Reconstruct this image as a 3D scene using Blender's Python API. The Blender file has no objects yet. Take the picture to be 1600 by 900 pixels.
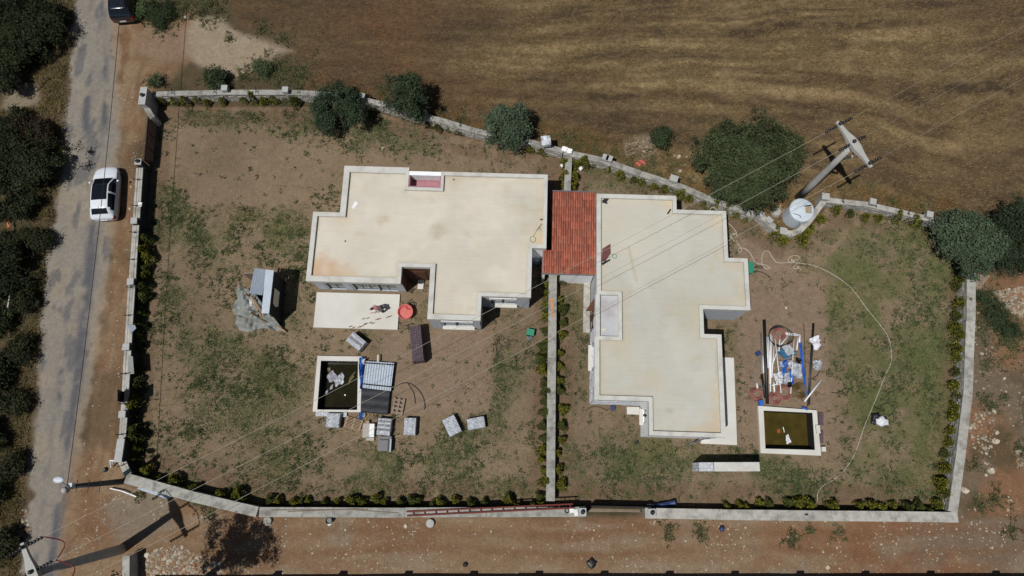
import bpy, math, random
import numpy as np
from mathutils import Vector, Matrix, Euler

random.seed(7); RNG = np.random.default_rng(7)
SC = bpy.context.scene
COL = SC.collection

# ------------------------------------------------------------------ camera
CAM_H = 50.0; TILT = math.radians(14.5); FOC = 1109.0
cd = bpy.data.cameras.new("camera"); cam = bpy.data.objects.new("camera", cd); COL.objects.link(cam)
cam.location = (0, 0, CAM_H); cam.rotation_euler = (TILT, 0, 0)
cd.sensor_width = 36.0; cd.lens = FOC / 1600 * 36.0; cd.clip_start = 0.5; cd.clip_end = 2000
SC.camera = cam

# ------------------------------------------------------------------ light
SUN_EL = math.radians(65); SH_AZ = math.radians(40)      # shadows fall towards +x +y
w = bpy.data.worlds.new("World"); SC.world = w; w.use_nodes = True
nt = w.node_tree; bg = nt.nodes["Background"]
sky = nt.nodes.new("ShaderNodeTexSky"); sky.sky_type = 'NISHITA'; sky.sun_disc = False
sky.sun_elevation = SUN_EL; sky.sun_rotation = math.radians(90) - (SH_AZ + math.pi)
sky.altitude = 200; sky.air_density = 1.0; sky.dust_density = 1.0
nt.links.new(sky.outputs[0], bg.inputs[0]); bg.inputs[1].default_value = 0.05
sd = bpy.data.lights.new("sun", 'SUN'); sun = bpy.data.objects.new("sun", sd); COL.objects.link(sun)
sd.energy = 5.0; sd.angle = math.radians(0.53); sd.color = (1.0, 0.985, 0.955)
sdir = Vector((math.cos(SH_AZ) * math.cos(SUN_EL), math.sin(SH_AZ) * math.cos(SUN_EL), -math.sin(SUN_EL)))
sun.rotation_euler = sdir.to_track_quat('-Z', 'Y').to_euler(); sun.location = (-20, -20, 60)
SC.view_settings.view_transform = 'Standard'; SC.view_settings.look = 'None'
SC.view_settings.exposure = -0.48; SC.view_settings.gamma = 1.0

# ------------------------------------------------------------------ survey helpers
_c, _s = math.cos(TILT), math.sin(TILT)
def G(px, py, z=0.0):
    """plan position of a spot surveyed on the photograph, at height z"""
    u = (px - 800) / FOC; v = (450 - py) / FOC
    d = (u, v * _c + _s, v * _s - _c); t = (CAM_H - z) / -d[2]
    return Vector((d[0] * t, d[1] * t, z))
def G2(p, z=0.0):
    q = G(p[0], p[1], z); return (q.x, q.y)
def S(r, g, b, k=1.12):
    def f(c):
        c /= 255.0
        return (c / 12.92 if c <= 0.04045 else ((c + 0.055) / 1.055) ** 2.4) / k
    return (f(r), f(g), f(b))

# ------------------------------------------------------------------ noise (numpy)
_lat = RNG.random((512, 512))
def vnoise(x, y, sc, seed=0):
    x = np.asarray(x) / sc + 131.7 * (seed + 1); y = np.asarray(y) / sc + 57.3 * (seed + 1)
    xi = np.floor(x).astype(int); yi = np.floor(y).astype(int); fx = x - xi; fy = y - yi
    fx = fx * fx * (3 - 2 * fx); fy = fy * fy * (3 - 2 * fy)
    a = _lat[xi % 512, yi % 512]; b = _lat[(xi + 1) % 512, yi % 512]
    c = _lat[xi % 512, (yi + 1) % 512]; d = _lat[(xi + 1) % 512, (yi + 1) % 512]
    return (a * (1 - fx) + b * fx) * (1 - fy) + (c * (1 - fx) + d * fx) * fy
def fbm(x, y, sc, seed=0, oct=4):
    r = 0; amp = 0.5; tot = 0
    for o in range(oct):
        r = r + amp * vnoise(x, y, sc / 2 ** o, seed * 7 + o); tot += amp; amp *= 0.55
    return r / tot
def sdist(x, y, poly):
    """signed distance, positive inside"""
    x = np.asarray(x, float); y = np.asarray(y, float)
    d = np.full(x.shape, 1e9); ins = np.zeros(x.shape, bool); n = len(poly)
    for i in range(n):
        x0, y0 = poly[i]; x1, y1 = poly[(i + 1) % n]
        ex, ey = x1 - x0, y1 - y0; L = ex * ex + ey * ey + 1e-12
        t = np.clip(((x - x0) * ex + (y - y0) * ey) / L, 0, 1)
        d = np.minimum(d, np.hypot(x - x0 - t * ex, y - y0 - t * ey))
        cr = ((y0 > y) != (y1 > y)) & (x < (x1 - x0) * (y - y0) / (y1 - y0 + 1e-12) + x0)
        ins ^= cr
    return np.where(ins, d, -d)
def smooth(a, lo, hi):
    t = np.clip((a - lo) / (hi - lo), 0, 1); return t * t * (3 - 2 * t)
def PXP(pts, z=0.0): return [G2(p, z) for p in pts]

# ------------------------------------------------------------------ materials
def new_mat(name):
    m = bpy.data.materials.new(name); m.use_nodes = True
    return m, m.node_tree, m.node_tree.nodes["Principled BSDF"]
def mat(name, col, rough=0.85, var=0.18, scale=3.0, bump=0.15, bscale=25.0, metal=0.0, stain=None, stain_amt=0.0,
        stain_scale=0.6, spec=0.3, random_obj=0.0):
    m, t, b = new_mat(name)
    tc = t.nodes.new("ShaderNodeNewGeometry")
    n = t.nodes.new("ShaderNodeTexNoise"); n.inputs["Scale"].default_value = scale; n.inputs["Detail"].default_value = 8
    n.inputs["Roughness"].default_value = 0.65
    t.links.new(tc.outputs["Position"], n.inputs["Vector"])
    r = t.nodes.new("ShaderNodeMapRange"); r.inputs[1].default_value = 0.3; r.inputs[2].default_value = 0.7
    r.inputs[3].default_value = 1 - var; r.inputs[4].default_value = 1 + var
    t.links.new(n.outputs["Fac"], r.inputs[0])
    last = r.outputs[0]
    if random_obj:
        oi = t.nodes.new("ShaderNodeObjectInfo"); r2 = t.nodes.new("ShaderNodeMapRange")
        r2.inputs[3].default_value = 1 - random_obj; r2.inputs[4].default_value = 1 + random_obj
        t.links.new(oi.outputs["Random"], r2.inputs[0])
        mu = t.nodes.new("ShaderNodeMath"); mu.operation = 'MULTIPLY'
        t.links.new(last, mu.inputs[0]); t.links.new(r2.outputs[0], mu.inputs[1]); last = mu.outputs[0]
    vm = t.nodes.new("ShaderNodeVectorMath"); vm.operation = 'SCALE'; vm.inputs[0].default_value = col
    t.links.new(last, vm.inputs["Scale"]); out = vm.outputs[0]
    if stain is not None:
        n2 = t.nodes.new("ShaderNodeTexNoise"); n2.inputs["Scale"].default_value = stain_scale; n2.inputs["Detail"].default_value = 6
        t.links.new(tc.outputs["Position"], n2.inputs["Vector"])
        r3 = t.nodes.new("ShaderNodeMapRange"); r3.inputs[1].default_value = 0.48; r3.inputs[2].default_value = 0.72
        r3.inputs[3].default_value = 0; r3.inputs[4].default_value = stain_amt
        t.links.new(n2.outputs["Fac"], r3.inputs[0])
        mx = t.nodes.new("ShaderNodeMix"); mx.data_type = 'RGBA'
        t.links.new(r3.outputs[0], mx.inputs[0]); t.links.new(out, mx.inputs[6]); mx.inputs[7].default_value = (*stain, 1)
        out = mx.outputs[2]
    t.links.new(out, b.inputs["Base Color"])
    b.inputs["Roughness"].default_value = rough; b.inputs["Metallic"].default_value = metal
    b.inputs["Specular IOR Level"].default_value = spec
    if bump:
        n3 = t.nodes.new("ShaderNodeTexNoise"); n3.inputs["Scale"].default_value = bscale; n3.inputs["Detail"].default_value = 6
        t.links.new(tc.outputs["Position"], n3.inputs["Vector"])
        bp = t.nodes.new("ShaderNodeBump"); bp.inputs["Strength"].default_value = bump; bp.inputs["Distance"].default_value = 0.03
        t.links.new(n3.outputs["Fac"], bp.inputs["Height"]); t.links.new(bp.outputs[0], b.inputs["Normal"])
    return m
def attr_mat(name, rough=0.95, var=0.25, scale=9.0, bump=0.5, bscale=14.0, fine=3.0, stretch=None):
    """surface colour from the mesh's own 'albedo' map, broken up by noise"""
    m, t, b = new_mat(name)
    a = t.nodes.new("ShaderNodeAttribute"); a.attribute_name = "albedo"
    g = t.nodes.new("ShaderNodeNewGeometry")
    n = t.nodes.new("ShaderNodeTexNoise"); n.inputs["Scale"].default_value = scale; n.inputs["Detail"].default_value = 10
    n.inputs["Roughness"].default_value = 0.75
    if stretch:
        mp = t.nodes.new("ShaderNodeVectorMath"); mp.operation = 'MULTIPLY'; mp.inputs[1].default_value = stretch
        t.links.new(g.outputs["Position"], mp.inputs[0]); t.links.new(mp.outputs[0], n.inputs["Vector"])
    else: t.links.new(g.outputs["Position"], n.inputs["Vector"])
    r = t.nodes.new("ShaderNodeMapRange"); r.inputs[1].default_value = 0.32; r.inputs[2].default_value = 0.68
    r.inputs[3].default_value = 1 - var; r.inputs[4].default_value = 1 + var
    t.links.new(n.outputs["Fac"], r.inputs[0])
    nf = t.nodes.new("ShaderNodeTexNoise"); nf.inputs["Scale"].default_value = fine; nf.inputs["Detail"].default_value = 9; nf.inputs["Roughness"].default_value = .7
    t.links.new(g.outputs["Position"], nf.inputs["Vector"])
    rf = t.nodes.new("ShaderNodeMapRange"); rf.inputs[1].default_value = 0.32; rf.inputs[2].default_value = 0.68
    rf.inputs[3].default_value = 1 - var * .6; rf.inputs[4].default_value = 1 + var * .6
    t.links.new(nf.outputs["Fac"], rf.inputs[0])
    mm_ = t.nodes.new("ShaderNodeMath"); mm_.operation = 'MULTIPLY'; t.links.new(r.outputs[0], mm_.inputs[0]); t.links.new(rf.outputs[0], mm_.inputs[1]); r = mm_
    vm = t.nodes.new("ShaderNodeVectorMath"); vm.operation = 'SCALE'
    t.links.new(a.outputs["Color"], vm.inputs[0]); t.links.new(r.outputs[0], vm.inputs["Scale"])
    t.links.new(vm.outputs[0], b.inputs["Base Color"]); b.inputs["Roughness"].default_value = rough
    b.inputs["Specular IOR Level"].default_value = 0.15
    if bump:
        n3 = t.nodes.new("ShaderNodeTexNoise"); n3.inputs["Scale"].default_value = bscale; n3.inputs["Detail"].default_value = 8
        n3.inputs["Roughness"].default_value = 0.7
        t.links.new(g.outputs["Position"], n3.inputs["Vector"])
        bp = t.nodes.new("ShaderNodeBump"); bp.inputs["Strength"].default_value = bump; bp.inputs["Distance"].default_value = 0.06
        t.links.new(n3.outputs["Fac"], bp.inputs["Height"]); t.links.new(bp.outputs[0], b.inputs["Normal"])
    return m
def plain(name, col, rough=0.5, metal=0.0, spec=0.5, coat=0.0):
    m, t, b = new_mat(name)
    g = t.nodes.new("ShaderNodeNewGeometry"); n = t.nodes.new("ShaderNodeTexNoise"); n.inputs["Scale"].default_value = 6
    n.inputs["Detail"].default_value = 6
    t.links.new(g.outputs["Position"], n.inputs["Vector"])
    r = t.nodes.new("ShaderNodeMapRange"); r.inputs[1].default_value = .3; r.inputs[2].default_value = .7
    r.inputs[3].default_value = 0.93; r.inputs[4].default_value = 1.07
    t.links.new(n.outputs["Fac"], r.inputs[0])
    vm = t.nodes.new("ShaderNodeVectorMath"); vm.operation = 'SCALE'; vm.inputs[0].default_value = col
    t.links.new(r.outputs[0], vm.inputs["Scale"]); t.links.new(vm.outputs[0], b.inputs["Base Color"])
    b.inputs["Roughness"].default_value = rough; b.inputs["Metallic"].default_value = metal
    b.inputs["Specular IOR Level"].default_value = spec; b.inputs["Coat Weight"].default_value = coat
    return m

M = {}
M['ground'] = attr_mat('earth', var=0.26, scale=8.0, bump=0.6)
M['field'] = attr_mat('stubble_earth', var=0.42, scale=1.0, bump=0.8, bscale=9.0, stretch=(2.2, 15.0, 15.0))
M['road'] = attr_mat('asphalt', var=0.27, scale=14.0, bump=0.35, bscale=40.0)
M['blade'] = attr_mat('blades', var=0.12, bump=0, rough=0.9)
M['deck'] = attr_mat('roof_screed', var=0.045, scale=1.0, bump=0.15, bscale=30, stretch=(.7, 9.0, 9.0), fine=1.1)
M['render'] = mat('grey_white_render', S(206, 204, 196), var=0.07, stain=S(172, 168, 156), stain_amt=0.6, stain_scale=1.3, bump=0.08)
M['white'] = mat('white_plaster', (.86,.86,.86), var=0.05, bump=0.06)
M['grey_clad'] = mat('grey_cladding', S(178, 181, 186), var=0.12, scale=5, bump=0.2)
M['grey_stone'] = mat('grey_stone_cladding', S(196, 198, 202), var=0.35, scale=9, bump=0.5)
M['wood_wall'] = mat('brown_wood_cladding', S(96, 62, 44), var=0.15, scale=6)
M['pink'] = mat('pink_primer', S(178, 128, 134), var=0.1, stain=S(120, 66, 74), stain_amt=0.6, stain_scale=3)
M['slab'] = mat('pale_concrete', S(214, 211, 203), var=0.06, scale=1.2, stain=S(190, 184, 170), stain_amt=0.5, bump=0.08)
M['coping'] = mat('weathered_coping', S(176, 173, 164), var=0.2, scale=3, stain=S(120, 116, 106), stain_amt=0.8, stain_scale=1.8, bump=0.3, random_obj=.1)
M['coping_grey'] = mat('grey_coping', S(160, 158, 150), var=0.2, scale=4, stain=S(105, 102, 94), stain_amt=0.8, stain_scale=1.7, bump=0.3, random_obj=.1)
M['wall_dark'] = mat('near_black_wall', (.028,.029,.032), var=.2, scale=4)  # near-black colour for the body and piers of the roadside wall
M['stone'] = mat('wall_stone', S(172, 168, 160), var=0.35, scale=5, bump=0.5)
M['pillar'] = mat('pillar_concrete', S(176, 176, 172), var=0.1, scale=4)
M['steel_black'] = plain('black_steel', (0.012, 0.012, 0.013), 0.45)
M['gate_brown'] = mat('dark_brown_gate', S(62, 46, 40), var=0.15, rough=0.5)
M['gate_dark'] = mat('near_black_gate', (0.01, 0.009, 0.009), var=0.1, rough=0.6)
M['frame_dark'] = plain('dark_frame', (0.02, 0.021, 0.024), 0.4)
M['frame_white'] = plain('white_frame', (0.7, 0.7, 0.69), 0.4)
M['black'] = plain('black_plastic', (0.012, 0.012, 0.012), 0.5)
M['tile'] = mat('terracotta', S(164, 94, 74), var=0.2, scale=4, rough=0.75, random_obj=0.3, bump=0.2, stain=S(150, 104, 84), stain_amt=.5, stain_scale=1.5)
M['concrete_pole'] = mat('pole_concrete', S(176, 174, 168), var=0.1, scale=3, bump=0.1)
M['wood'] = mat('bare_timber', S(170, 145, 118), var=0.2, scale=6, random_obj=0.12)
M['wood_grey'] = mat('grey_timber', S(140, 124, 108), var=0.2, scale=6, random_obj=0.12)
M['wood_dark'] = mat('black_boards', (0.012, 0.013, 0.017), var=0.2, rough=0.7)
M['tin'] = mat('galvanised_sheet', S(186, 196, 206), var=0.12, scale=5, rough=0.45, metal=0.0, bump=0.05, spec=0.5)
M['tin_blue'] = mat('blue_grey_sheet', S(140, 150, 162), var=0.12, scale=5, rough=0.5, bump=0.05)
M['tarp'] = mat('grey_tarpaulin', S(138, 142, 138), var=0.22, scale=4, rough=0.6, stain=S(140, 122, 95), stain_amt=0.7, stain_scale=1.3, bump=0.6, bscale=5)
M['tarp_blue'] = mat('blue_tarpaulin', S(40, 92, 170), var=0.2, scale=8, rough=0.5, bump=0.3, bscale=12)
M['black_sheet'] = mat('black_membrane', (0.013, 0.014, 0.018), var=0.25, scale=6, rough=0.55, bump=0.3, bscale=10)
M['film'] = mat('wrap_film', S(172, 176, 182), var=0.12, scale=6, rough=0.35, spec=0.5, stain=S(214, 217, 220), stain_amt=0.55, stain_scale=3, bump=0.4, bscale=9)
M['bag'] = mat('white_sack', S(222, 222, 226), var=0.1, scale=8, rough=0.5, bump=0.4, bscale=12)
M['paver'] = mat('purple_brown_paver', S(92, 78, 84), var=0.45, scale=7, rough=0.8, bump=0.4)
M['slate'] = mat('grey_tile', S(128, 126, 128), var=0.1, scale=5)
M['beige_tile'] = mat('beige_tile', S(176, 170, 158), var=0.06, scale=3)
M['pvc'] = plain('white_pvc', (0.72, 0.73, 0.74), 0.35)
M['pvc_grey'] = plain('grey_pvc', S(110, 116, 124), 0.4)
M['coil_red'] = plain('red_brown_conduit', S(140, 86, 76), 0.5)
M['coil_olive'] = plain('olive_conduit', S(104, 84, 50), 0.5)
M['hose'] = plain('white_hose', S(205, 198, 184), 0.5)
M['hose_green'] = plain('green_hose', S(80, 140, 112), 0.5)
M['cable'] = plain('dark_cable', (0.015, 0.015, 0.015), 0.6)
M['wire'] = plain('aluminium_wire', S(170, 164, 150), 0.5)
M['tub'] = plain('salmon_plastic', S(218, 112, 106), 0.45)
M['blue'] = plain('blue_plastic', S(44, 100, 186), 0.45)
M['navy'] = plain('navy_plastic', S(46, 60, 108), 0.45)
M['green_p'] = plain('green_plastic', S(46, 138, 106), 0.45)
M['red_steel'] = mat('red_oxide_steel', S(122, 62, 54), var=0.15, scale=10, rough=0.6)
M['tank'] = mat('white_tank', S(206, 214, 222), var=0.07, scale=3, rough=0.45, stain=S(170, 178, 186), stain_amt=0.5, stain_scale=2.0)
M['paint_white'] = plain('white_car_paint', (0.70, 0.72, 0.76), 0.22, coat=0.6)
M['paint_black'] = plain('black_car_paint', (0.010, 0.012, 0.02), 0.2, coat=0.8)
M['carglass'] = plain('tinted_glass', (0.007, 0.009, 0.013), 0.06, spec=0.6)
M['tyre'] = plain('tyre_rubber', (0.012, 0.012, 0.012), 0.8)
M['rim'] = plain('alloy', (0.45, 0.45, 0.46), 0.3, metal=0.8)
M['tail'] = plain('red_lamp', (0.35, 0.02, 0.02), 0.2)
M['headl'] = plain('clear_lamp', (0.55, 0.57, 0.6), 0.12)
M['pooltile'] = mat('dark_pool_tile', (0.018, 0.021, 0.026), var=0.4, scale=14, rough=0.4)
M['bark'] = mat('bark', S(84, 70, 56), var=0.25, scale=10, bump=0.5)
M['rock'] = mat('pale_rock', S(196, 184, 164), var=0.25, scale=4, rough=0.9, bump=0.5, random_obj=0.18)
M['skin'] = plain('skin', S(188, 140, 122), 0.55)
M['shirt'] = plain('pink_shirt', S(176, 140, 138), 0.85)
M['trousers'] = plain('dark_trousers', S(58, 60, 66), 0.85)
M['hair'] = plain('black_hair', (0.008, 0.007, 0.007), 0.6)
M['insul'] = plain('insulator', (0.02, 0.02, 0.024), 0.25)
M['red_cable'] = plain('red_sleeve', S(120, 40, 44), 0.5)
M['orange'] = plain('orange_dust', S(206, 140, 96), 0.9)
M['rust'] = mat('rust_sheet', S(112, 70, 66), var=0.2, scale=6)
M['papersheet'] = plain('paper', (0.78, 0.78, 0.77), 0.7)
M['cream'] = plain('cream_board', S(214, 208, 190), 0.7)
def water_mat(name, col):
    m, t, b = new_mat(name)
    g = t.nodes.new("ShaderNodeNewGeometry"); n = t.nodes.new("ShaderNodeTexNoise"); n.inputs["Scale"].default_value = 1.6; n.inputs["Detail"].default_value = 7
    t.links.new(g.outputs["Position"], n.inputs["Vector"])
    r = t.nodes.new("ShaderNodeMapRange"); r.inputs[1].default_value = .3; r.inputs[2].default_value = .75; r.inputs[3].default_value = .75; r.inputs[4].default_value = 1.3
    t.links.new(n.outputs["Fac"], r.inputs[0]); vm = t.nodes.new("ShaderNodeVectorMath"); vm.operation = 'SCALE'; vm.inputs[0].default_value = col
    t.links.new(r.outputs[0], vm.inputs["Scale"]); t.links.new(vm.outputs[0], b.inputs["Base Color"])
    b.inputs["Roughness"].default_value = 0.05; b.inputs["IOR"].default_value = 1.33
    bp = t.nodes.new("ShaderNodeBump"); bp.inputs["Strength"].default_value = .08; bp.inputs["Distance"].default_value = .02
    n2 = t.nodes.new("ShaderNodeTexNoise"); n2.inputs["Scale"].default_value = 9
    t.links.new(g.outputs["Position"], n2.inputs["Vector"]); t.links.new(n2.outputs["Fac"], bp.inputs["Height"]); t.links.new(bp.outputs[0], b.inputs["Normal"])
    return m
M['water_dark'] = water_mat('dark_pool_water', S(36, 33, 18)); M['water_olive'] = water_mat('olive_pool_water', S(72, 62, 26))
def glass_mat():
    m, t, b = new_mat('window_glass'); b.inputs["Base Color"].default_value = (.62, .72, .7, 1); b.inputs["Roughness"].default_value = .03
    b.inputs["Transmission Weight"].default_value = .75; b.inputs["IOR"].default_value = 1.3
    return m
M['glass'] = glass_mat()

# ------------------------------------------------------------------ mesh builder
class MB:
    def __init__(s): s.v = []; s.f = []
    def add(s, vs, fs):
        o = len(s.v); s.v += [tuple(p) for p in vs]; s.f += [tuple(i + o for i in f) for f in fs]; return s
    def box(s, c, d, rz=0.0, rx=0.0, ry=0.0):
        R = Euler((rx, ry, rz)).to_matrix(); h = [k / 2 for k in d]; c = Vector(c)
        vs = [c + R @ Vector((sx * h[0], sy * h[1], sz * h[2])) for sz in (-1, 1) for sx, sy in ((-1, -1), (1, -1), (1, 1), (-1, 1))]
        return s.add(vs, [(3, 2, 1, 0), (4, 5, 6, 7), (0, 1, 5, 4), (1, 2, 6, 5), (2, 3, 7, 6), (3, 0, 4, 7)])
    def prism(s, poly, z0, z1):
        n = len(poly); vs = [(p[0], p[1], z0) for p in poly] + [(p[0], p[1], z1) for p in poly]
        return s.add(vs, [tuple(range(n - 1, -1, -1)), tuple(range(n, 2 * n))] + [(i, (i + 1) % n, n + (i + 1) % n, n + i) for i in range(n)])
    def tube(s, path, r, n=6, r1=None, closed=False):
        P = [Vector(p) for p in path]; m = len(P); vs = []; fs = []
        up = Vector((0, 0, 1))
        for i, p in enumerate(P):
            a = P[i - 1] if (i > 0 or closed) else P[i]; b = P[(i + 1) % m] if (i < m - 1 or closed) else P[i]
            t = (b - a)
            t = t.normalized() if t.length > 1e-9 else Vector((0, 0, 1))
            q = up if abs(t.z) < 0.95 else Vector((1, 0, 0))
            e1 = t.cross(q).normalized(); e2 = e1.cross(t)
            rr = r if r1 is None else r + (r1 - r) * i / max(1, m - 1)
            for k in range(n):
                an = 2 * math.pi * k / n; vs.append(p + e1 * (math.cos(an) * rr) + e2 * (math.sin(an) * rr))
        seg = m if closed else m - 1
        for i in range(seg):
            j = (i + 1) % m
            for k in range(n): fs.append((i * n + k, i * n + (k + 1) % n, j * n + (k + 1) % n, j * n + k))
        if not closed: fs += [tuple(range(n - 1, -1, -1)), tuple((m - 1) * n + k for k in range(n))]
        return s.add(vs, fs)
    def lathe(s, c, prof, n=20, cap=True):
        c = Vector(c); vs = []; fs = []; m = len(prof)
        for r, z in prof:
            for k in range(n):
                a = 2 * math.pi * k / n; vs.append(c + Vector((r * math.cos(a), r * math.sin(a), z)))
        for i in range(m - 1):
            for k in range(n): fs.append((i * n + k, i * n + (k + 1) % n, (i + 1) * n + (k + 1) % n, (i + 1) * n + k))
        if cap: fs += [tuple(range(n - 1, -1, -1)), tuple((m - 1) * n + k for k in range(n))]
        return s.add(vs, fs)
    def grid(s, fn, nu, nv):
        vs = [fn(i / nu, j / nv) for j in range(nv + 1) for i in range(nu + 1)]
        fs = [(j * (nu + 1) + i, j * (nu + 1) + i + 1, (j + 1) * (nu + 1) + i + 1, (j + 1) * (nu + 1) + i) for j in range(nv) for i in range(nu)]
        return s.add(vs, fs)
    def build(s, name, m, parent=None, smooth=False):
        off = Vector(parent_base(parent)) if parent is not None else Vector((0, 0, 0))
        me = bpy.data.meshes.new(name); me.from_pydata([tuple(Vector(p) - off) for p in s.v], [], s.f); me.update()
        me.materials.append(m)
        if smooth: me.polygons.foreach_set("use_smooth", [True] * len(me.polygons))
        return link(name, me, parent)
def link(name, data, parent=None):
    o = bpy.data.objects.new(name, data); COL.objects.link(o)
    if parent is not None: o.parent = parent
    return o
def parent_base(p):
    b = Vector((0, 0, 0))
    while p is not None: b += p.location; p = p.parent
    return b
def tag(o, label=None, cat=None, group=None, kind=None):
    if label: o['label'] = label
    if cat: o['category'] = cat
    if group: o['group'] = group
    if kind: o['kind'] = kind
    return o
def thing(name, label, cat, loc=(0, 0, 0), group=None):
    o = link(name, None); o.location = loc; o.empty_display_size = 0.2
    return tag(o, label, cat, group)
def one(mb, name, m, label, cat, group=None, smooth=False):
    """a thing that is a single mesh, with its origin at its base"""
    xs = [p[0] for p in mb.v]; ys = [p[1] for p in mb.v]; zs = [p[2] for p in mb.v]
    c = Vector(((min(xs) + max(xs)) / 2, (min(ys) + max(ys)) / 2, min(zs)))
    mb.v = [tuple(Vector(p) - c) for p in mb.v]
    o = mb.build(name, m, None, smooth); o.location = c
    return tag(o, label, cat, group)
def copy_tree(o, parent=None):
    c = o.copy(); COL.objects.link(c)
    if parent is not None: c.parent = parent
    for ch in list(o.children): copy_tree(ch, c)
    return c
def npmesh(name, V, F, m, albedo=None, parent=None):
    """fast mesh from arrays; F is (n,3) or (n,4)"""
    me = bpy.data.meshes.new(name); k = F.shape[1]
    me.vertices.add(len(V)); me.vertices.foreach_set("co", np.ascontiguousarray(V, np.float32).ravel())
    me.loops.add(F.size); me.loops.foreach_set("vertex_index", np.ascontiguousarray(F, np.int32).ravel())
    me.polygons.add(len(F)); me.polygons.foreach_set("loop_start", np.arange(0, F.size, k, dtype=np.int32))
    me.polygons.foreach_set("loop_total", np.full(len(F), k, np.int32)); me.update(calc_edges=True)
    if albedo is not None:
        a = me.attributes.new("albedo", 'FLOAT_COLOR', 'POINT')
        a.data.foreach_set("color", np.ascontiguousarray(np.c_[albedo, np.ones(len(albedo))], np.float32).ravel())
    me.materials.append(m)
    return link(name, me, parent)
def spline(pts, sub=6, closed=False):
    P = [Vector(p) for p in pts]; n = len(P); out = []
    for i in range(n if closed else n - 1):
        p0 = P[(i - 1) % n] if (closed or i > 0) else P[0]; p1 = P[i]; p2 = P[(i + 1) % n]
        p3 = P[(i + 2) % n] if (closed or i + 2 < n) else P[-1]
        for k in range(sub):
            t = k / sub
            out.append(0.5 * ((2 * p1) + (p2 - p0) * t + (2 * p0 - 5 * p1 + 4 * p2 - p3) * t * t + (3 * p1 - p0 - 3 * p2 + p3) * t ** 3))
    if not closed: out.append(P[-1])
    return out

# ------------------------------------------------------------------ zones of the land (surveyed)
Z_ROADL = [(140, -260), (128, -120), (116, 0), (108, 90), (104, 150), (98, 220), (86, 320), (72, 430), (60, 560), (48, 690), (36, 830), (30, 900), (20, 1100)]
Z_ROADR = [(176, -260), (178, -120), (181, 0), (187, 100), (190, 190), (186, 260), (176, 380), (160, 520), (148, 600), (132, 690), (118, 780), (108, 850), (98, 920), (80, 1100)]
ROAD = PXP(Z_ROADL + Z_ROADR[::-1])
YARD1 = PXP([(240, 168), (480, 168), (590, 176), (660, 196), (740, 218), (880, 250), (886, 300), (868, 430), (862, 786), (640, 786), (410, 788), (210, 738), (205, 640), (214, 500), (232, 300), (238, 200)])
YARD2 = PXP([(886, 250), (950, 258), (1060, 300), (1190, 352), (1222, 376), (1260, 362), (1292, 324), (1360, 330), (1470, 352), (1512, 410), (1508, 500), (1488, 790), (1015, 790), (912, 786), (862, 786), (868, 430), (886, 300)])
LANE = PXP([(195, 760), (300, 790), (405, 806), (640, 806), (1000, 806), (1498, 808), (1720, 812), (1720, 1000), (60, 1000), (100, 880), (125, 790)])
WASTE = PXP([(1512, 410), (1560, 430), (1720, 400), (1720, 812), (1490, 808), (1508, 500)])
FIELD = PXP([(478, 146), (476, 110), (440, 62), (380, 40), (345, -20), (330, -140), (1900, -200), (1900, 380), (1512, 410), (1470, 348), (1360, 325), (1292, 318), (1222, 372), (1060, 290), (880, 236), (740, 205), (590, 165), (480, 150)])
POOL1 = PXP([(500, 562), (560, 562.5), (560, 641), (495, 641)], 0.3)
POOL2 = PXP([(1192, 640), (1270, 644.5), (1274, 704), (1195, 701.5)], 0.3)

def col(c): return np.array(c)
def mixc(A, c, w): return A * (1 - w[:, None]) + np.array(c)[None, :] * w[:, None]
GREEN_STRONG = [PXP(p) for p in (
    [(250, 285), (275, 285), (292, 500), (282, 760), (238, 750), (246, 420)],
    [(300, 175), (470, 172), (560, 190), (600, 200), (690, 235), (600, 235), (470, 215), (330, 200)],
    [(765, 500), (800, 500), (812, 640), (780, 660), (768, 580)],
    [(770, 515), (845, 510), (835, 560), (780, 560)],
    [(300, 560), (390, 480), (480, 520), (480, 660), (330, 740), (290, 700)],
    [(400, 700), (600, 690), (760, 650), (850, 680), (850, 770), (420, 765)],
    [(880, 690), (1000, 690), (1290, 712), (1300, 780), (880, 775)],
    [(1000, 692), (1095, 695), (1180, 745), (1080, 740), (990, 715)],
    [(876, 440), (918, 440), (916, 620), (880, 640)],
    [(1260, 385), (1350, 335), (1470, 370), (1505, 480), (1488, 760), (1440, 780), (1410, 600), (1400, 480), (1320, 470)],
    [(1290, 480), (1400, 480), (1400, 640), (1310, 650)],
    [(910, 262), (1000, 285), (1080, 320), (960, 285)],
    [(440, 330), (480, 330), (470, 420), (440, 450), (420, 380)],
    [(260, 400), (330, 330), (400, 330), (470, 400), (380, 440)])]
BARE = [PXP(p) for p in (
    [(590, 520), (770, 510), (765, 645), (640, 650), (600, 600)],
    [(1140, 390), (1200, 400), (1288, 436), (1292, 480), (1302, 640), (1304, 690), (1292, 712), (1150, 700), (1155, 520)],
    [(255, 195), (470, 220), (540, 240), (850, 255), (850, 272), (530, 265), (480, 320), (300, 320), (255, 260)],
    [(1140, 350), (1230, 395), (1230, 440), (1150, 420)],
    [(840, 500), (862, 470), (858, 780), (838, 780)])]

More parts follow.
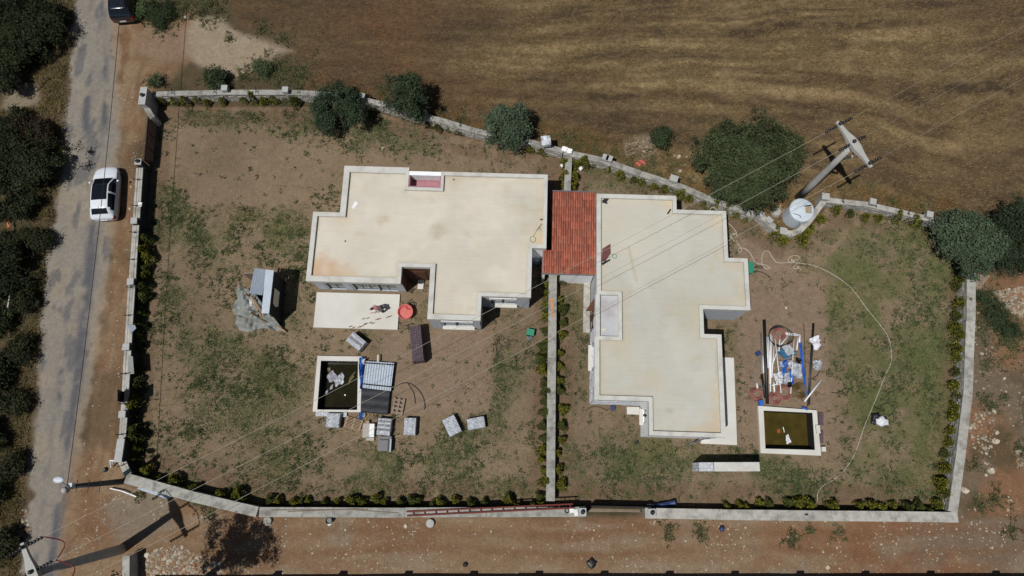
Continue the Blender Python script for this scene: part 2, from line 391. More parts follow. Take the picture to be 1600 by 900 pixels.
LUSH = PXP([(1262, 380), (1350, 332), (1470, 366), (1508, 480), (1490, 780), (1300, 775), (1330, 640), (1295, 560), (1292, 450)])
def green_density(x, y):
    n = fbm(x, y, 2.6, 3, 4); g = np.zeros_like(x)
    for p in GREEN_STRONG: g = np.maximum(g, smooth(sdist(x, y, p) + (fbm(x, y, 2.2, 9, 3) - .5) * 3.0, -1.6, 1.6))
    g = np.maximum(g, .75 * smooth(sdist(x, y, LUSH) + (n - .5) * 3, -1.5, 1.5))
    b = np.zeros_like(x)
    for p in BARE: b = np.maximum(b, smooth(sdist(x, y, p) + (n - .5) * .9, -0.25, 0.3))
    d = smooth(n, 0.40, 0.62) * (0.24 + 0.80 * g) + 0.16 * g
    return np.clip(d * (1 - 0.93 * b), 0, 1)

def FIELD_ROWS(x, y):
    ramp = np.clip((35 - y) / 17, 0, 1.15); xe = np.clip(x - 2, 0, 30) + np.clip(x - 32, 0, 99) * .4
    return y + ramp * (.21 * xe - .02 * np.clip(-x, 0, 30)) - .05 * (1 - ramp) * np.clip(x, 0, 99) + .03 * x * (x < 0)
def straw(x, y):
    q = FIELD_ROWS(x, y) + (fbm(x, y, 9, 5, 3) - .5) * 1.3
    right = smooth(x, -10, 6)
    rows = 0.5 + 0.5 * np.sin(q * 2 * math.pi / 1.55 + 1.6 * fbm(x * .25, y, 5, 15, 2))
    rows = smooth(rows, 0.45, 1.0) * smooth(fbm(x * 0.13, q * 1.4, 1.7, 6, 5), 0.40, 0.60)
    s1 = smooth(fbm(x * .11, q, .40, 16, 3), .46, .66); s2 = smooth(fbm(x * .07, q, .9, 17, 4), .45, .62); s3 = smooth(fbm(x * .3, q, .22, 18, 2), .5, .75)
    big = smooth(fbm(x * .4, q, 4.5, 19, 3), .36, .62)
    return np.clip((rows * .55 + .42 * s1 + .38 * s2 * big + .3 * s3) * (.22 + .70 * right) * (.45 + .55 * big), 0, 1)

def land_colour(x, y):
    n1 = fbm(x, y, 5.0, 1, 5); n2 = fbm(x, y, 1.1, 2, 4); n3 = fbm(x, y, 14.0, 4, 3)
    A = np.tile(col(S(92, 78, 58)), (len(x), 1))                       # scrub verge
    A = mixc(A, S(70, 66, 46), smooth(n1, .45, .7))
    # field
    fm = smooth(sdist(x, y, FIELD) + (n1 - .5) * 2.0, -0.5, 0.5)
    F = np.tile(col(S(91, 74, 54)), (len(x), 1))
    F = mixc(F, S(70, 58, 45), smooth(fbm(x * .3, FIELD_ROWS(x, y), 1.1, 20, 4), .45, .65) * .85)
    F = mixc(F, S(106, 77, 54), smooth(-x, -6, 14) * smooth(n1, .35, .7) * .8)
    st = straw(x, y)
    F = mixc(F, S(156, 134, 97), st * 0.88)
    edge = smooth(1.8 - np.abs(sdist(x, y, FIELD)), -1.5, 1.2) * (y < 26)
    F = mixc(F, S(116, 86, 50), edge * smooth(n2, .35, .6) * .8)
    A = A * (1 - fm[:, None]) + F * fm[:, None]
    # red earth shoulder between road and wall, and the turning place at the top
    for p, s_ in ((PXP([(181, -20), (300, 20), (310, 80), (240, 150), (226, 160), (216, 330), (204, 560), (196, 760), (110, 890), (130, 690), (160, 520), (186, 260), (188, 100)]), 1.0),
                  (PXP([(116, 790), (200, 760), (270, 790), (420, 810), (800, 815), (1000, 830), (1600, 815), (1720, 900), (1720, 1000), (60, 1000)]), 0.6)):
        rm = smooth(sdist(x, y, p) + (n1 - .5) * 1.6, -.4, .5) * (.35 + .65 * smooth(n1, .3, .6))
        A = mixc(A, S(138, 110, 84), rm * s_ * .85); sk = smooth(fbm(x * 3 if s_ == 1.0 else x * .4, y * .4 if s_ == 1.0 else y * 3, 2.0, 52, 4), .45, .62); A = mixc(A, S(150, 128, 102), rm * sk * .6); A = mixc(A, S(118, 84, 58), rm * smooth(fbm(x, y, .9, 53, 3), .5, .7) * .5)
    # pale gravel spread
    for p, c_, a_ in (([(1550, 448), (1640, 440), (1640, 505), (1590, 498), (1556, 474)], S(156, 151, 142), .95), ([(975, 222), (1018, 212), (1024, 244), (978, 248)], S(150, 136, 116), .7), ([(300, 30), (345, 28), (380, 55), (430, 62), (470, 80), (420, 95), (400, 110), (370, 122), (335, 118), (300, 95), (285, 70)], S(158, 142, 120), .95),
                      ([(225, 45), (290, 45), (300, 90), (260, 100), (215, 85)], S(140, 118, 98), .7),
                      ([(0, 135), (60, 130), (70, 165), (20, 175), (0, 170)], S(140, 128, 108), .9)):
        pm = smooth(sdist(x, y, PXP(p)) + (n1 - .5) * 1.6 + (n2 - .5) * .5, -.3, .45)
        A = mixc(A, c_, pm * a_)
    # lane: pale stony middle, reddish east
    lm = smooth(sdist(x, y, LANE) + (n2 - .5) * .5, -.3, .3)
    L = np.tile(col(S(137, 113, 88)), (len(x), 1))
    L = mixc(L, S(126, 95, 71), smooth(n1, .45, .62) * .8); L = mixc(L, S(146, 130, 108), smooth(fbm(x * .5, y * 2.2, 1.4, 24, 4), .5, .68) * .6)
    L = mixc(L, S(140, 126, 108), smooth(fbm(x, y, 3.0, 21, 4), .52, .7) * .8)
    L = mixc(L, S(130, 92, 66), smooth(x, 10, 22) * smooth(fbm(x, y * 1.8, 3.4, 22, 4), .38, .62) * .85)
    L = mixc(L, S(118, 104, 88), smooth(x, 23, 30) * smooth(fbm(x, y, 3.0, 23, 3), .4, .6) * .8)
    trk = np.exp(-((y - G2((800, 862))[1] + 0.2 * np.sin(x * .3)) / .35) ** 2) + np.exp(-((y - G2((800, 832))[1] + 0.2 * np.sin(x * .3 + 1)) / .35) ** 2)
    L = mixc(L, S(120, 88, 62), np.clip(trk, 0, 1) * .5)
    A = A * (1 - lm[:, None]) + L * lm[:, None]
    # cement spill patch by the corner
    cm = smooth(sdist(x, y, PXP([(165, 790), (235, 765), (275, 790), (270, 830), (190, 860), (178, 830)])) + (n1 - .5) * 1.2, -.4, .5)
    A = mixc(A, S(132, 120, 104), cm * .75)
    wm = smooth(sdist(x, y, WASTE) + (n1 - .5), -.4, .4)
    W = np.tile(col(S(134, 100, 74)), (len(x), 1)); W = mixc(W, S(116, 101, 83), smooth(n1, .38, .56)); W = mixc(W, S(80, 74, 52), smooth(fbm(x, y, 2.5, 31, 4), .55, .7) * .7)
    A = A * (1 - wm[:, None]) + W * wm[:, None]
    # gardens
    for Y_ in (YARD1, YARD2):
        gm = smooth(sdist(x, y, Y_), -.05, .05)
        g_ = np.tile(col(S(131, 113, 91)), (len(x), 1))
        g_ = mixc(g_, S(116, 100, 79), smooth(n1, .42, .68) * .7); g_ = mixc(g_, S(139, 120, 96), smooth(n3, .5, .7) * .6)
        gd = green_density(x, y)
        for bp_ in BARE[:2] + [BARE[3]]: g_ = mixc(g_, S(142, 121, 102), smooth(sdist(x, y, bp_) + (n1 - .5) * .8, -.25, .3) * .65)
        g_ = mixc(g_, S(96, 96, 64), gd * .6 * smooth(n2, .3, .55)); lu_ = smooth(sdist(x, y, LUSH) + (n1 - .5) * 3, -.8, .8); g_ = mixc(g_, S(94, 98, 62), lu_ * smooth(n2, .35, .6) * .55)
        ed = smooth(1.7 - sdist(x, y, Y_), 0, .5) * smooth(n2, .3, .5)
        g_ = mixc(g_, S(112, 89, 70), ed * .6)
        A = A * (1 - gm[:, None]) + g_ * gm[:, None]
    # road
    r_s = sdist(x, y, ROAD); rm = smooth(r_s + (n2 - .5) * 1.1 + (n1 - .5) * 1.2, -.15, .3)
    R = np.tile(col(S(142, 134, 123)), (len(x), 1))
    R = mixc(R, S(152, 140, 122), smooth(fbm(x, y, 2.4, 41, 4), .45, .7) * .6)
    ax = np.interp(y, sorted(G(p[0], p[1]).y for p in Z_ROADL), [G(p[0], p[1]).x for p in Z_ROADL][::-1])
    wdt = np.maximum(np.interp(y, sorted(G(p[0], p[1]).y for p in Z_ROADR), [G(p[0], p[1]).x for p in Z_ROADR][::-1]) - ax, .1)
    t = (x - ax) / wdt
    wear = np.exp(-((t - .40 - .03 * np.sin(y * .4)) / .07) ** 2) * smooth(fbm(x * 2, y * .35, 2.2, 42, 4), .38, .56) \
        + np.exp(-((t - .68) / .09) ** 2) * smooth(fbm(x * 1.5, y * .22, 2.0, 43, 4), .36, .54)
    R = mixc(R, S(90, 91, 97), np.clip(wear * 1.3, 0, 1) * .9 * smooth(n2, .25, .5)); pt = smooth(fbm(x * 1.6, y * .5, 1.3, 46, 3), .62, .68); R = mixc(R, S(98, 98, 100), pt * .7)
    ck = np.abs(fbm(x, y, 3.2, 44, 4) - .5); R = mixc(R, S(100, 90, 78), smooth(.012 - ck, 0, .01) * smooth(fbm(x, y, 6, 45, 2), .45, .6) * .7)
    R = mixc(R, S(150, 122, 92), smooth(t, .82, .98) * smooth(n1, .35, .6) * .7)
    R = mixc(R, S(136, 106, 76), smooth(t, .7, .85) * smooth(-y, -12, 4) * .6)
    A = A * (1 - rm[:, None]) + R * rm[:, None]
    return A * (0.84 + 0.2 * fbm(x, y, .5, 51, 2))[:, None]

# ------------------------------------------------------------------ ground sheet, cut into its zones
def build_land():
    res = 0.16; X0, X1, Y0, Y1 = -54.0, 54.0, -16.0, 50.0
    nx = int((X1 - X0) / res); ny = int((Y1 - Y0) / res)
    xs = np.linspace(X0, X1, nx + 1); ys = np.linspace(Y0, Y1, ny + 1)
    XX, YY = np.meshgrid(xs, ys); x = XX.ravel(); y = YY.ravel()
    A = land_colour(x, y)
    z = (fbm(x, y, 1.2, 61, 3) - .5) * 0.05
    rm = smooth(sdist(x, y, ROAD), -.3, .3); z = z * (1 - rm * .8)
    fz = smooth(sdist(x, y, FIELD), -.5, 1); z = z + fz * (fbm(x, y, 1.0, 62, 3) - .5) * .10 + fz * straw(x, y) * .06
    z = np.minimum(z, 0.08)
    V = np.c_[x, y, z]
    i = np.arange(nx)[None, :] + (np.arange(ny) * (nx + 1))[:, None]
    Q = np.stack([i, i + 1, i + nx + 2, i + nx + 1], -1).reshape(-1, 4)
    cx = x[Q].mean(1); cy = y[Q].mean(1)
    hole = (sdist(cx, cy, POOL1) > -.12) | (sdist(cx, cy, POOL2) > -.12)
    zone = np.zeros(len(Q), int)
    jn = (fbm(cx, cy, 1.0, 71, 3) - .5)
    zone[sdist(cx, cy, FIELD) > 0] = 1
    zone[sdist(cx, cy, WASTE) > 0] = 5
    zone[sdist(cx, cy, LANE) + jn * .4 > 0] = 2
    zone[sdist(cx, cy, YARD1) > 0] = 3; zone[sdist(cx, cy, YARD2) > 0] = 4
    zone[sdist(cx, cy, ROAD) + jn * .5 > 0.05] = 6
    names = ['ground', 'field', 'dirt_lane', 'garden_ground', 'garden_ground', 'waste_ground', 'road']
    labs = ['scrubby verge and red earth shoulder beside the road', 'ploughed stubble field behind the garden walls', 'stony red dirt lane in front of the garden walls',
            'bare brown garden soil around the house with the long terrace', 'patchy grass garden soil around the house with the right hand pool', 'red stony waste ground beyond the right garden wall',
            'worn grey asphalt road running past the gate']
    for k in range(7):
        F = Q[(zone == k) & ~hole]
        u, inv = np.unique(F, return_inverse=True)
        o = npmesh(names[k], V[u], inv.reshape(-1, 4), M['road'] if k == 6 else M['field'] if k == 1 else M['ground'], A[u])
        o.data.polygons.foreach_set("use_smooth", [True] * len(o.data.polygons))
        tag(o, labs[k], kind='structure')
    # far land out to the horizon: one sheet with the detailed part left out
    B = 900.0; ring = [(-B, -B), (B, -B), (B, B), (-B, B)]; inn = [(X0, Y0), (X1, Y0), (X1, Y1), (X0, Y1)]
    vs = [(a, b, 0) for a, b in ring] + [(a, b, 0) for a, b in inn]
    fs = [(q, (q + 1) % 4, 4 + (q + 1) % 4, 4 + q) for q in range(4)]
    o = npmesh('ground', np.array(vs, float), np.array(fs), M['ground'], np.tile(col(S(92, 76, 54)), (8, 1)))
    tag(o, 'dry open country around the plots', kind='structure')
build_land()

# ------------------------------------------------------------------ blades: grass, straw, weeds (stuff)
def blades(name, label, pos, hgt, spread, ncol, nb, lean=0.7, wid=0.03, kind='stuff', aim=None):
    """pos (n,2); each point carries nb thin bent leaves; ncol (n,3) their own colour"""
    n = len(pos); N = n * nb
    bx = np.repeat(pos[:, 0], nb) + RNG.normal(0, 1, N) * np.repeat(spread, nb)
    by = np.repeat(pos[:, 1], nb) + RNG.normal(0, 1, N) * np.repeat(spread, nb)
    h = np.repeat(hgt, nb) * RNG.uniform(.6, 1.3, N); a = RNG.uniform(0, 2 * math.pi, N); le = RNG.uniform(.3, 1.0, N) * lean
    if aim is not None: a = RNG.normal(aim, .42, N) + math.pi * RNG.integers(0, 2, N)
    w_ = wid * RNG.uniform(.6, 1.5, N)
    dx, dy = np.cos(a), np.sin(a)
    V = np.empty((N, 3, 3))
    V[:, 0] = np.c_[bx - dy * w_, by + dx * w_, np.full(N, -.01)]; V[:, 1] = np.c_[bx + dy * w_, by - dx * w_, np.full(N, -.01)]
    L = h * le * 1.6
    V[:, 2] = np.c_[bx + dx * L, by + dy * L, h * (1.15 - .6 * le)]
    C = np.repeat(ncol, nb, 0) * RNG.uniform(.75, 1.3, N)[:, None]
    o = npmesh(name, V.reshape(-1, 3), np.arange(N * 3).reshape(-1, 3), M['blade'], np.repeat(C, 3, 0))
    return tag(o, label, kind=kind)
def scatter(n, box, dens, thresh=None):
    x = RNG.uniform(box[0], box[1], n); y = RNG.uniform(box[2], box[3], n)
    k = RNG.random(n) < dens(x, y)
    return x[k], y[k]
def in_any(x, y, polys, grow=0.0):
    m = np.zeros(len(x), bool)
    for p in polys: m |= sdist(x, y, p) > -grow
    return m

# ================================================================== HOUSES
def snap(pts, z, ang=None):
    P = [G(p[0], p[1], z) for p in pts]; n = len(P)
    if ang is None:
        sx = sy = 0
        for i in range(n):
            d = P[(i + 1) % n] - P[i]; a = math.atan2(d.y, d.x); sx += math.cos(4 * a) * d.length; sy += math.sin(4 * a) * d.length
        ang = math.atan2(sy, sx) / 4
    ca, sa = math.cos(ang), math.sin(ang)
    Q = [[p.x * ca + p.y * sa, -p.x * sa + p.y * ca] for p in P]
    for i in range(n):
        j = (i + 1) % n; du, dv = abs(Q[j][0] - Q[i][0]), abs(Q[j][1] - Q[i][1]); k = 1 if du > dv else 0
        m = (Q[i][k] + Q[j][k]) / 2; Q[i][k] = m; Q[j][k] = m
    R = [(q[0] * ca - q[1] * sa, q[0] * sa + q[1] * ca) for q in Q]
    area = sum(R[i][0] * R[(i + 1) % n][1] - R[(i + 1) % n][0] * R[i][1] for i in range(n))
    return R, ang, area > 0
def inset(poly, d):
    """poly counter-clockwise; d per edge (i -> i+1), positive inward"""
    n = len(poly); out = []
    for i in range(n):
        a, b, c = poly[i - 1], poly[i], poly[(i + 1) % n]
        u1 = (b[0] - a[0], b[1] - a[1]); u2 = (c[0] - b[0], c[1] - b[1])
        l1, l2 = math.hypot(*u1), math.hypot(*u2); u1 = (u1[0] / l1, u1[1] / l1); u2 = (u2[0] / l2, u2[1] / l2)
        n1 = (-u1[1], u1[0]); n2 = (-u2[1], u2[0]); d1, d2 = d[i - 1], d[i]
        p = (b[0] + n1[0] * d1, b[1] + n1[1] * d1); q = (b[0] + n2[0] * d2, b[1] + n2[1] * d2)
        cr = u1[0] * u2[1] - u1[1] * u2[0]
        if abs(cr) < 1e-6: out.append(q); continue
        t = ((q[0] - p[0]) * u2[1] - (q[1] - p[1]) * u2[0]) / cr
        out.append((p[0] + u1[0] * t, p[1] + u1[1] * t))
    return out
def ring(mb, outer, inner, z0, z1):
    n = len(outer)
    vs = [(*p, z0) for p in outer] + [(*p, z1) for p in outer] + [(*p, z0) for p in inner] + [(*p, z1) for p in inner]
    fs = []
    for i in range(n):
        j = (i + 1) % n
        fs += [(i, j, n + j, n + i), (n + i, n + j, 3 * n + j, 3 * n + i), (2 * n + j, 2 * n + i, 3 * n + i, 3 * n + j), (j, i, 2 * n + i, 2 * n + j)]
    return mb.add(vs, fs)
class Seg:
    """a straight wall from P to Q (interior on its left)"""
    def __init__(s, P, Q):
        s.P = Vector((*P, 0)); d = Vector((Q[0] - P[0], Q[1] - P[1], 0)); s.L = d.length; s.u = d.normalized(); s.n = Vector((-s.u.y, s.u.x, 0)); s.a = math.atan2(s.u.y, s.u.x)
    def box(s, mb, t0, t1, z0, z1, d0, d1):
        c = s.P + s.u * ((t0 + t1) / 2) + s.n * ((d0 + d1) / 2); return mb.box((c.x, c.y, (z0 + z1) / 2), (t1 - t0, abs(d1 - d0), z1 - z0), s.a)
    def at(s, t, d, z): 
        p = s.P + s.u * t + s.n * d; return (p.x, p.y, z)
    def tproj(s, px, py, z): return (G(px, py, z) - s.P).dot(s.u)
def wall_segment(root, seg, m, openings, top, trim):
    T = .25; L = seg.L - (T + .002 if trim else 0); mb = MB(); t = 0.0
    for (a, b, z0, z1) in sorted(openings):
        if a > t + .01: seg.box(mb, t, a, 0, top, 0, T)
        if z0 > .01: seg.box(mb, a, b, 0, z0, 0, T)
        if z1 < top - .01: seg.box(mb, a, b, z1, top, 0, T)
        t = b
    if L > t + .01: seg.box(mb, t, L, 0, top, 0, T)
    return mb.build('wall', m, root)
def window(root, seg, t0, t1, z0, z1, mullions=1, dark=True, lintel=True, sill=True, lamp=True, name='window'):
    f = MB(); b = .06
    fm = M['frame_dark'] if dark else M['frame_white']
    seg.box(f, t0, t1, z0, z0 + b, .10, .16); seg.box(f, t0, t1, z1 - b, z1, .10, .16)
    seg.box(f, t0, t0 + b, z0 + b, z1 - b, .10, .16); seg.box(f, t1 - b, t1, z0 + b, z1 - b, .10, .16)
    for k in range(mullions):
        tm = t0 + (t1 - t0) * (k + 1) / (mullions + 1); seg.box(f, tm - b / 2, tm + b / 2, z0 + b, z1 - b, .10, .16)
    fr = f.build(name, fm, root)
    for k in range(mullions + 1):
        a = t0 + (t1 - t0) * k / (mullions + 1) + b / 2 + .004; c = t0 + (t1 - t0) * (k + 1) / (mullions + 1) - b / 2 - .004
        seg.box(MBX := MB(), a, c, z0 + b + .002, z1 - b - .002, .122, .138); MBX.build('pane', M['glass'], fr)
    if sill: seg.box(s_ := MB(), t0 - .12, t1 + .12, z0 - .1, z0 - .004, -.24, .098); s_.build('sill', M['slab'], fr)
    if lintel: seg.box(l_ := MB(), t0 - .1, t1 + .1, z1 + .004, z1 + .42, -.05, -.003); l_.build('lintel', M['white'], root)
    if lamp: wall_lamp(root, seg, (t0 + t1) / 2, z1 + .12)
def wall_lamp(root, seg, t, z):
    mb = MB(); c = seg.at(t, -.16, z); mb.lathe(c, [(.04, -.14), (.09, -.12), (.10, .12), (.05, .15)], 10); mb.box(seg.at(t, -.07, z), (.06, .12, .06), seg.a)
    mb.build('wall_lamp', M['black'], root)

def house(name, label, px, ztop, overhang, pw, notch, wallmat, deckfn):
    """px: roof outline with notches (clockwise on the photograph = as listed); notch: vertex indices left out of the wall outline"""
    R, ang, ccw = snap(px, ztop); n = len(R)
    idx = list(range(n))
    if not ccw: R = R[::-1]; idx = idx[::-1]
    # edge k runs from vertex k to k+1; its key is the frozenset of the original vertex numbers
    key = [frozenset((idx[k], idx[(k + 1) % n])) for k in range(n)]
    pwid = [pw.get(key[k], pw['all']) for k in range(n)]
    base = Vector((sum(p[0] for p in R) / n, sum(p[1] for p in R) / n, 0))
    root = thing(name, label, 'house', base)
    inner = inset(R, pwid)
    par = MB(); ring(par, R, inner, ztop - .42, ztop); par.build('parapet', M['render'], root)
    deckz = ztop - .20
    # deck as a fine sheet with its own stains
    xs = [p[0] for p in inner]; ys = [p[1] for p in inner]; r = .12
    ca, sa = math.cos(ang), math.sin(ang)
    dm = bpy.data.meshes.new('d'); 
    me = MB().prism(inset(inner, [-.02] * n), deckz - .15, deckz)
    o = me.build('roof_deck', M['deck'], root)
    import bmesh
    bm = bmesh.new(); bm.from_mesh(o.data)
    bmesh.ops.triangulate(bm, faces=bm.faces[:])
    for _ in range(7):
        bmesh.ops.subdivide_edges(bm, edges=[e for e in bm.edges if e.calc_length() > .28 and min(v.co.z for v in e.verts) > deckz - .01], cuts=1, use_grid_fill=False)
        bmesh.ops.triangulate(bm, faces=[f for f in bm.faces if len(f.verts) > 3])
    bm.to_mesh(o.data); bm.free()
    nv = len(o.data.vertices); co = np.empty(nv * 3, np.float32); o.data.vertices.foreach_get("co", co); co = co.reshape(-1, 3)
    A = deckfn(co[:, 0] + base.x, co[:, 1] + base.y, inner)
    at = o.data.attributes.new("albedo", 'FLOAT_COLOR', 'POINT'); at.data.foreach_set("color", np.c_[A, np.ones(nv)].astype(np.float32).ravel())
    # walls under the roof edge, notches closed
    keep = [k for k in range(n) if idx[k] not in notch]
    W = [R[k] for k in keep]; wi = [idx[k] for k in keep]; m = len(W)
    wkey = [frozenset((wi[k], wi[(k + 1) % m])) for k in range(m)]
    W = inset(W, [overhang.get(wkey[k], overhang['all']) for k in range(m)])
    segs = {}
    for k in range(m):
        s = Seg(W[k], W[(k + 1) % m]); a, b, c = W[k], W[(k + 1) % m], W[(k + 2) % m]
        cr = (b[0] - a[0]) * (c[1] - b[1]) - (b[1] - a[1]) * (c[0] - b[0])
        segs[wkey[k]] = (s, cr > 0)
    return root, segs, R, inner, ang, deckz, idx
F_ = frozenset
def deck_base(x, y, c0, c1, inner):
    n1 = fbm(x, y, 4.0, 81, 4); n2 = fbm(x, y, .8, 82, 4)
    A = np.tile(col(S(*c0)), (len(x), 1)); A = mixc(A, S(*c1), smooth(n1, .35, .7) * .8)
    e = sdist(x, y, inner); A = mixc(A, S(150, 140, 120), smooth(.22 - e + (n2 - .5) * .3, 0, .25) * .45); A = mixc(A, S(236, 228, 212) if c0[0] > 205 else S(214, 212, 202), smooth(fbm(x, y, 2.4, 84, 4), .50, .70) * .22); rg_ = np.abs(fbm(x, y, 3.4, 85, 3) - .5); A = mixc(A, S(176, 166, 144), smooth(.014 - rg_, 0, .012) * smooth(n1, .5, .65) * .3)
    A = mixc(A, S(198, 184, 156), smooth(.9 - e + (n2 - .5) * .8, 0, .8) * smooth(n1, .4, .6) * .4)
    A = mixc(A, S(196, 182, 150), smooth(fbm(x, y, 1.6, 83, 4), .6, .75) * .35)
    return A * (0.97 + .06 * n2)[:, None]
def spot(A, x, y, px, z, r, c, amt, seed=0):
    p = G(px[0], px[1], z); d = np.hypot(x - p.x, y - p.y) / r + (fbm(x, y, .5, 90 + seed, 3) - .5) * .9
    return mixc(A, S(*c), smooth(1 - d, 0, .8) * amt)

# ---- the house with the long terrace
ZT = 3.5
H1 = [(538, 258), (639.5, 262.5), (637.7, 292), (688, 293.5), (690, 267), (857, 274), (852.5, 388), (832, 387.5), (829, 465), (752, 462.5), (751, 501), (668.5, 498.5), (671.5, 417.5), (627, 417), (626.5, 444), (479, 438.5), (488, 331), (531.5, 331.5)]
def deck1(x, y, inner):
    A = deck_base(x, y, (209, 201, 184), (202, 196, 181), inner)
    A = spot(A, x, y, (490, 434), 3.3, 2.3, (196, 148, 104), .6, 1); A = spot(A, x, y, (530, 436), 3.3, 1.6, (202, 170, 132), .5, 2)
    A = spot(A, x, y, (600, 343), 3.3, .6, (190, 172, 140), .6, 3); A = spot(A, x, y, (681, 360), 3.3, .9, (178, 164, 136), .6, 4)
    A = spot(A, x, y, (640, 345), 3.3, 3.0, (224, 216, 200), .5, 5); A = spot(A, x, y, (760, 330), 3.3, 3.0, (224, 214, 196), .5, 6)
    A = spot(A, x, y, (538, 345), 3.3, 1.0, (212, 190, 162), .4, 7); A = spot(A, x, y, (845, 375), 3.3, .8, (214, 184, 140), .5, 8)
    return A
pw1 = {'all': .27, F_((0, 1)): .46, F_((17, 0)): .40, F_((16, 17)): .30, F_((15, 16)): .32, F_((14, 15)): .40, F_((1, 2)): .22, F_((2, 3)): .22, F_((3, 4)): .20,
       F_((5, 6)): .26, F_((10, 11)): .36, F_((11, 12)): .34}
ov1 = {'all': .06, F_((14, 15)): .30}
h1, sg1, R1, in1, ang1, dz1, ix1 = house('flat_roofed_house', 'single storey house with a flat cream roof, pink light well and long white terrace', H1, ZT, ov1, pw1, (1, 2, 3, 4), M['white'], deck1)
TOP1 = ZT - .42
ops1 = {}; 
sS, _ = sg1[F_((14, 15))]
def tspan(seg, pxa, pxb, z): 
    a = seg.tproj(*pxa, z); b = seg.tproj(*pxb, z); return (min(a, b), max(a, b))
doors1 = [tspan(sS, (512, 450), (538, 452), 1.0), tspan(sS, (553, 452), (590, 453), 1.0), tspan(sS, (592, 453), (620, 454), 1.0)]
ops1[F_((14, 15))] = [(a, b, .16, 2.5) for a, b in doors1]
sW1, _ = sg1[F_((8, 9))]; wA = tspan(sW1, (767, 475), (805, 476), 1.8); ops1[F_((8, 9))] = [(wA[0], wA[1], 1.05, 2.45)]
sW2, _ = sg1[F_((10, 11))]; wB = tspan(sW2, (693, 508), (738, 509), 1.8); ops1[F_((10, 11))] = [(wB[0], wB[1], 1.05, 2.45)]
grey1 = {F_((14, 15)), F_((8, 9)), F_((10, 11)), F_((9, 10)), F_((11, 12))}
for k, (s, tr) in sg1.items():
    mm = M['wood_wall'] if k in (F_((12, 13)), F_((13, 14))) else M['grey_clad'] if k in grey1 else M['white']
    wall_segment(h1, s, mm, ops1.get(k, []), TOP1, tr)
    if k in grey1:                                   # horizontal cladding boards standing proud
        bb = MB(); lo = ops1.get(k, []); nb = 9
        for q in range(nb):
            z0 = .18 + q * (TOP1 - .2) / nb; z1 = z0 + (TOP1 - .2) / nb - .03; t = 0.02
            for (a, b, oz0, oz1) in sorted(lo) + [(s.L - .02, s.L, 9, 9)]:
                if oz0 > 8 or (z1 > oz0 - .12 and z0 < oz1 + .45):
                    if a - t > .2: s.box(bb, t, a - (.14 if oz0 < 8 else 0), z0, z1, -.028, -.002)
                    t = b + .14
        if bb.v:
            tag(bb.build('cladding_board', M['grey_clad'], h1), kind='stuff')
for a, b in doors1: window(h1, sS, a, b, .16, 2.5, 1 if b - a < 1.6 else 2, lintel=False, sill=False, lamp=False, name='terrace_door')
for t in (sS.tproj(512, 447, 2.8), sS.tproj(585, 449, 2.8)): wall_lamp(h1, sS, t, 2.75)
window(h1, sW1, wA[0], wA[1], 1.05, 2.45); window(h1, sW2, wB[0], wB[1], 1.05, 2.45)
sK, _ = sg1[F_((12, 13))]
d_ = MB(); sK.box(d_, sK.L * .30, sK.L * .72, .02, 2.2, -.05, -.004); dr = d_.build('entrance_door', M['wood_wall'], h1)
d_ = MB(); sK.box(d_, sK.L * .34, sK.L * .37, .95, 1.15, -.10, -.052); d_.build('handle', M['rim'], dr)
d_ = MB(); sK.box(d_, sK.L * .36, sK.L * .56, .02, .17, -.75, -.06); d_.build('doorstep', M['slab'], h1)
# light well
wv = {ix1[k]: R1[k] for k in range(len(R1))}
P1, P2, P3, P4 = Vector((*wv[1], 0)), Vector((*wv[2], 0)), Vector((*wv[3], 0)), Vector((*wv[4], 0))
e1 = (P3 - P2).normalized(); e2 = (P1 - P2).normalized(); WL = (P3 - P2).length; WD = min((P1 - P2).length, (P4 - P3).length)
aw = math.atan2(e1.y, e1.x)
def wl(a, b, z): p = P2 + e1 * a + e2 * b; return (p.x, p.y, z)
lw = MB(); t_ = .09
lw.box(wl(WL / 2, WD / 2, 2.45), (WL - .01, WD - .02, .1), aw)
for (ca_, cb_, da, db) in ((t_ / 2 + .005, WD / 2, t_, WD - .02), (WL - t_ / 2 - .005, WD / 2, t_, WD - .02), (WL / 2, t_ / 2 + .005, WL - 2 * t_ - .02, t_)):
    lw.box(wl(ca_, cb_, 2.99), (da, db, .96), aw)
lw.build('light_well', M['pink'], h1)
lw = MB(); lw.box(wl(WL / 2, WD - .17, 3.05), (WL - .02, .30, .86), aw); lw.build('light_well_wall', M['white'], h1)
# terrace
ter, _, cc = snap([(495, 457), (625, 459.5), (621, 515.5), (489.5, 511)], .15)
tb = MB(); tb.prism(ter if cc else ter[::-1], .0, .15)
tag(one(tb, 'terrace', M['slab'], 'long white concrete terrace slab with muddy footprints below the sliding doors', 'terrace'))
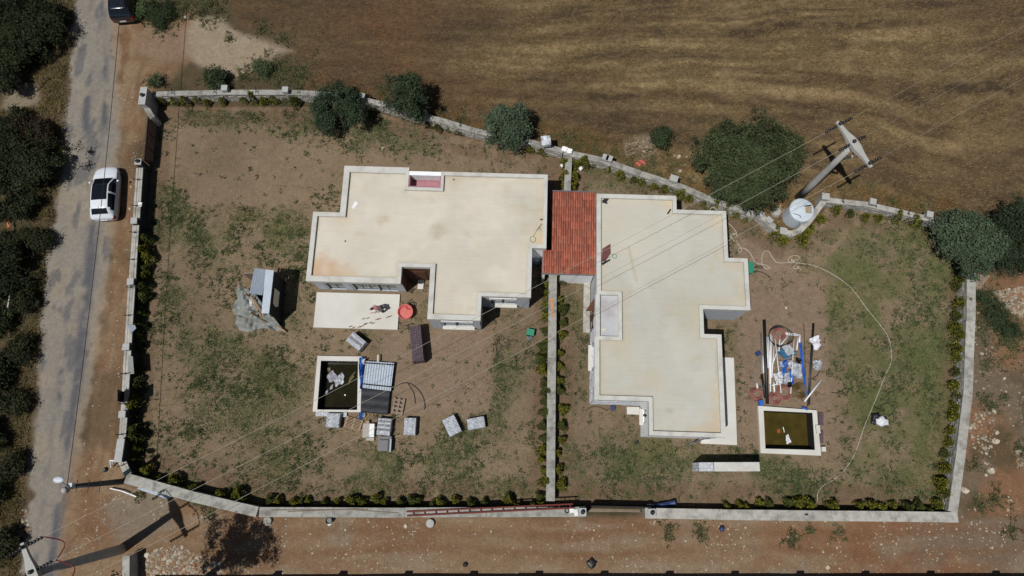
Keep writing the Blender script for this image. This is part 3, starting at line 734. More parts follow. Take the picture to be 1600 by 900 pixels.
# footprints and the small things lying on this roof
fp = MB()
for i, (a, b) in enumerate([(610, 494), (606, 495.5), (593, 498), (589, 499), (583, 505), (579, 504), (572, 505.5), (570, 507), (565, 510), (561, 511), (548, 510), (553, 511.5), (600, 487), (575, 497), (568, 498)]):
    p = G(a, b, .15); fp.box((p.x, p.y, .153), (.26, .09, .004), .35)
o = one(fp, 'footprint_trail', M['rock'], 'faint trail of muddy footprints across the white terrace', 'footprints')
o.data.materials[0] = mat('mud', S(150, 128, 110), var=.2); o['kind'] = 'stuff'
def flat(px, z, th, name, m, label, cat, wob=0.0):
    P = [G(a, b, z) for a, b in px]; mb = MB(); P2_ = [(p.x, p.y) for p in P]
    ar = sum(P2_[i][0] * P2_[(i + 1) % len(P2_)][1] - P2_[(i + 1) % len(P2_)][0] * P2_[i][1] for i in range(len(P2_)))
    mb.prism(P2_ if ar > 0 else P2_[::-1], z, z + th); return one(mb, name, m, label, cat)
flat([(550, 324), (555, 314), (560, 317.5), (553, 327)], dz1, .03, 'offcut_board', M['papersheet'], 'small white board offcut lying near the stepped west edge of the cream roof', 'board')
mb = MB(); p = G(832.5, 374, dz1)
mb.tube([(p.x + .19 * math.cos(a), p.y + .22 * math.sin(a), dz1 + .02) for a in np.linspace(0, 6.28, 14)], .02, 5)
mb.tube(spline([G(833, 370, dz1 + .02), G(839, 359, dz1 + .02), G(845, 351, dz1 + .03)], 3), .015, 5)
one(mb, 'conduit_stub', M['hose_green'], 'green looped conduit stub on the east edge of the cream roof beside the tiled roof', 'conduit')
mb = MB(); mb.tube([G(839, 360, dz1 + .03), G(846, 350, dz1 + .03)], .03, 5); mb.tube([G(843, 355, dz1 + .05), G(844.5, 360, dz1 + .03)], .02, 5)
one(mb, 'dark_stick', M['wood_grey'], 'thin brown stick lying by the green conduit loop on the cream roof', 'stick')
mb = MB(); mb.box(G(846, 343, dz1 + .04), (.22, .08, .08)); one(mb, 'metal_offcut', M['rust'], 'small dark metal offcut above the stick on the cream roof', 'offcut')
for (a, b, l) in ((709, 281, 'tiny dark roof outlet just right of the pink light well'), (539.5, 377, 'tiny dark roof outlet in the west part of the cream roof')):
    mb = MB(); mb.lathe(G(a, b, dz1), [(.05, 0), (.05, .06)], 8); one(mb, 'roof_outlet', M['black'], l, 'outlet')

# ---- the house with the grey roof
H2 = [(933, 301), (1057, 307.5), (1057, 327), (1134, 330), (1138.5, 403), (1168.5, 403.5), (1172.5, 485), (1099, 482.5), (1100, 522), (1127.5, 522.5), (1134, 682), (1015, 682), (1013, 626.5), (928.5, 625), (929, 525), (966, 525), (966, 461), (931.5, 460)]
def deck2(x, y, inner):
    A = deck_base(x, y, (196, 192, 179), (190, 188, 177), inner)
    lx = smooth(-(x - G(1040, 400).x), -1, 3) * smooth(y - G(1040, 430).y, -3, 2); A = mixc(A, S(206, 199, 181), lx * .6)
    A = spot(A, x, y, (1126, 668), 3.3, 1.7, (202, 176, 144), .45, 21); A = spot(A, x, y, (1124, 610), 3.3, 1.0, (200, 184, 154), .4, 22)
    A = spot(A, x, y, (1080, 490), 3.3, 2.6, (190, 182, 158), .5, 23); A = spot(A, x, y, (1047, 642), 3.3, .4, (170, 166, 150), .6, 24)
    A = spot(A, x, y, (1050, 317), 3.3, 1.0, (220, 196, 160), .5, 25); A = spot(A, x, y, (1125, 345), 3.3, 1.0, (214, 194, 160), .5, 26)
    # old straight cement trail
    a, b = G(983, 388, 3.3), G(994, 438, 3.3); t = np.clip(((x - a.x) * (b.x - a.x) + (y - a.y) * (b.y - a.y)) / (b - a).length_squared, 0, 1)
    d = np.hypot(x - a.x - t * (b.x - a.x), y - a.y - t * (b.y - a.y)); A = mixc(A, S(186, 172, 142), smooth(.12 - d, 0, .05) * .6)
    return A
pw2 = {'all': .27, F_((0, 1)): .30, F_((17, 0)): .30, F_((13, 14)): .34, F_((12, 13)): .30, F_((11, 12)): .26, F_((10, 11)): .28, F_((9, 10)): .30, F_((14, 15)): .26, F_((15, 16)): .26, F_((16, 17)): .26}
ov2 = {'all': .06}
h2, sg2, R2, in2, ang2, dz2, ix2 = house('flat_roofed_house', 'single storey house with a flat greyish roof and stone clad corner right of the carport', H2, ZT, ov2, pw2, (14, 15, 16, 17), M['white'], deck2)
ops2 = {}
sQ, _ = sg2[F_((11, 12))]; wC = tspan(sQ, (1003, 640), (1003, 660), 1.8); ops2[F_((11, 12))] = [(wC[0], wC[1], 1.0, 2.4)]
sV, _ = sg2[F_((13, 0))]; wD = tspan(sV, (924, 540), (924, 575), 1.5); ops2[F_((13, 0))] = [(wD[0], wD[1], 1.0, 2.5)]
for k, (s, tr) in sg2.items():
    mm = M['grey_stone'] if k in (F_((12, 13)), F_((13, 0))) else M['grey_clad'] if k in (F_((6, 7)), F_((7, 8))) else M['white']
    wall_segment(h2, s, mm, ops2.get(k, []), TOP1, tr)
    if k == F_((12, 13)) or k == F_((13, 0)):        # split stone facing: uneven stones standing proud
        st = MB(); LL = s.L if k == F_((12, 13)) else s.L
        z = .06
        while z < TOP1 - .12:
            hh = random.uniform(.10, .2); t = 0.02
            lim = LL - .05 if k == F_((12, 13)) else 5.6
            while t < lim - .1:
                ww = min(random.uniform(.2, .55), lim - t)
                q0, q1 = (t, t + ww) if k == F_((12, 13)) else ((s.L - t - ww, s.L - t) if sV.P.y > s.at(s.L, 0, 0)[1] else (t, t + ww))
                if not (k == F_((13, 0)) and q1 > wD[0] - .15 and q0 < wD[1] + .15 and z > .85 and z < 2.6):
                    s.box(st, q0, q1 - .015, z, min(z + hh - .015, TOP1 - .02), -random.uniform(.02, .06), -.002)
                t += ww
            z += hh
        tag(st.build('facing_stone', M['grey_stone'], h2), kind='stuff')
bb = MB(); s6 = sg2[F_((6, 7))][0]
for q in range(9): s6.box(bb, .02, s6.L - .02, .18 + q * .32, .18 + q * .32 + .29, -.028, -.002)
tag(bb.build('cladding_board', M['grey_clad'], h2), kind='stuff')
window(h2, sQ, wC[0], wC[1], 1.0, 2.4, 1, lintel=False); window(h2, sV, wD[0], wD[1], 1.0, 2.5, 1, lintel=False, lamp=False, dark=False)
# brown canopy and door on the west side
t0, t1 = tspan(sV, (926, 467), (926, 486), 2.4)
cb = MB(); p = [sV.at(t0, -.05, 2.5), sV.at(t1, -.05, 2.5), sV.at(t1, -.6, 2.3), sV.at(t0, -.06, 2.42)] if sV.at(t0, 0, 0)[1] > sV.at(t1, 0, 0)[1] else [sV.at(t1, -.05, 2.5), sV.at(t0, -.05, 2.5), sV.at(t0, -.6, 2.3), sV.at(t1, -.06, 2.42)]
q = [(a, b, c - .06) for a, b, c in p]; cb.add(p + q, [(0, 1, 2, 3), (7, 6, 5, 4), (0, 4, 5, 1), (1, 5, 6, 2), (2, 6, 7, 3), (3, 7, 4, 0)])
cb.build('door_canopy', M['wood_wall'], h2)
d_ = MB(); a0, a1 = tspan(sV, (926, 490), (926, 520), .5); sV.box(d_, a0, a1, .02, 2.2, -.05, -.004); d_.build('entrance_door', M['wood_wall'], h2)
d_ = MB(); a0, a1 = tspan(sV, (924, 432), (924, 520), .1); sV.box(d_, a0, a1, .0, .12, -.55, -.07); d_.build('doorstep', M['coping'], h2)
d_ = MB(); sQ.box(d_, sQ.tproj(1000, 648, .1), sQ.tproj(996, 636, .1), .01, .14, -.95, -.08) if sQ.tproj(1000, 648, .1) < sQ.tproj(996, 636, .1) else sQ.box(d_, sQ.tproj(996, 636, .1), sQ.tproj(1000, 648, .1), .01, .14, -.95, -.08)
d_.build('doorstep', M['slab'], h2)
# covered shaft in the roof
wv = {ix2[k]: R2[k] for k in range(len(R2))}
A_, B_, C_, D_ = [Vector((*wv[k], 0)) for k in (14, 15, 16, 17)]
c_ = (A_ + B_ + C_ + D_) / 4; ea = (B_ - A_); eb = (C_ - B_); aw2 = math.atan2(ea.y, ea.x)
sh = MB(); sh.box((c_.x, c_.y, 3.2), (ea.length - .03, eb.length - .02, .1), aw2); o = sh.build('shaft_cover', M['slab'], h2)
o.data.materials[0] = mat('grey_screed', S(190, 190, 190), var=.06, stain=S(158, 130, 134), stain_amt=.8, stain_scale=.55)
sh = MB(); m_ = (A_ + D_) / 2; u_ = ea.normalized(); p = m_ + u_ * .15; sh.box((p.x, p.y, 3.29), (.29, eb.length - .006, .418), aw2); sh.build('shaft_wall', M['render'], h2)
mb = MB(); mb.box(G(944, 515, 3.28), (.28, .16, .07), .05); one(mb, 'cement_block', M['cream'], 'small cream block on the shaft cover at the west edge of the grey roof', 'block')
# things on this roof
flat([(941, 389), (953.5, 381), (954, 396), (946, 408), (940, 409)], dz2, .05, 'rusty_sheet', M['rust'], 'rusty brown sheet lying at the west edge of the grey roof beside the tiles', 'sheet')
flat([(940, 411), (953, 405), (953, 407.5), (941, 415)], dz2, .09, 'dark_angle_bar', M['navy'], 'dark bar lying under the rusty sheet on the grey roof', 'bar').data.materials[0] = M['frame_dark']
mb = MB(); p = G(960, 400.5, dz2); mb.tube([(p.x + .15 * math.cos(a), p.y + .15 * math.sin(a), dz2 + .02) for a in np.linspace(0, 6.28, 12)], .02, 5); mb.tube([G(958, 398, dz2 + .02), G(954, 397, dz2 + .03)], .015, 5)
one(mb, 'conduit_stub', M['hose_green'], 'green looped conduit stub beside the rusty sheet on the grey roof', 'conduit')
flat([(941, 313), (948, 309), (951, 312), (948, 315), (949, 319), (943, 317), (941, 318)], dz2, .06, 'crumpled_sheet', M['frame_dark'], 'crumpled dark sheet in the north west corner of the grey roof', 'sheet')
mb = MB(); mb.box(G(1045.5, 330.5, dz2 + .04), (.42, .1, .07), .98); one(mb, 'short_board', M['wood_dark'], 'short dark board by the north step of the grey roof', 'board')
mb = MB(); mb.tube([G(1119, 605, dz2 + .03), G(1119.5, 599, dz2 + .03)], .035, 6); one(mb, 'pipe_stub', M['cream'], 'tiny pale pipe stub at the east edge of the grey roof', 'pipe')
# side terrace
R_, _, cc = snap([(1126, 558), (1146, 559), (1152.5, 695), (1095, 693.5), (1095, 680), (1128, 681)], .14)
tb = MB().prism(R_ if cc else R_[::-1], 0, .14); tag(one(tb, 'terrace', M['slab'], 'narrow L shaped white terrace along the east side of the grey roofed house', 'terrace'))
pth = [G(1110, 685, 2.6), G(1100, 685.5, 2.6), G(1086, 691, .3), G(1077, 694, .1)]
mb = MB(); mb.tube([pth[0], pth[1]], .05, 8); mb.tube([pth[1], pth[2]], .05, 8); mb.tube([pth[2], pth[3]], .05, 8); mb.build('drainpipe', M['pvc_grey'], h2)
mb = MB(); mb.box(G(995, 692, .12), (.15, .2, .24)); one(mb, 'junction_box', M['black'], 'small dark box at the foot of the white south wall', 'box')
mb = MB(); mb.box(G(957, 637.5, .12), (.28, .24, .24)); one(mb, 'crate', M['navy'], 'small navy crate below the grey stone clad wall', 'crate')
mb = MB(); mb.tube(spline([G(920, 638, .02), G(930, 635, .02), G(942, 638, .02), G(950, 642, .02)], 4), .02, 5); one(mb, 'cable', M['cable'], 'dark cable curving on the soil below the grey stone clad wall', 'cable')

# ---- tiled carport between the houses
cp_z0, cp_z1 = 2.75, 3.0         # south eaves, north edge
root = thing('carport', 'open carport with a red clay tiled roof between the two flat roofed houses', 'carport', G(895, 365, 0))
Acp = [G(862, 299.5, cp_z1), G(931.5, 301.5, cp_z1), G(931.5, 428.5, cp_z0), G(847.5, 425, cp_z0)]
ux = (Acp[1] - Acp[0]); ux.z = 0; ux.normalize(); vy = Vector((ux.y, -ux.x, 0))
Lx = (Acp[1] - Acp[0]).length; Ly = (Acp[2] - Acp[1]).length; O = Acp[1]; slope = (cp_z1 - cp_z0) / Ly
def cpt(a, b, dz=0): p = O - ux * a + vy * b; return Vector((p.x, p.y, cp_z1 - slope * b + dz))
xw = (G(862, 390, 2.8) - O).dot(-ux); xl = (G(847.5, 425, cp_z0) - O).dot(-ux); yn = (G(855, 393, 2.85) - O).dot(vy)
rows = 11; pitch = .158; rl = Ly / rows
tm = MB()                         # one barrel tile, tapered, overlapping the next
tm.grid(lambda a, b: (math.cos(math.pi * (1 - a)) * (.070 + .014 * b), -b * (rl + .05), math.sin(math.pi * a) * (.055 + .015 * b) + .015 + .055 * b), 6, 1)
tmesh = None; cnt = 0
rot = Matrix((( -ux.x * -1, -vy.x, 0), (ux.y, -vy.y, 0), (0, 0, 1)))
sl = Euler((0, 0, math.atan2(ux.y, ux.x))).to_matrix() @ Euler((math.atan(slope), 0, 0)).to_matrix()
for r in range(rows):
    b0 = r * rl; wid = xl if b0 > yn - rl * .5 else xw; nc = int(wid / pitch)
    for c in range(nc):
        if cnt >= 298: break
        p = cpt((c + .5) * wid / nc, b0, random.uniform(0, .008))
        if tmesh is None: o = tm.build('roof_tile', M['tile']); tmesh = o.data; tmesh.polygons.foreach_set("use_smooth", [True] * len(tmesh.polygons)); o.parent = root
        else: o = link('roof_tile', tmesh, root)
        o.location = p - root.location; o.rotation_euler = (sl @ Euler((0, 0, random.gauss(0, .012))).to_matrix()).to_euler(); cnt += 1
dk = MB()
for (a0, a1, b0, b1) in ((0, xw, 0, yn - .002), (0, xl, yn, Ly)):
    vs = [cpt(a, b, dz) for dz in (-.12, -.005) for a, b in ((a0, b0), (a0, b1), (a1, b1), (a1, b0))]
    dk.add(vs, [(0, 1, 2, 3), (7, 6, 5, 4), (0, 4, 5, 1), (1, 5, 6, 2), (2, 6, 7, 3), (3, 7, 4, 0)])
o = dk.build('roof_deck', M['tile'], root)
mb = MB(); mb.tube([cpt(-.05, Ly + .05, -.06), cpt(xl + .05, Ly + .05, -.06)], .06, 6); mb.tube([cpt(-.02, -.06, .03), cpt(xw + .02, -.06, .03)], .05, 6); mb.build('gutter', M['rim'], root)
mb = MB(); p0, p1 = cpt(0.1, Ly - .14), cpt(2.35, Ly - .14); d = p1 - p0; mb.box(((p0.x + p1.x) / 2, (p0.y + p1.y) / 2, 1.3), (d.length, .2, 2.6), math.atan2(d.y, d.x)); mb.build('wall', M['white'], root)
mb = MB(); p0, p1 = cpt(xl - .12, yn + .1), cpt(xl - .12, Ly - .1); d = p1 - p0; mb.box(((p0.x + p1.x) / 2, (p0.y + p1.y) / 2, 1.3), (d.length, .18, 2.58), math.atan2(d.y, d.x)); mb.build('wall', M['white'], root)
for a, b in ((.15, .2), (xw - .2, .2)):
    p = cpt(a, b); mb = MB().box((p.x, p.y, (p.z - .12) / 2), (.22, .22, p.z - .13)); mb.build('column', M['white'], root)
mb = MB(); p = G(838, 408, .0); mb.lathe((p.x, p.y, 0), [(.30, 0), (.32, .1), (.32, .9), (.26, 1.0), (.1, 1.03)], 18); one(mb, 'water_heater', M['tin_blue'], 'blue grey drum standing in the shade between the left house and the carport', 'drum')

# ================================================================== GARDEN WALLS
def poly_len(P): return sum((P[i + 1] - P[i]).length for i in range(len(P) - 1))
def garden_wall(label, px, z, width, piers=(), block=2.2, strips=1, cmat='coping', bmat='stone', piersize=(.46, .46, .38), brackets=0, gap_list=(), stones='none', nm='boundary_wall', body_w=None):
    """coping centre line px surveyed at height z"""
    P = [G(a, b, z) for a, b in px]; base = Vector((P[0].x, P[0].y, 0))
    root = thing(nm, label, 'wall', base); bw = body_w or (width - .12)
    # body: mitred strip
    def offs(Pp, d):
        out = []
        for i in range(len(Pp)):
            t1 = (Pp[i] - Pp[i - 1]) if i > 0 else (Pp[1] - Pp[0]); t2 = (Pp[i + 1] - Pp[i]) if i < len(Pp) - 1 else t1
            t1 = t1.normalized(); t2 = t2.normalized(); n = Vector((-(t1.y + t2.y), t1.x + t2.x, 0)).normalized()
            c = max(.5, n.dot(Vector((-t1.y, t1.x, 0)))); out.append(Pp[i] + n * (d / c))
        return out
    Lf, Rt = offs(P, bw / 2), offs(P, -bw / 2); b = MB(); n = len(P)
    vs = [(p.x, p.y, -.05) for p in Lf] + [(p.x, p.y, z - .1) for p in Lf] + [(p.x, p.y, -.05) for p in Rt] + [(p.x, p.y, z - .1) for p in Rt]
    fs = []
    for i in range(n - 1): fs += [(i + 1, i, n + i, n + i + 1), (2 * n + i, 2 * n + i + 1, 3 * n + i + 1, 3 * n + i), (n + i, 3 * n + i, 3 * n + i + 1, n + i + 1)]
    fs += [(0, 2 * n, 3 * n, n), (n - 1, 2 * n - 1, 4 * n - 1, 3 * n - 1)]
    b.add(vs, fs); b.build('wall_body', M[bmat], root)
    # coping blocks with recessed joints
    cops = []
    for i in range(n - 1):
        d = P[i + 1] - P[i]; L = d.length; k = max(1, round(L / block)); u = d.normalized(); nn = Vector((-u.y, u.x, 0)); a = math.atan2(u.y, u.x)
        for q in range(k):
            t0, t1 = q * L / k + .008, (q + 1) * L / k - .008; c = P[i] + u * ((t0 + t1) / 2)
            if any((G(*gp, z) - c).length < gr for gp, gr in gap_list): continue
            mb = MB(); th = .1; jz = random.uniform(-.006, .006)
            for s_ in range(strips):
                wd = width / strips; off = -width / 2 + wd * (s_ + .5); cc_ = c + nn * (off + random.uniform(-.01, .01))
                mb.box((cc_.x, cc_.y, z - .05 + jz + random.uniform(-.004, .004)), (t1 - t0, wd - (.018 if strips > 1 else 0), th), a + random.gauss(0, .004))
            mb.build('coping_block', M[cmat], root)
    if stones != 'none':
        st = MB()
        for side in ((1,) if stones == 'left' else (-1,) if stones == 'right' else (1, -1)):
            for i in range(n - 1):
                d = P[i + 1] - P[i]; L = d.length; u = d.normalized(); nn = Vector((-u.y, u.x, 0)) * side; zz = .02; a = math.atan2(u.y, u.x)
                while zz < z - .16:
                    hh = random.uniform(.14, .26); t = random.uniform(0, .1)
                    while t < L - .1:
                        ww = min(random.uniform(.18, .5), L - t); pr = random.uniform(.02, .07)
                        c = P[i] + u * (t + ww / 2) + nn * (bw / 2 + pr / 2 - .005)
                        st.box((c.x, c.y, min(zz + hh / 2, z - .14)), (ww - .02, pr + .01, min(hh, z - .12 - zz) - .02), a + random.gauss(0, .02)); t += ww
                    zz += hh
        tag(st.build('facing_stone', M[bmat], root), kind='stuff')
    for pr in piers:
        a, bb_, *rest = pr; hh = rest[0] if rest else piersize[2]; sx, sy = (rest[1], rest[2]) if len(rest) > 2 else piersize[:2]
        p = G(a, bb_, z + hh); j = min(range(n - 1), key=lambda q: ((P[q] + P[q + 1]) / 2 - p).length); d = P[j + 1] - P[j]; an = math.atan2(d.y, d.x)
        if len(rest) > 3: an = rest[3]
        pl = MB().box((p.x, p.y, (z + hh - .06) / 2 - .03), (sx - .06, sy - .06, z + hh - .0), an).build('pier', M[bmat], root)
        MB().box((p.x, p.y, z + hh), (sx, sy, .12), an).build('pier_cap', M['pillar'], pl)
        if len(rest) > 4:
            lm = MB().lathe((p.x + rest[4] * .0, p.y, z + hh + .06), [(.08, 0), (.13, .04), (.14, .18), (.06, .24)], 12); lm.build('pier_lamp', M['black'], pl)
    if brackets:
        tot = poly_len(P); k = 0; t = brackets * .5
        while t < tot:
            acc = 0
            for i in range(n - 1):
                L = (P[i + 1] - P[i]).length
                if t <= acc + L: break
                acc += L
            u = (P[i + 1] - P[i]).normalized(); nn = Vector((-u.y, u.x, 0)); p = P[i] + u * (t - acc)
            mb = MB(); mb.tube([p + nn * .24 + Vector((0, 0, .38)), p + Vector((0, 0, .16)), p - nn * .24 + Vector((0, 0, .38))], .028, 4); mb.tube([p, p + Vector((0, 0, .17))], .03, 4)
            mb.build('fence_bracket', M['steel_black'], root); t += brackets
    return root
# left wall beside the road
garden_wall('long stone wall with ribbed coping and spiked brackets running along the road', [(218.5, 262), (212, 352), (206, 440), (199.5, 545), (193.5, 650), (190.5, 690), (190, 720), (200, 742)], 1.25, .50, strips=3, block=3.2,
            piers=[(216, 253, .3, .48, .46, 0, 1), (209.5, 345), (204, 440), (197, 542), (191, 647.5), (187, 704, .5, 1.5, .5, 1.56)], brackets=2.05, bmat='wall_dark')
# tall gate pier and the short slanted stone return
garden_wall('short stone wall with a tall slab pier at the top end of the brown gate', [(228, 168), (238, 184)], 1.3, .42, piers=[(223.5, 150, .55, .52, 1.45, 0, 1)], block=1.2, bmat='stone', cmat='coping_grey', stones='both')
garden_wall('stone wall along the back of the left garden with square piers and grey coping', [(238, 147), (352, 144), (446, 144), (520, 147), (570, 156), (600, 163), (658, 180), (700, 191), (742, 204), (830, 222), (880, 236)], 1.1, .42, block=2.4,
            piers=[(350.5, 137.5), (445.5, 140), (565, 150), (660.5, 174), (853, 218)], brackets=3.2, stones='right', cmat='coping_grey')
garden_wall('broken stone wall behind the right garden, running up to the largest round tree', [(881, 237), (944, 251), (1000, 271), (1060, 290), (1110, 311), (1180, 336)], 1.05, .46, block=1.5, piers=[(946, 246, .3), (952, 247.5, .3), (1053, 279, .3, .6, .5)], stones='right', cmat='coping_grey')
garden_wall('curved white stone wall swinging round the white tank', [(1188, 335), (1204, 350), (1220, 362), (1236, 365), (1250, 360), (1263, 347), (1277, 328), (1290, 311)], .95, .42, block=1.0, piers=[(1188, 333, .2, .5, .4), (1202, 344, .2, .5, .4), (1224, 361, .25, .5, .5)], stones='right', cmat='coping')
garden_wall('stone wall with square piers from the concrete pole to the right hand olive tree', [(1290, 312), (1360, 320), (1400, 329), (1452, 342), (1500, 350)], 1.05, .40, block=1.8, piers=[(1290, 307, .3, .55, .5), (1364, 315), (1453, 335)], brackets=2.4, stones='right', cmat='coping')
garden_wall('right boundary wall of pale concrete blocks beside the waste ground', [(1518, 421), (1517, 500), (1512, 620), (1503, 700), (1489, 800)], 1.2, .62, block=2.6, stones='right', cmat='coping')
garden_wall('slanting grey concrete capped wall from the roadside corner', [(196, 747), (300, 776), (402, 800)], 1.25, .66, block=20, bmat='coping_grey', cmat='coping_grey')
garden_wall('plain grey concrete capped front wall of the left garden with a red ladder on it', [(405, 800), (520, 800.5), (632, 801), (760, 800.5), (915, 800)], 1.25, .62, block=5.3, bmat='coping_grey', cmat='coping_grey', piers=[(910, 800, .12, .5, .5, 0, 1)])
garden_wall('plain pale concrete capped front wall of the right garden', [(1008, 802), (1130, 804), (1300, 806), (1497, 808)], 1.1, .66, block=4.6, bmat='coping_grey', cmat='coping', piers=[(1018.5, 801, .15, .5, .5, 0, 1)])
garden_wall('plain concrete wall dividing the two gardens below the carport', [(864, 428), (862, 560), (860, 783)], .95, .58, block=4.2, bmat='coping_grey', cmat='coping_grey', nm='dividing_wall')
garden_wall('short concrete wall dividing the gardens above the carport', [(889, 240), (886.5, 298)], .95, .5, block=3, bmat='coping_grey', cmat='coping_grey', nm='dividing_wall')
garden_wall('low grey wall end with two coping strips beside the rubble heap', [(197, 868), (196, 960)], 1.2, .5, strips=2, block=3, bmat='stone')
# wall across the lane: only its pillared shadow enters the picture
garden_wall('long wall with piers just below the lane, seen mostly by its shadow', [(215, 918), (800, 915), (1640, 915)], 1.3, .4, block=6, bmat='stone', cmat='coping', piers=[(q, 917, .4) for q in range(300, 1640, 106)])
# angled white boards leaning in the corner
mb = MB(); mb.add([G(216, 762, .9), G(222, 758, 1.0), G(268, 775, .15), G(262, 778, .05), G(214, 764, .88), G(220, 760, .98), G(268, 776, .10), G(261, 780, 0)], [(0, 1, 2, 3), (7, 6, 5, 4), (0, 4, 5, 1), (1, 5, 6, 2), (2, 6, 7, 3), (3, 7, 4, 0)])
one(mb, 'leaning_panel', M['tin'], 'pale metal panel leaning along the foot of the slanting corner wall', 'panel')
# small finds on the walls
flat([(1446 / 4 * 0 + 201, 507), (211, 508), (213, 513), (205, 521), (203, 520)], 1.27, .03, 'metal_plate', M['tin_blue'], 'bent blue grey plate on the ribbed coping of the roadside wall', 'plate')
flat([(201, 556), (208, 557), (210, 584), (200, 585)], 1.27, .05, 'debris_sheet', M['tarp'], 'crumpled blue grey debris sheet on the roadside wall', 'sheet')
mb = MB(); a, b, c, d = G(184, 608, 1.9), G(193, 612, 1.3), G(192, 629, 1.3), G(184, 627, 1.9); e, f = G(201, 607, 1.9), G(200, 627, 1.9); th = Vector((0, 0, .03))
mb.add([a, b, c, d, a + th, b + th, c + th, d + th], [(3, 2, 1, 0), (4, 5, 6, 7), (0, 1, 5, 4), (1, 2, 6, 5), (2, 3, 7, 6), (3, 0, 4, 7)]); mb.add([b, e, f, c, b + th, e + th, f + th, c + th], [(3, 2, 1, 0), (4, 5, 6, 7), (0, 1, 5, 4), (1, 2, 6, 5), (2, 3, 7, 6), (3, 0, 4, 7)])
one(mb, 'folded_panel', M['steel_black'], 'dark folded panel standing open on the roadside wall', 'panel')
mb = MB(); mb.box(G(219, 319.5, 1.28), (.26, .3, .05)); one(mb, 'white_tile', M['papersheet'], 'white square tile on the roadside wall near the gate', 'tile')
for q, (a, b, l) in enumerate([(886, 798, 'black rubber ring on the front wall near the gate pier')]):
    mb = MB(); p = G(a, b, 1.3); mb.tube([(p.x + .13 * math.cos(t), p.y + .13 * math.sin(t), 1.29) for t in np.linspace(0, 2 * math.pi, 14, endpoint=False)], .04, 6, closed=True); one(mb, 'rubber_ring', M['black'], l, 'ring')
mb = MB(); mb.box(G(893, 797.5, 1.29), (.28, .3, .07), .1); one(mb, 'white_box', M['papersheet'], 'white flat box next to the rubber ring on the front wall', 'box')
mb = MB(); mb.box(G(900, 801, 1.29), (.26, .42, .06), .1); mb.box(G(900.5, 799.5, 1.33), (.16, .2, .03), .1); one(mb, 'white_socket_box', M['frame_white'], 'white socket box beside the gate pier on the front wall', 'box')
flat([(860, 466), (864, 466), (865, 482), (861, 484)], .955, .006, 'dust_heap', M['orange'], 'orange streak of spilled sand on the dividing wall', 'sand')
flat([(861, 486), (864, 485), (864.5, 496), (861.5, 495)], .955, .006, 'dust_heap', M['orange'], 'smaller orange blotch of sand below the streak on the dividing wall', 'sand')
for (a, b, l) in ((882, 233, 'left'), (889.5, 236, 'right')):
    mb = MB(); mb.box(G(a, b, 1.15), (.4, .36, .14), -.3); mb.box(G(a + 1, b + 2, 1.27), (.22, .2, .1), .2); one(mb, 'white_block', M['white'], f'{l} of two white broken blocks where the short dividing wall meets the back wall', 'block')
mb = MB(); mb.box(G(853, 221, 1.75), (.7, .75, .3), .1); mb.box(G(853, 219.5, 1.95), (.28, .72, .1), .3); one(mb, 'plastic_sack', M['bag'], 'black and white plastic sack on the pier of the back wall', 'sack').data.materials[0] = mat('printed_sack', S(215, 218, 224), var=.3, stain=S(40, 44, 52), stain_amt=1.0, stain_scale=2.2)
for (a, b, l) in ((878, 258, 'white sheet of paper caught in the shrub left of the short dividing wall'), (907, 263, 'white sheet of paper caught in the shrub right of the short dividing wall')):
    flat([(a - 3, b), (a + 1, b - 4), (a + 4, b), (a, b + 4)], .35, .02, 'paper_scrap', M['papersheet'], l, 'paper')

# ================================================================== GATES
def slat_gate(label, pa, pb, h, slats, m, nm, wheel=False):
    A, B = G(*pa, 0), G(*pb, 0); d = B - A; L = d.length; a = math.atan2(d.y, d.x); u = d.normalized()
    root = thing(nm, label, 'gate', A)
    for z, dz in ((.1, .08), (h, .07)):
        c = A + u * L / 2; MB().box((c.x, c.y, z), (L, .07, dz), a).build('rail', m, root)
    npst = 4
    for k in range(npst):
        c = A + u * (L * k / (npst - 1) * .985 + .03); MB().box((c.x, c.y, h / 2 + .06), (.06, .068, h - .17), a).build('post', m, root)
    hh = (h - .25) / slats
    for k in range(slats):
        c = A + u * L / 2; MB().box((c.x, c.y, .17 + hh * (k + .5)), (L - .1, .03, hh * .72), a).build('slat', m, root)
    return root
slat_gate('dark brown slatted sliding gate facing the road', (245, 196), (239, 262), 1.35, 6, M['gate_brown'], 'sliding_gate')
slat_gate('black slatted sliding gate behind the front entrance', (921, 789.5), (1012, 791.5), 1.15, 6, M['gate_dark'], 'sliding_gate')
mb = MB(); mb.box(G(1015, 791.5, .3), (.5, .3, .6), 0.03); mb.box(G(1014, 790, .72), (.3, .2, .2), 0.03); one(mb, 'gate_motor', M['frame_dark'], 'dark gate motor box at the right end of the black gate', 'motor')
mb = MB(); mb.tube(spline([G(1023, 790, .2), G(1035, 789, .4), G(1045, 787, .25), G(1056, 785, .3)], 4), .14, 7, .2); one(mb, 'blue_roll', M['navy'], 'blue plastic roll lying behind the front wall right of the black gate', 'roll', smooth=True)
flat([(896, 797), (896, 797.6), (1004, 800.5), (1004, 800)], .03, .05, 'gate_rail', M['coping_grey'], 'thin floor rail across the front entrance', 'rail')
flat([(922, 794), (1000, 796), (1000, 800), (920, 800)], .02, .05, 'concrete_threshold', M['coping'], 'worn concrete threshold in the front gateway', 'threshold').data.materials[0] = mat('muddy_concrete', S(126, 108, 88), var=.15)

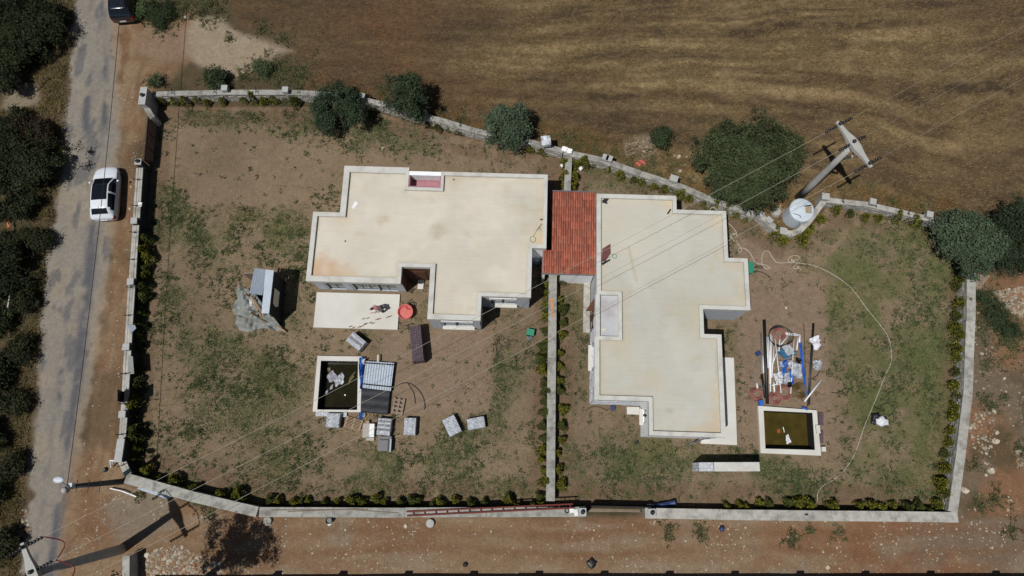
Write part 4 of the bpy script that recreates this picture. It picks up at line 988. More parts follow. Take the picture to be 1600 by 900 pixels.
# ================================================================== PLANTS
def leaf_cloud(n_clump, per, rx, ry, rz, cz, leaf, cA, cB, rag=.28, shell=.62, seed=0, crad=.30):
    """a crown of lobes; each lobe is set with clumps of leaves that face away from the lobe's middle"""
    rg = np.random.default_rng(seed); nl = max(5, int(5 + 2.4 * rx * ry))
    a = rg.uniform(0, 2 * math.pi, nl); rr = np.sqrt(rg.random(nl)) * .74; LR = rg.uniform(.26, .44, nl) * (1 if rx > 1.2 else 1.25)
    LC = np.c_[np.cos(a) * rr * (1 + rag * rg.normal(0, .3, nl)), np.sin(a) * rr * (1 + rag * rg.normal(0, .3, nl)), np.sqrt(np.maximum(0, 1 - rr ** 2)) * rg.uniform(.05, .75, nl) - .1]
    li = rg.integers(0, nl, n_clump); d = rg.normal(size=(n_clump, 3)); d[:, 2] = np.abs(d[:, 2]) * .9 - .25; d /= np.linalg.norm(d, axis=1)[:, None]
    rad = LR[li] * (.72 + .36 * rg.random(n_clump) + rag * .35 * np.maximum(0, rg.normal(0, .6, n_clump)))
    sc = np.array([rx, ry, rz]); C = (LC[li] + d * rad[:, None]) * sc + np.array([0, 0, cz])
    N = n_clump * per
    off = rg.normal(size=(N, 3)) * crad * np.repeat(rg.uniform(.5, 1.2, n_clump), per)[:, None]
    P = np.repeat(C, per, 0) + off; P[:, 2] = np.maximum(P[:, 2], .03)
    nrm = np.repeat(d, per, 0) * .9 + rg.normal(size=(N, 3)) * .6 + np.array([0, 0, .25]); nrm /= np.linalg.norm(nrm, axis=1)[:, None]
    t = np.cross(nrm, rg.normal(size=(N, 3))); t /= np.linalg.norm(t, axis=1)[:, None] + 1e-9; b = np.cross(nrm, t)
    L = leaf * rg.uniform(.6, 1.5, N)[:, None]
    V = np.stack([P - t * L, P + b * L * .45, P + t * L, P - b * L * .45], 1)
    cl = np.clip(np.repeat(rg.random(nl)[li], per)[:, None] * .35 + np.repeat(rg.random(n_clump), per)[:, None] * .4 + rg.random(N)[:, None] * .35, 0, 1)
    A = np.array(cA)[None] * (1 - cl) + np.array(cB)[None] * cl
    return V.reshape(-1, 3), np.arange(N * 4).reshape(-1, 4), np.repeat(A, 4, 0)
M['leaf'] = attr_mat('foliage', var=.1, bump=0, rough=.75)
def tree(name, label, cat, px, zc, rx, rz, cA, cB, dens=1.0, seed=0, rag=.28, leaf=.10, group=None, ry=None, shell=.6, cz=None):
    c = G(px[0], px[1], zc); ry = ry or rx
    root = thing(name, label, cat, (c.x, c.y, 0), group)
    ncl = int(150 * dens * (rx * ry) ** .9 / 2); V, Fq, A = leaf_cloud(ncl, 72, rx, ry, rz, zc, leaf * .74, cA, cB, rag, shell, seed, crad=.15 + .02 * rx)
    npmesh('crown', V, Fq, M['leaf'], A, root)
    rg = random.Random(seed); mb = MB(); b0 = root.location
    th = max(.4, zc - rz * .5); mb.tube(spline([b0 + Vector((0, 0, -.1)), b0 + Vector((rg.uniform(-.1, .1), rg.uniform(-.1, .1), th * .5)), b0 + Vector((rg.uniform(-.2, .2), rg.uniform(-.2, .2), th))], 3), .05 * rx + .06, 8, .03 * rx + .04)
    mb.build('trunk', M['bark'], root)
    for k in range(6):
        a = k * 1.05 + rg.random(); mb = MB(); s0 = b0 + Vector((0, 0, th * rg.uniform(.6, 1))); e = b0 + Vector((math.cos(a) * rx * .72, math.sin(a) * ry * .72, zc + rz * rg.uniform(-.2, .5)))
        mb.tube(spline([s0, (s0 + e) / 2 + Vector((0, 0, .15)), e], 3), .03 * rx + .03, 6, .012); mb.build('limb', M['bark'], root)
    return root
dkA, dkB = S(34, 42, 28), S(78, 90, 60)
olA, olB = S(46, 58, 44), S(100, 116, 90)
grA, grB = S(42, 54, 34), S(84, 96, 60)
tree('evergreen_tree', 'round dark evergreen tree standing in the left garden by the back wall', 'tree', (527, 174), 1.6, 2.05, 1.7, S(34, 44, 32), S(74, 90, 64), 1.1, 11, leaf=.09)
tree('spiky_tree', 'ragged dark tree with a bare side straddling the back wall, right of the round evergreen', 'tree', (632, 156), 1.9, 1.75, 2.1, S(34, 42, 30), S(74, 88, 62), .8, 12, rag=.9, leaf=.1, shell=.3)
tree('olive_tree', 'bushy grey green olive tree standing over the middle of the back wall', 'tree', (785, 199), 1.6, 1.9, 1.7, olA, olB, 1.0, 13, rag=.5)
tree('broad_tree', 'largest tree, a broad round dense green crown left of the white tank', 'tree', (1166, 252), 2.2, 3.75, 2.3, S(40, 48, 30), S(86, 96, 62), 1.3, 14, rag=.26, leaf=.11)
tree('olive_tree', 'round blue green olive tree at the right end of the back wall', 'tree', (1511, 378), 1.8, 2.6, 2.0, olA, S(94, 110, 84), 1.05, 15, rag=.25, leaf=.1)
tree('dark_tree', 'dark tree cut by the right edge of the picture beside the olive tree', 'tree', (1590, 372), 2.2, 2.7, 2.4, dkA, S(66, 78, 56), 1.0, 16, rag=.5, leaf=.1)
tree('bush', 'low dark bush behind the back wall near the gravel spread', 'bush', (338, 126), .6, .95, .6, dkA, dkB, 1.2, 17)
tree('bush', 'small dark bush at the edge of the field left of the largest tree', 'bush', (1037, 216), .6, .75, .6, dkA, dkB, 1.2, 18)
LT = [((38, 42), 1.7, 2.6, 'dark leafy tree by the road at the top left corner'), ((2, 108), 1.6, 1.8, 'dark tree at the left edge below the top corner tree'),
      ((52, 214), 1.1, 1.45, 'reddish tipped dark tree overhanging the road verge above the white car'), ((16, 256), 1.9, 2.5, 'big dark tree at the left edge level with the white car'),
      ((30, 316), 1.0, 1.35, 'dark verge tree just below the white car'), ((-18, 425), 1.6, 2.2, 'dark tree at the left edge level with the tin roofed shed'), ((-4, 512), .8, 1.1, 'low dark tree on the verge level with the terrace'),
      ((-20, 585), 1.0, 1.3, 'dark tree at the left edge level with the left pool'), ((-18, 680), .9, 1.1, 'dark tree at the left edge above the lamp pole'), ((-20, 780), .9, 1.0, 'dark tree at the lower left edge by the road')]
for i, (p, z, r, l) in enumerate(LT):
    tree('verge_tree', l, 'tree', p, z * .72, r * 1.18, z * .62, S(26, 31, 20) if i != 2 else S(40, 36, 27), S(62, 69, 43) if i != 2 else S(78, 66, 50), .95, 130 + 7 * i, rag=1.0, leaf=.11, group='trees along the left verge of the road', shell=.35)
tree('verge_tree', 'leafy tree just below the lane, seen by the dappled shadow it throws on the stones', 'tree', (170, 972), 9.0, 2.3, 1.9, S(36, 44, 28), S(74, 82, 50), .55, 50, rag=1.3, leaf=.11, shell=.2)
for i, (p, r, l) in enumerate([((60, 75), 1.1, 'low scrub bush at the road edge below the top corner tree'), ((88, 22), .9, 'low scrub bush at the road edge by the top corner tree'), ((25, 190), 1.2, 'scrub bush under the pale bare patch of the verge'), ((80, 262), .9, 'scrub bush at the road edge just above the white car'),
        ((62, 372), 1.0, 'scrub bush at the road edge below the white car'), ((24, 375), 1.3, 'scrub bush at the left edge below the white car'), ((36, 470), 1.0, 'scrub bush on the verge level with the black paver block'), ((30, 545), 1.0, 'scrub bush on the verge level with the left pool rim'), ((22, 632), .9, 'scrub bush on the verge above the lamp pole'), ((16, 730), .9, 'scrub bush on the verge level with the lamp pole'), ((10, 850), .9, 'scrub bush at the lower left edge by the concrete pole')]):
    tree('scrub_bush', l, 'bush', p, .55, r, .5, S(28, 33, 22), S(66, 70, 44), 1.3, 300 + i, rag=1.0, leaf=.09, group='scrub bushes on the left verge')
# small trees of the same scrub
for i, (p, r, l) in enumerate([((408, 108), .8, 'pale green shrub with white flower heads behind the back wall'), ((250, 20), 1.3, 'green shrub beside the dark car at the top of the picture'), ((222, 12), .8, 'white flowering shrub against the side of the dark car'), ((244, 131), .55, 'small white flowering shrub outside the tall gate pier'), ((1552, 492), 1.0, 'sprawling weedy bush outside the right boundary wall'), ((1576, 518), .8, 'weedy bush below the rubble pile on the waste ground'), ((1537, 463), .6, 'small weedy bush close to the right boundary wall')]):
    tree('shrub', l, 'shrub', p, .4, r, .35, S(48, 58, 38), S(100, 116, 78) if i in (0, 2, 3) else S(72, 84, 56), .7 if i > 3 else 1.1, 60 + i, rag=1.1, leaf=.065, shell=.1)

# hedge shrubs: four meshes shared by every golden conifer
HV = []
def shrub_kind(k):
    root = thing('hedge_shrub', 'x', 'shrub')
    n = 560; rg = np.random.default_rng(200 + k)
    zz = rg.random(n) ** .8; a = rg.uniform(0, 2 * math.pi, n); R = .30 * (1 - zz) ** .55 * (1 + .3 * np.sin(a * 3 + k)) * (0.5 + .5 * rg.random(n) ** .5) * 1.15
    P = np.c_[R * np.cos(a), R * np.sin(a), .06 + zz * .85]; out = np.c_[np.cos(a), np.sin(a), np.full(n, .8)] + rg.normal(0, .35, (n, 3)); out /= np.linalg.norm(out, axis=1)[:, None]
    t = np.cross(out, rg.normal(size=(n, 3))); t /= np.linalg.norm(t, axis=1)[:, None]; L = rg.uniform(.06, .13, n)[:, None]
    V = np.stack([P - t * .035, P + out * L, P + t * .035], 1)
    q = rg.random(n)[:, None]; lit = np.clip(zz * 1.1, 0, 1)[:, None] * .0
    A = np.array(S(56, 64, 26)) * (1 - q ** 2) + np.array(S(150, 144, 48)) * q ** 2
    if k == 3: A = np.array(S(48, 58, 28)) * (1 - q) + np.array(S(96, 102, 46)) * q
    npmesh('foliage', V.reshape(-1, 3), np.arange(n * 3).reshape(-1, 3), M['leaf'], np.repeat(A, 3, 0), root)
    MB().tube([(0, 0, -.05), (.01, 0, .5)], .02, 5, .008).build('stem', M['bark'], root)
    return root
KIND = [shrub_kind(k) for k in range(4)]; USED = [False] * 4
ORD = 'first second third fourth fifth sixth seventh eighth ninth tenth eleventh twelfth thirteenth fourteenth fifteenth sixteenth seventeenth eighteenth nineteenth twentieth twenty-first twenty-second twenty-third twenty-fourth twenty-fifth twenty-sixth'.split()
def hedge(px, step, label, group, jit=.10, green=.15, size=1.0, start='from the left'):
    P = [G(a, b, .45) for a, b in px]; tot = poly_len(P); t = step * .3; cnt = 0
    while t < tot:
        acc = 0
        for i in range(len(P) - 1):
            L = (P[i + 1] - P[i]).length
            if t <= acc + L: break
            acc += L
        p = P[i] + (P[i + 1] - P[i]).normalized() * (t - acc)
        if cnt > 2 and random.random() < .02: t += step
        k = 3 if random.random() < green else random.randrange(3)
        if USED[k]: o = copy_tree(KIND[k])
        else: o = KIND[k]; USED[k] = True
        o.location = (p.x + random.gauss(0, jit * 1.2), p.y + random.gauss(0, jit * 1.2), 0); o.rotation_euler = (random.gauss(0, .08), random.gauss(0, .08), random.uniform(0, 6.28))
        s = random.uniform(.78, 1.2) * size; o.scale = (s, s, s * random.uniform(.75, 1.05))
        o['label'] = f'{ORD[min(cnt, 25)]} golden conifer shrub {start} {label}'; o['category'] = 'shrub'; o['group'] = group; cnt += 1
        t += step * random.uniform(.75, 1.3)
T_ = 'from the top'
hedge([(231, 372), (222, 460), (217, 560), (210, 650), (212, 720)], .62, 'along the roadside wall', 'hedge shrubs along the roadside wall', size=1.35, start=T_, green=.75)
hedge([(250, 158), (352, 156), (440, 156), (478, 157)], .9, 'below the left part of the back wall', 'hedge shrubs along the left back wall', size=1.15)
hedge([(574, 172), (592, 176)], .9, 'between the round evergreen and the ragged tree', 'hedge shrubs between two trees')
hedge([(665, 192), (700, 198), (728, 208)], .8, 'between the ragged tree and the olive tree', 'hedge shrubs left of the olive tree', green=.4)
hedge([(824, 227), (842, 233), (862, 240)], .9, 'between the olive tree and the short dividing wall', 'hedge shrubs right of the olive tree', size=1.15)
hedge([(883, 254), (881, 292)], .8, 'left of the short dividing wall', 'hedge shrubs left of the short dividing wall', start=T_, size=1.15)
hedge([(898, 250), (901, 296)], .8, 'right of the short dividing wall', 'hedge shrubs right of the short dividing wall', start=T_, size=1.2)
hedge([(910, 251), (960, 268), (1010, 284), (1060, 300), (1100, 316), (1150, 334), (1190, 348)], .86, 'in the hedge behind the grey roofed house', 'hedge shrubs along the right back wall', size=1.2)
hedge([(1202, 354), (1222, 372), (1245, 376), (1262, 364), (1284, 340)], .9, 'inside the curved wall by the tank', 'hedge shrubs along the curved wall', size=1.3)
hedge([(1300, 326), (1345, 333), (1400, 342), (1450, 354)], .98, 'in the hedge right of the concrete pole', 'hedge shrubs right of the concrete pole', size=1.2)
hedge([(1501, 430), (1499, 500), (1495, 600), (1485, 690), (1470, 775)], .82, 'inside the right boundary wall', 'hedge shrubs along the right wall', size=1.25, start=T_, green=.3)
hedge([(222, 735), (280, 756), (350, 774), (405, 782)], .98, 'behind the slanting corner wall', 'hedge shrubs behind the slanting wall', size=1.25)
hedge([(412, 782), (520, 784), (640, 785), (760, 786), (852, 787)], .78, 'behind the left front wall', 'hedge shrubs behind the left front wall', size=1.0, green=.35)
hedge([(1128, 789), (1200, 789), (1330, 790), (1478, 793)], .8, 'behind the right front wall', 'hedge shrubs behind the right front wall', size=1.1, green=.25)
hedge([(853, 440), (851, 560), (849, 680), (847, 778)], .7, 'left of the long dividing wall', 'hedge shrubs left of the long dividing wall', green=.4, size=1.15, start=T_)
hedge([(877, 436), (876, 560), (874, 680), (873, 764)], 1.0, 'right of the long dividing wall', 'hedge shrubs right of the long dividing wall', size=1.1, start=T_)

# ---- grass, weeds and stubble
WALLS_KEEP = [[(p[0], p[1]) for p in R1], [(p[0], p[1]) for p in R2], ROAD, POOL1, POOL2]
def not_built(x, y):
    m = ~in_any(x, y, WALLS_KEEP[:2], .15) & ~in_any(x, y, WALLS_KEEP[3:], .5)
    m &= ~in_any(x, y, [ter, PXP([(1126, 558), (1146, 559), (1152.5, 695), (1095, 693.5)], .1), PXP([(565, 558), (616, 562), (608, 646), (562, 644)])], .1)
    return m
def garden_grass():
    x, y = scatter(190000, (-31, 34, -3, 30), lambda x, y: green_density(x, y) * ((sdist(x, y, YARD1) > .25) | (sdist(x, y, YARD2) > .25)) * .75)
    k = not_built(x, y); x, y = x[k], y[k]; n = len(x)
    q = fbm(x, y, 2.0, 101, 3)[:, None]; dry = smooth(fbm(x, y, 3.0, 102, 3), .45, .65)[:, None]
    C = np.array(S(70, 83, 52)) * (1 - q) + np.array(S(102, 116, 68)) * q; C = C * (1 - dry * .5) + np.array(S(132, 124, 80)) * dry * .5; lu = (sdist(x, y, LUSH) > 0)[:, None] * .45; C = C * (1 - lu) + np.array(S(118, 124, 74)) * lu
    blades('grass', 'short patchy green and yellow grass growing in the garden soil', np.c_[x, y], RNG.uniform(.05, .13, n), RNG.uniform(.04, .13, n), C, 6, wid=.022)
    # loose dark weeds over the bare soil
    x, y = scatter(42000, (-31, 34, -3, 30), lambda x, y: (.10 + .8 * smooth(fbm(x, y, 1.6, 111, 3), .48, .7)) * ((sdist(x, y, YARD1) > .3) | (sdist(x, y, YARD2) > .3)))
    k = not_built(x, y); x, y = x[k], y[k]
    b = np.zeros(len(x)); 
    for p in BARE: b = np.maximum(b, smooth(sdist(x, y, p), -.3, .5))
    k = RNG.random(len(x)) > b * .85; x, y = x[k], y[k]; n = len(x); q = RNG.random((n, 1))
    C = np.array(S(60, 70, 46)) * (1 - q) + np.array(S(90, 100, 62)) * q
    blades('weeds', 'scattered low dark weeds on the bare garden soil', np.c_[x, y], RNG.uniform(.08, .22, n), RNG.uniform(.05, .12, n), C, 9, wid=.03)
garden_grass()
def field_straw():
    x, y = scatter(380000, (-27, 46, 14, 40), lambda x, y: (.10 + .95 * straw(x, y)) * (sdist(x, y, FIELD) > .3) * np.where(sdist(x, y, PXP([(300, 30), (470, 60), (420, 100), (330, 118), (285, 70)])) > -.6, .03, 1))
    n = len(x); q = RNG.random((n, 1)); left = smooth(-x, -8, 12)[:, None]
    C = np.array(S(84, 66, 44)) * (1 - q) + np.array(S(156, 132, 92)) * q; C = C * (1 - .6 * left) + np.array(S(102, 78, 54)) * .6 * left
    blades('stubble', 'dry straw stubble lying in rows over the field', np.c_[x, y], RNG.uniform(.08, .24, n), RNG.uniform(.05, .25, n), C, 3, lean=1.0, wid=.014, aim=-.08)
    # dry rough grass on the field edge, outside the back wall
    x, y = scatter(90000, (-27, 46, 12, 30), lambda x, y: smooth(3.2 - sdist(x, y, FIELD), 0, 2.5) * (sdist(x, y, FIELD) > .25) * (.2 + .8 * smooth(fbm(x, y, 1.6, 121, 3), .4, .6)) * .6)
    n = len(x); q = fbm(x, y, 1.3, 122, 3)[:, None] ; g = smooth(fbm(x, y, 2.4, 123, 3), .55, .7)[:, None]
    C = np.array(S(100, 80, 52)) * (1 - q) + np.array(S(144, 118, 76)) * q; C = C * (1 - .7 * g) + np.array(S(78, 80, 46)) * .7 * g
    blades('dry_grass', 'rough dry grass along the field side of the back walls', np.c_[x, y], RNG.uniform(.10, .3, n), RNG.uniform(.04, .16, n), C, 5, wid=.02)
field_straw()
VERGE = PXP([(-60, -120), (128, -60), (104, 90), (100, 220), (84, 330), (68, 430), (56, 560), (40, 700), (30, 850), (20, 1000), (-60, 1000)])
def verge():
    x, y = scatter(100000, (-50, -24, -14, 46), lambda x, y: (sdist(x, y, VERGE) > -.1) * (.15 + .85 * smooth(fbm(x, y, 1.8, 131, 3), .38, .6)) * np.where(sdist(x, y, PXP([(-20, 125), (62, 128), (72, 165), (20, 178), (-20, 172)])) > 0, .08, 1) * .6)
    n = len(x); q = fbm(x, y, 1.5, 132, 3)[:, None]; C = np.array(S(70, 66, 40)) * (1 - q) + np.array(S(136, 120, 78)) * q
    blades('verge_grass', 'rough dry scrub grass along the left verge of the road', np.c_[x, y], RNG.uniform(.12, .4, n), RNG.uniform(.05, .2, n), C, 6, wid=.025)
    # weeds round the turning place and outside the walls
    spots = [((250, 25), 1.6), ((230, 20), .8), ((285, 15), 1.4), ((405, 112), 1.2), ((440, 108), 1.5), ((380, 120), .9), ((325, 8), 2.0), ((470, 120), 1.5), ((360, 60), .4), ((410, 45), .9), ((445, 60), .8), ((330, 128), 1.0),
             ((1043, 822), .5), ((1045, 840), .4), ((1093, 828), .45), ((1098, 838), .4), ((1235, 845), .6), ((1240, 835), .4), ((1310, 833), .5), ((1265, 828), .35), ((1545, 505), 2.0), ((1572, 530), 1.6), ((1550, 475), 1.4), ((1590, 520), 1.3), ((1540, 570), .7), ((1540, 625), .6), ((1550, 635), .6), ((1565, 620), .4), ((1590, 700), .7), ((1530, 790), .6), ((1580, 830), .7), ((1525, 725), .5), ((1555, 780), .8), ((1540, 470), .9), ((990, 245), .7), ((960, 240), .8), ((905, 228), 1.0), ((930, 232), 1.1), ((985, 258), .9), ((1005, 270), .9), ((1030, 275), 1.0), ((1055, 262), .9), ((880, 215), .9), ((1020, 248), .8), ((1075, 280), .9), ((600, 140), .8), ((690, 178), .6), ((720, 188), .7), ((1395, 315), .7), ((1440, 325), .8), ((1040, 230), .8), ((1012, 262), .6), ((1330, 290), .7), ((1362, 295), .6), ((222, 770), .5), ((318, 790), .6), ((330, 805), .4), ((236, 128), .5), ((230, 760), .4)]
    X = []; Y = []
    for (p, r) in spots:
        c = G(*p); k = int(75 * r * r) + 14; a = RNG.uniform(0, 6.28, k); d = r * 1.15 * RNG.random(k) ** .9 * (1 + .45 * np.sin(3 * a + p[0]) + .2 * np.sin(7 * a)); X.append(c.x + d * np.cos(a)); Y.append(c.y + d * np.sin(a))
    x = np.concatenate(X); y = np.concatenate(Y); n = len(x); q = RNG.random((n, 1)); C = np.array(S(62, 68, 46)) * (1 - q) + np.array(S(108, 108, 72)) * q
    blades('weeds', 'green weed clumps outside the garden walls and on the lane', np.c_[x, y], RNG.uniform(.10, .26, n), RNG.uniform(.04, .12, n), C, 6, wid=.03)
verge()

# ---- stones
def rock_mesh(seed):
    rg = random.Random(seed); mb = MB(); vs = []; n = 7
    for k in range(2):
        for i in range(n):
            a = 2 * math.pi * i / n + k * .4; r = rg.uniform(.7, 1.1) * (1 if k == 0 else .72); vs.append((r * math.cos(a), r * math.sin(a), (0 if k == 0 else rg.uniform(.45, .75))))
    fs = [tuple(range(n, 2 * n))] + [(i, (i + 1) % n, n + (i + 1) % n, n + i) for i in range(n)]
    return mb.add(vs, fs)
def pebbles():
    X = []; Y = []; Sz = []
    def put(n, box, dens, lo, hi):
        x, y = scatter(n, box, dens); X.append(x); Y.append(y); Sz.append(lo + (hi - lo) * RNG.random(len(x)) ** 3)
    put(46000, (-36, 42, -9, -1.2), lambda x, y: (sdist(x, y, LANE) > .2) * (.14 + .86 * smooth(fbm(x, y, 1.6, 141, 4), .46, .64)) * .5, .012, .085)
    put(24000, (-34, -26, -8, 36), lambda x, y: (sdist(x, y, PXP([(188, 60), (235, 130), (222, 330), (206, 560), (198, 760), (112, 890), (132, 690), (165, 520), (188, 260)])) > 0) * (.08 + .7 * smooth(fbm(x, y, 1.2, 142, 3), .5, .7)) * .4, .012, .075)
    put(20000, (30, 46, -4, 20), lambda x, y: (sdist(x, y, WASTE) > 0) * (.08 + .9 * smooth(fbm(x, y, 1.5, 143, 3), .5, .68)) * .4, .02, .11)
    put(900, (-33, -28, 0, 34), lambda x, y: (sdist(x, y, PXP([(196, 240), (212, 240), (210, 340), (196, 340)])) > 0) * 1.0, .03, .10)
    RUB = [(PXP([(225, 865), (275, 850), (345, 880), (350, 905), (220, 905)]), 1500, .03, .15), (PXP([(1552, 455), (1600, 448), (1640, 450), (1640, 500), (1590, 495), (1560, 470)]), 2600, .06, .17), (PXP([(975, 225), (1015, 214), (1020, 240), (1000, 250), (978, 245)]), 160, .04, .16),
           (PXP([(1520, 640), (1555, 640), (1560, 690), (1535, 715), (1515, 690)]), 260, .03, .17), (PXP([(1590, 700), (1620, 700), (1620, 740), (1588, 730)]), 90, .03, .17), (PXP([(25, 800), (45, 790), (50, 835), (30, 845)]), 120, .03, .15), (PXP([(1030, 245), (1080, 240), (1085, 285), (1040, 280)]), 60, .04, .14), (PXP([(1215, 315), (1232, 325), (1226, 350), (1205, 345)]), 60, .05, .14)]
    for p, n, lo, hi in RUB:
        xs = [q[0] for q in p]; ys = [q[1] for q in p]; put(n, (min(xs), max(xs), min(ys), max(ys)), lambda x, y: sdist(x, y, p) > 0, lo, hi)
    x = np.concatenate(X); y = np.concatenate(Y); s = np.concatenate(Sz); n = len(x)
    base = np.array([(1, 0, 0), (.3, .95, 0), (-.8, .6, 0), (-.8, -.6, 0), (.3, -.95, 0), (.1, .05, .8)], float)
    a = RNG.uniform(0, 6.28, n); B = base[None] * (RNG.uniform(.6, 1.3, (n, 6, 3))) * s[:, None, None]
    ca, sa = np.cos(a)[:, None], np.sin(a)[:, None]
    V = np.stack([x[:, None] + B[:, :, 0] * ca - B[:, :, 1] * sa, y[:, None] + B[:, :, 0] * sa + B[:, :, 1] * ca, B[:, :, 2] + .005], -1)
    Fb = np.array([(0, 1, 5), (1, 2, 5), (2, 3, 5), (3, 4, 5), (4, 0, 5)]); Fq = (Fb[None] + (np.arange(n) * 6)[:, None, None]).reshape(-1, 3)
    q = RNG.random((n, 1)); C = np.array(S(118, 104, 88)) * (1 - q) + np.array(S(184, 174, 156)) * q
    r = RNG.random(n) < .25; C[r] = np.array(S(140, 104, 76))
    o = npmesh('stones', V.reshape(-1, 3), Fq, M['blade'], np.repeat(C, 6, 0)); tag(o, 'loose pale stones strewn over the lane, shoulder and waste ground', kind='stuff')
pebbles()
ROCKS = [((1548, 735), .38, 'lone pale boulder on the red waste ground'), ((1508, 766), .36, 'angular pale rock near the foot of the right wall'), ((1556, 690), .34, 'pale rock in the upper part of the waste ground rubble'), ((1540, 742), .2, 'small pale rock left of the lone boulder'),
         ((1293, 886), .24, 'pale rock at the bottom of the lane right of the middle'), ((634, 822), .2, 'pale rock below the ladder beside the round lid'), ((1534, 553), .2, 'white rock just outside the right wall below the weeds'), ((1569, 591), .18, 'small white rock on the red soil'), ((230, 867), .34, 'squared pale boulder at the top of the rubble by the low wall end'),
         ((598, 232), .22, 'white square stone lying on the bare soil behind the left house'), ((203, 326), .16, 'white stone on the red shoulder by the white car'), ((205, 292), .13, 'small white stone on the red shoulder above the car'), ((290, 27), .2, 'round white stone at the edge of the turning place'), ((1228, 481), .16, 'pale stone on the bare soil above the pipes'), ((541, 866), .12, 'pale stone in the middle of the lane'), ((540, 828), .14, 'pale stone on the lane left of the round lid'),
         ((1060, 245), .3, 'white block of rubble left of the largest tree'), ((1062, 268), .26, 'second white rubble block close to the back wall')]
for i, (p, s, l) in enumerate(ROCKS):
    mb = rock_mesh(i); mb.v = [(a * s * .75, b * s * .75, c * s * .7) for a, b, c in mb.v]; o = mb.build('rock', M['rock']); o.location = G(p[0], p[1], 0); o.rotation_euler = (0, 0, i * 1.3); tag(o, l, 'rock')
for (p, s, l) in [((996, 257), .45, 'red plastic scrap on the rubble outside the back wall, left piece'), ((1003, 254), .5, 'red plastic scrap on the rubble outside the back wall, right piece')]:
    c = G(*p, .05); mb = MB().grid(lambda a, b: (c.x + (a - .5) * s, c.y + (b - .5) * s * .7, .1 + .08 * math.sin(a * 7 + b * 5)), 5, 4); one(mb, 'plastic_scrap', M['tub'], l, 'scrap')

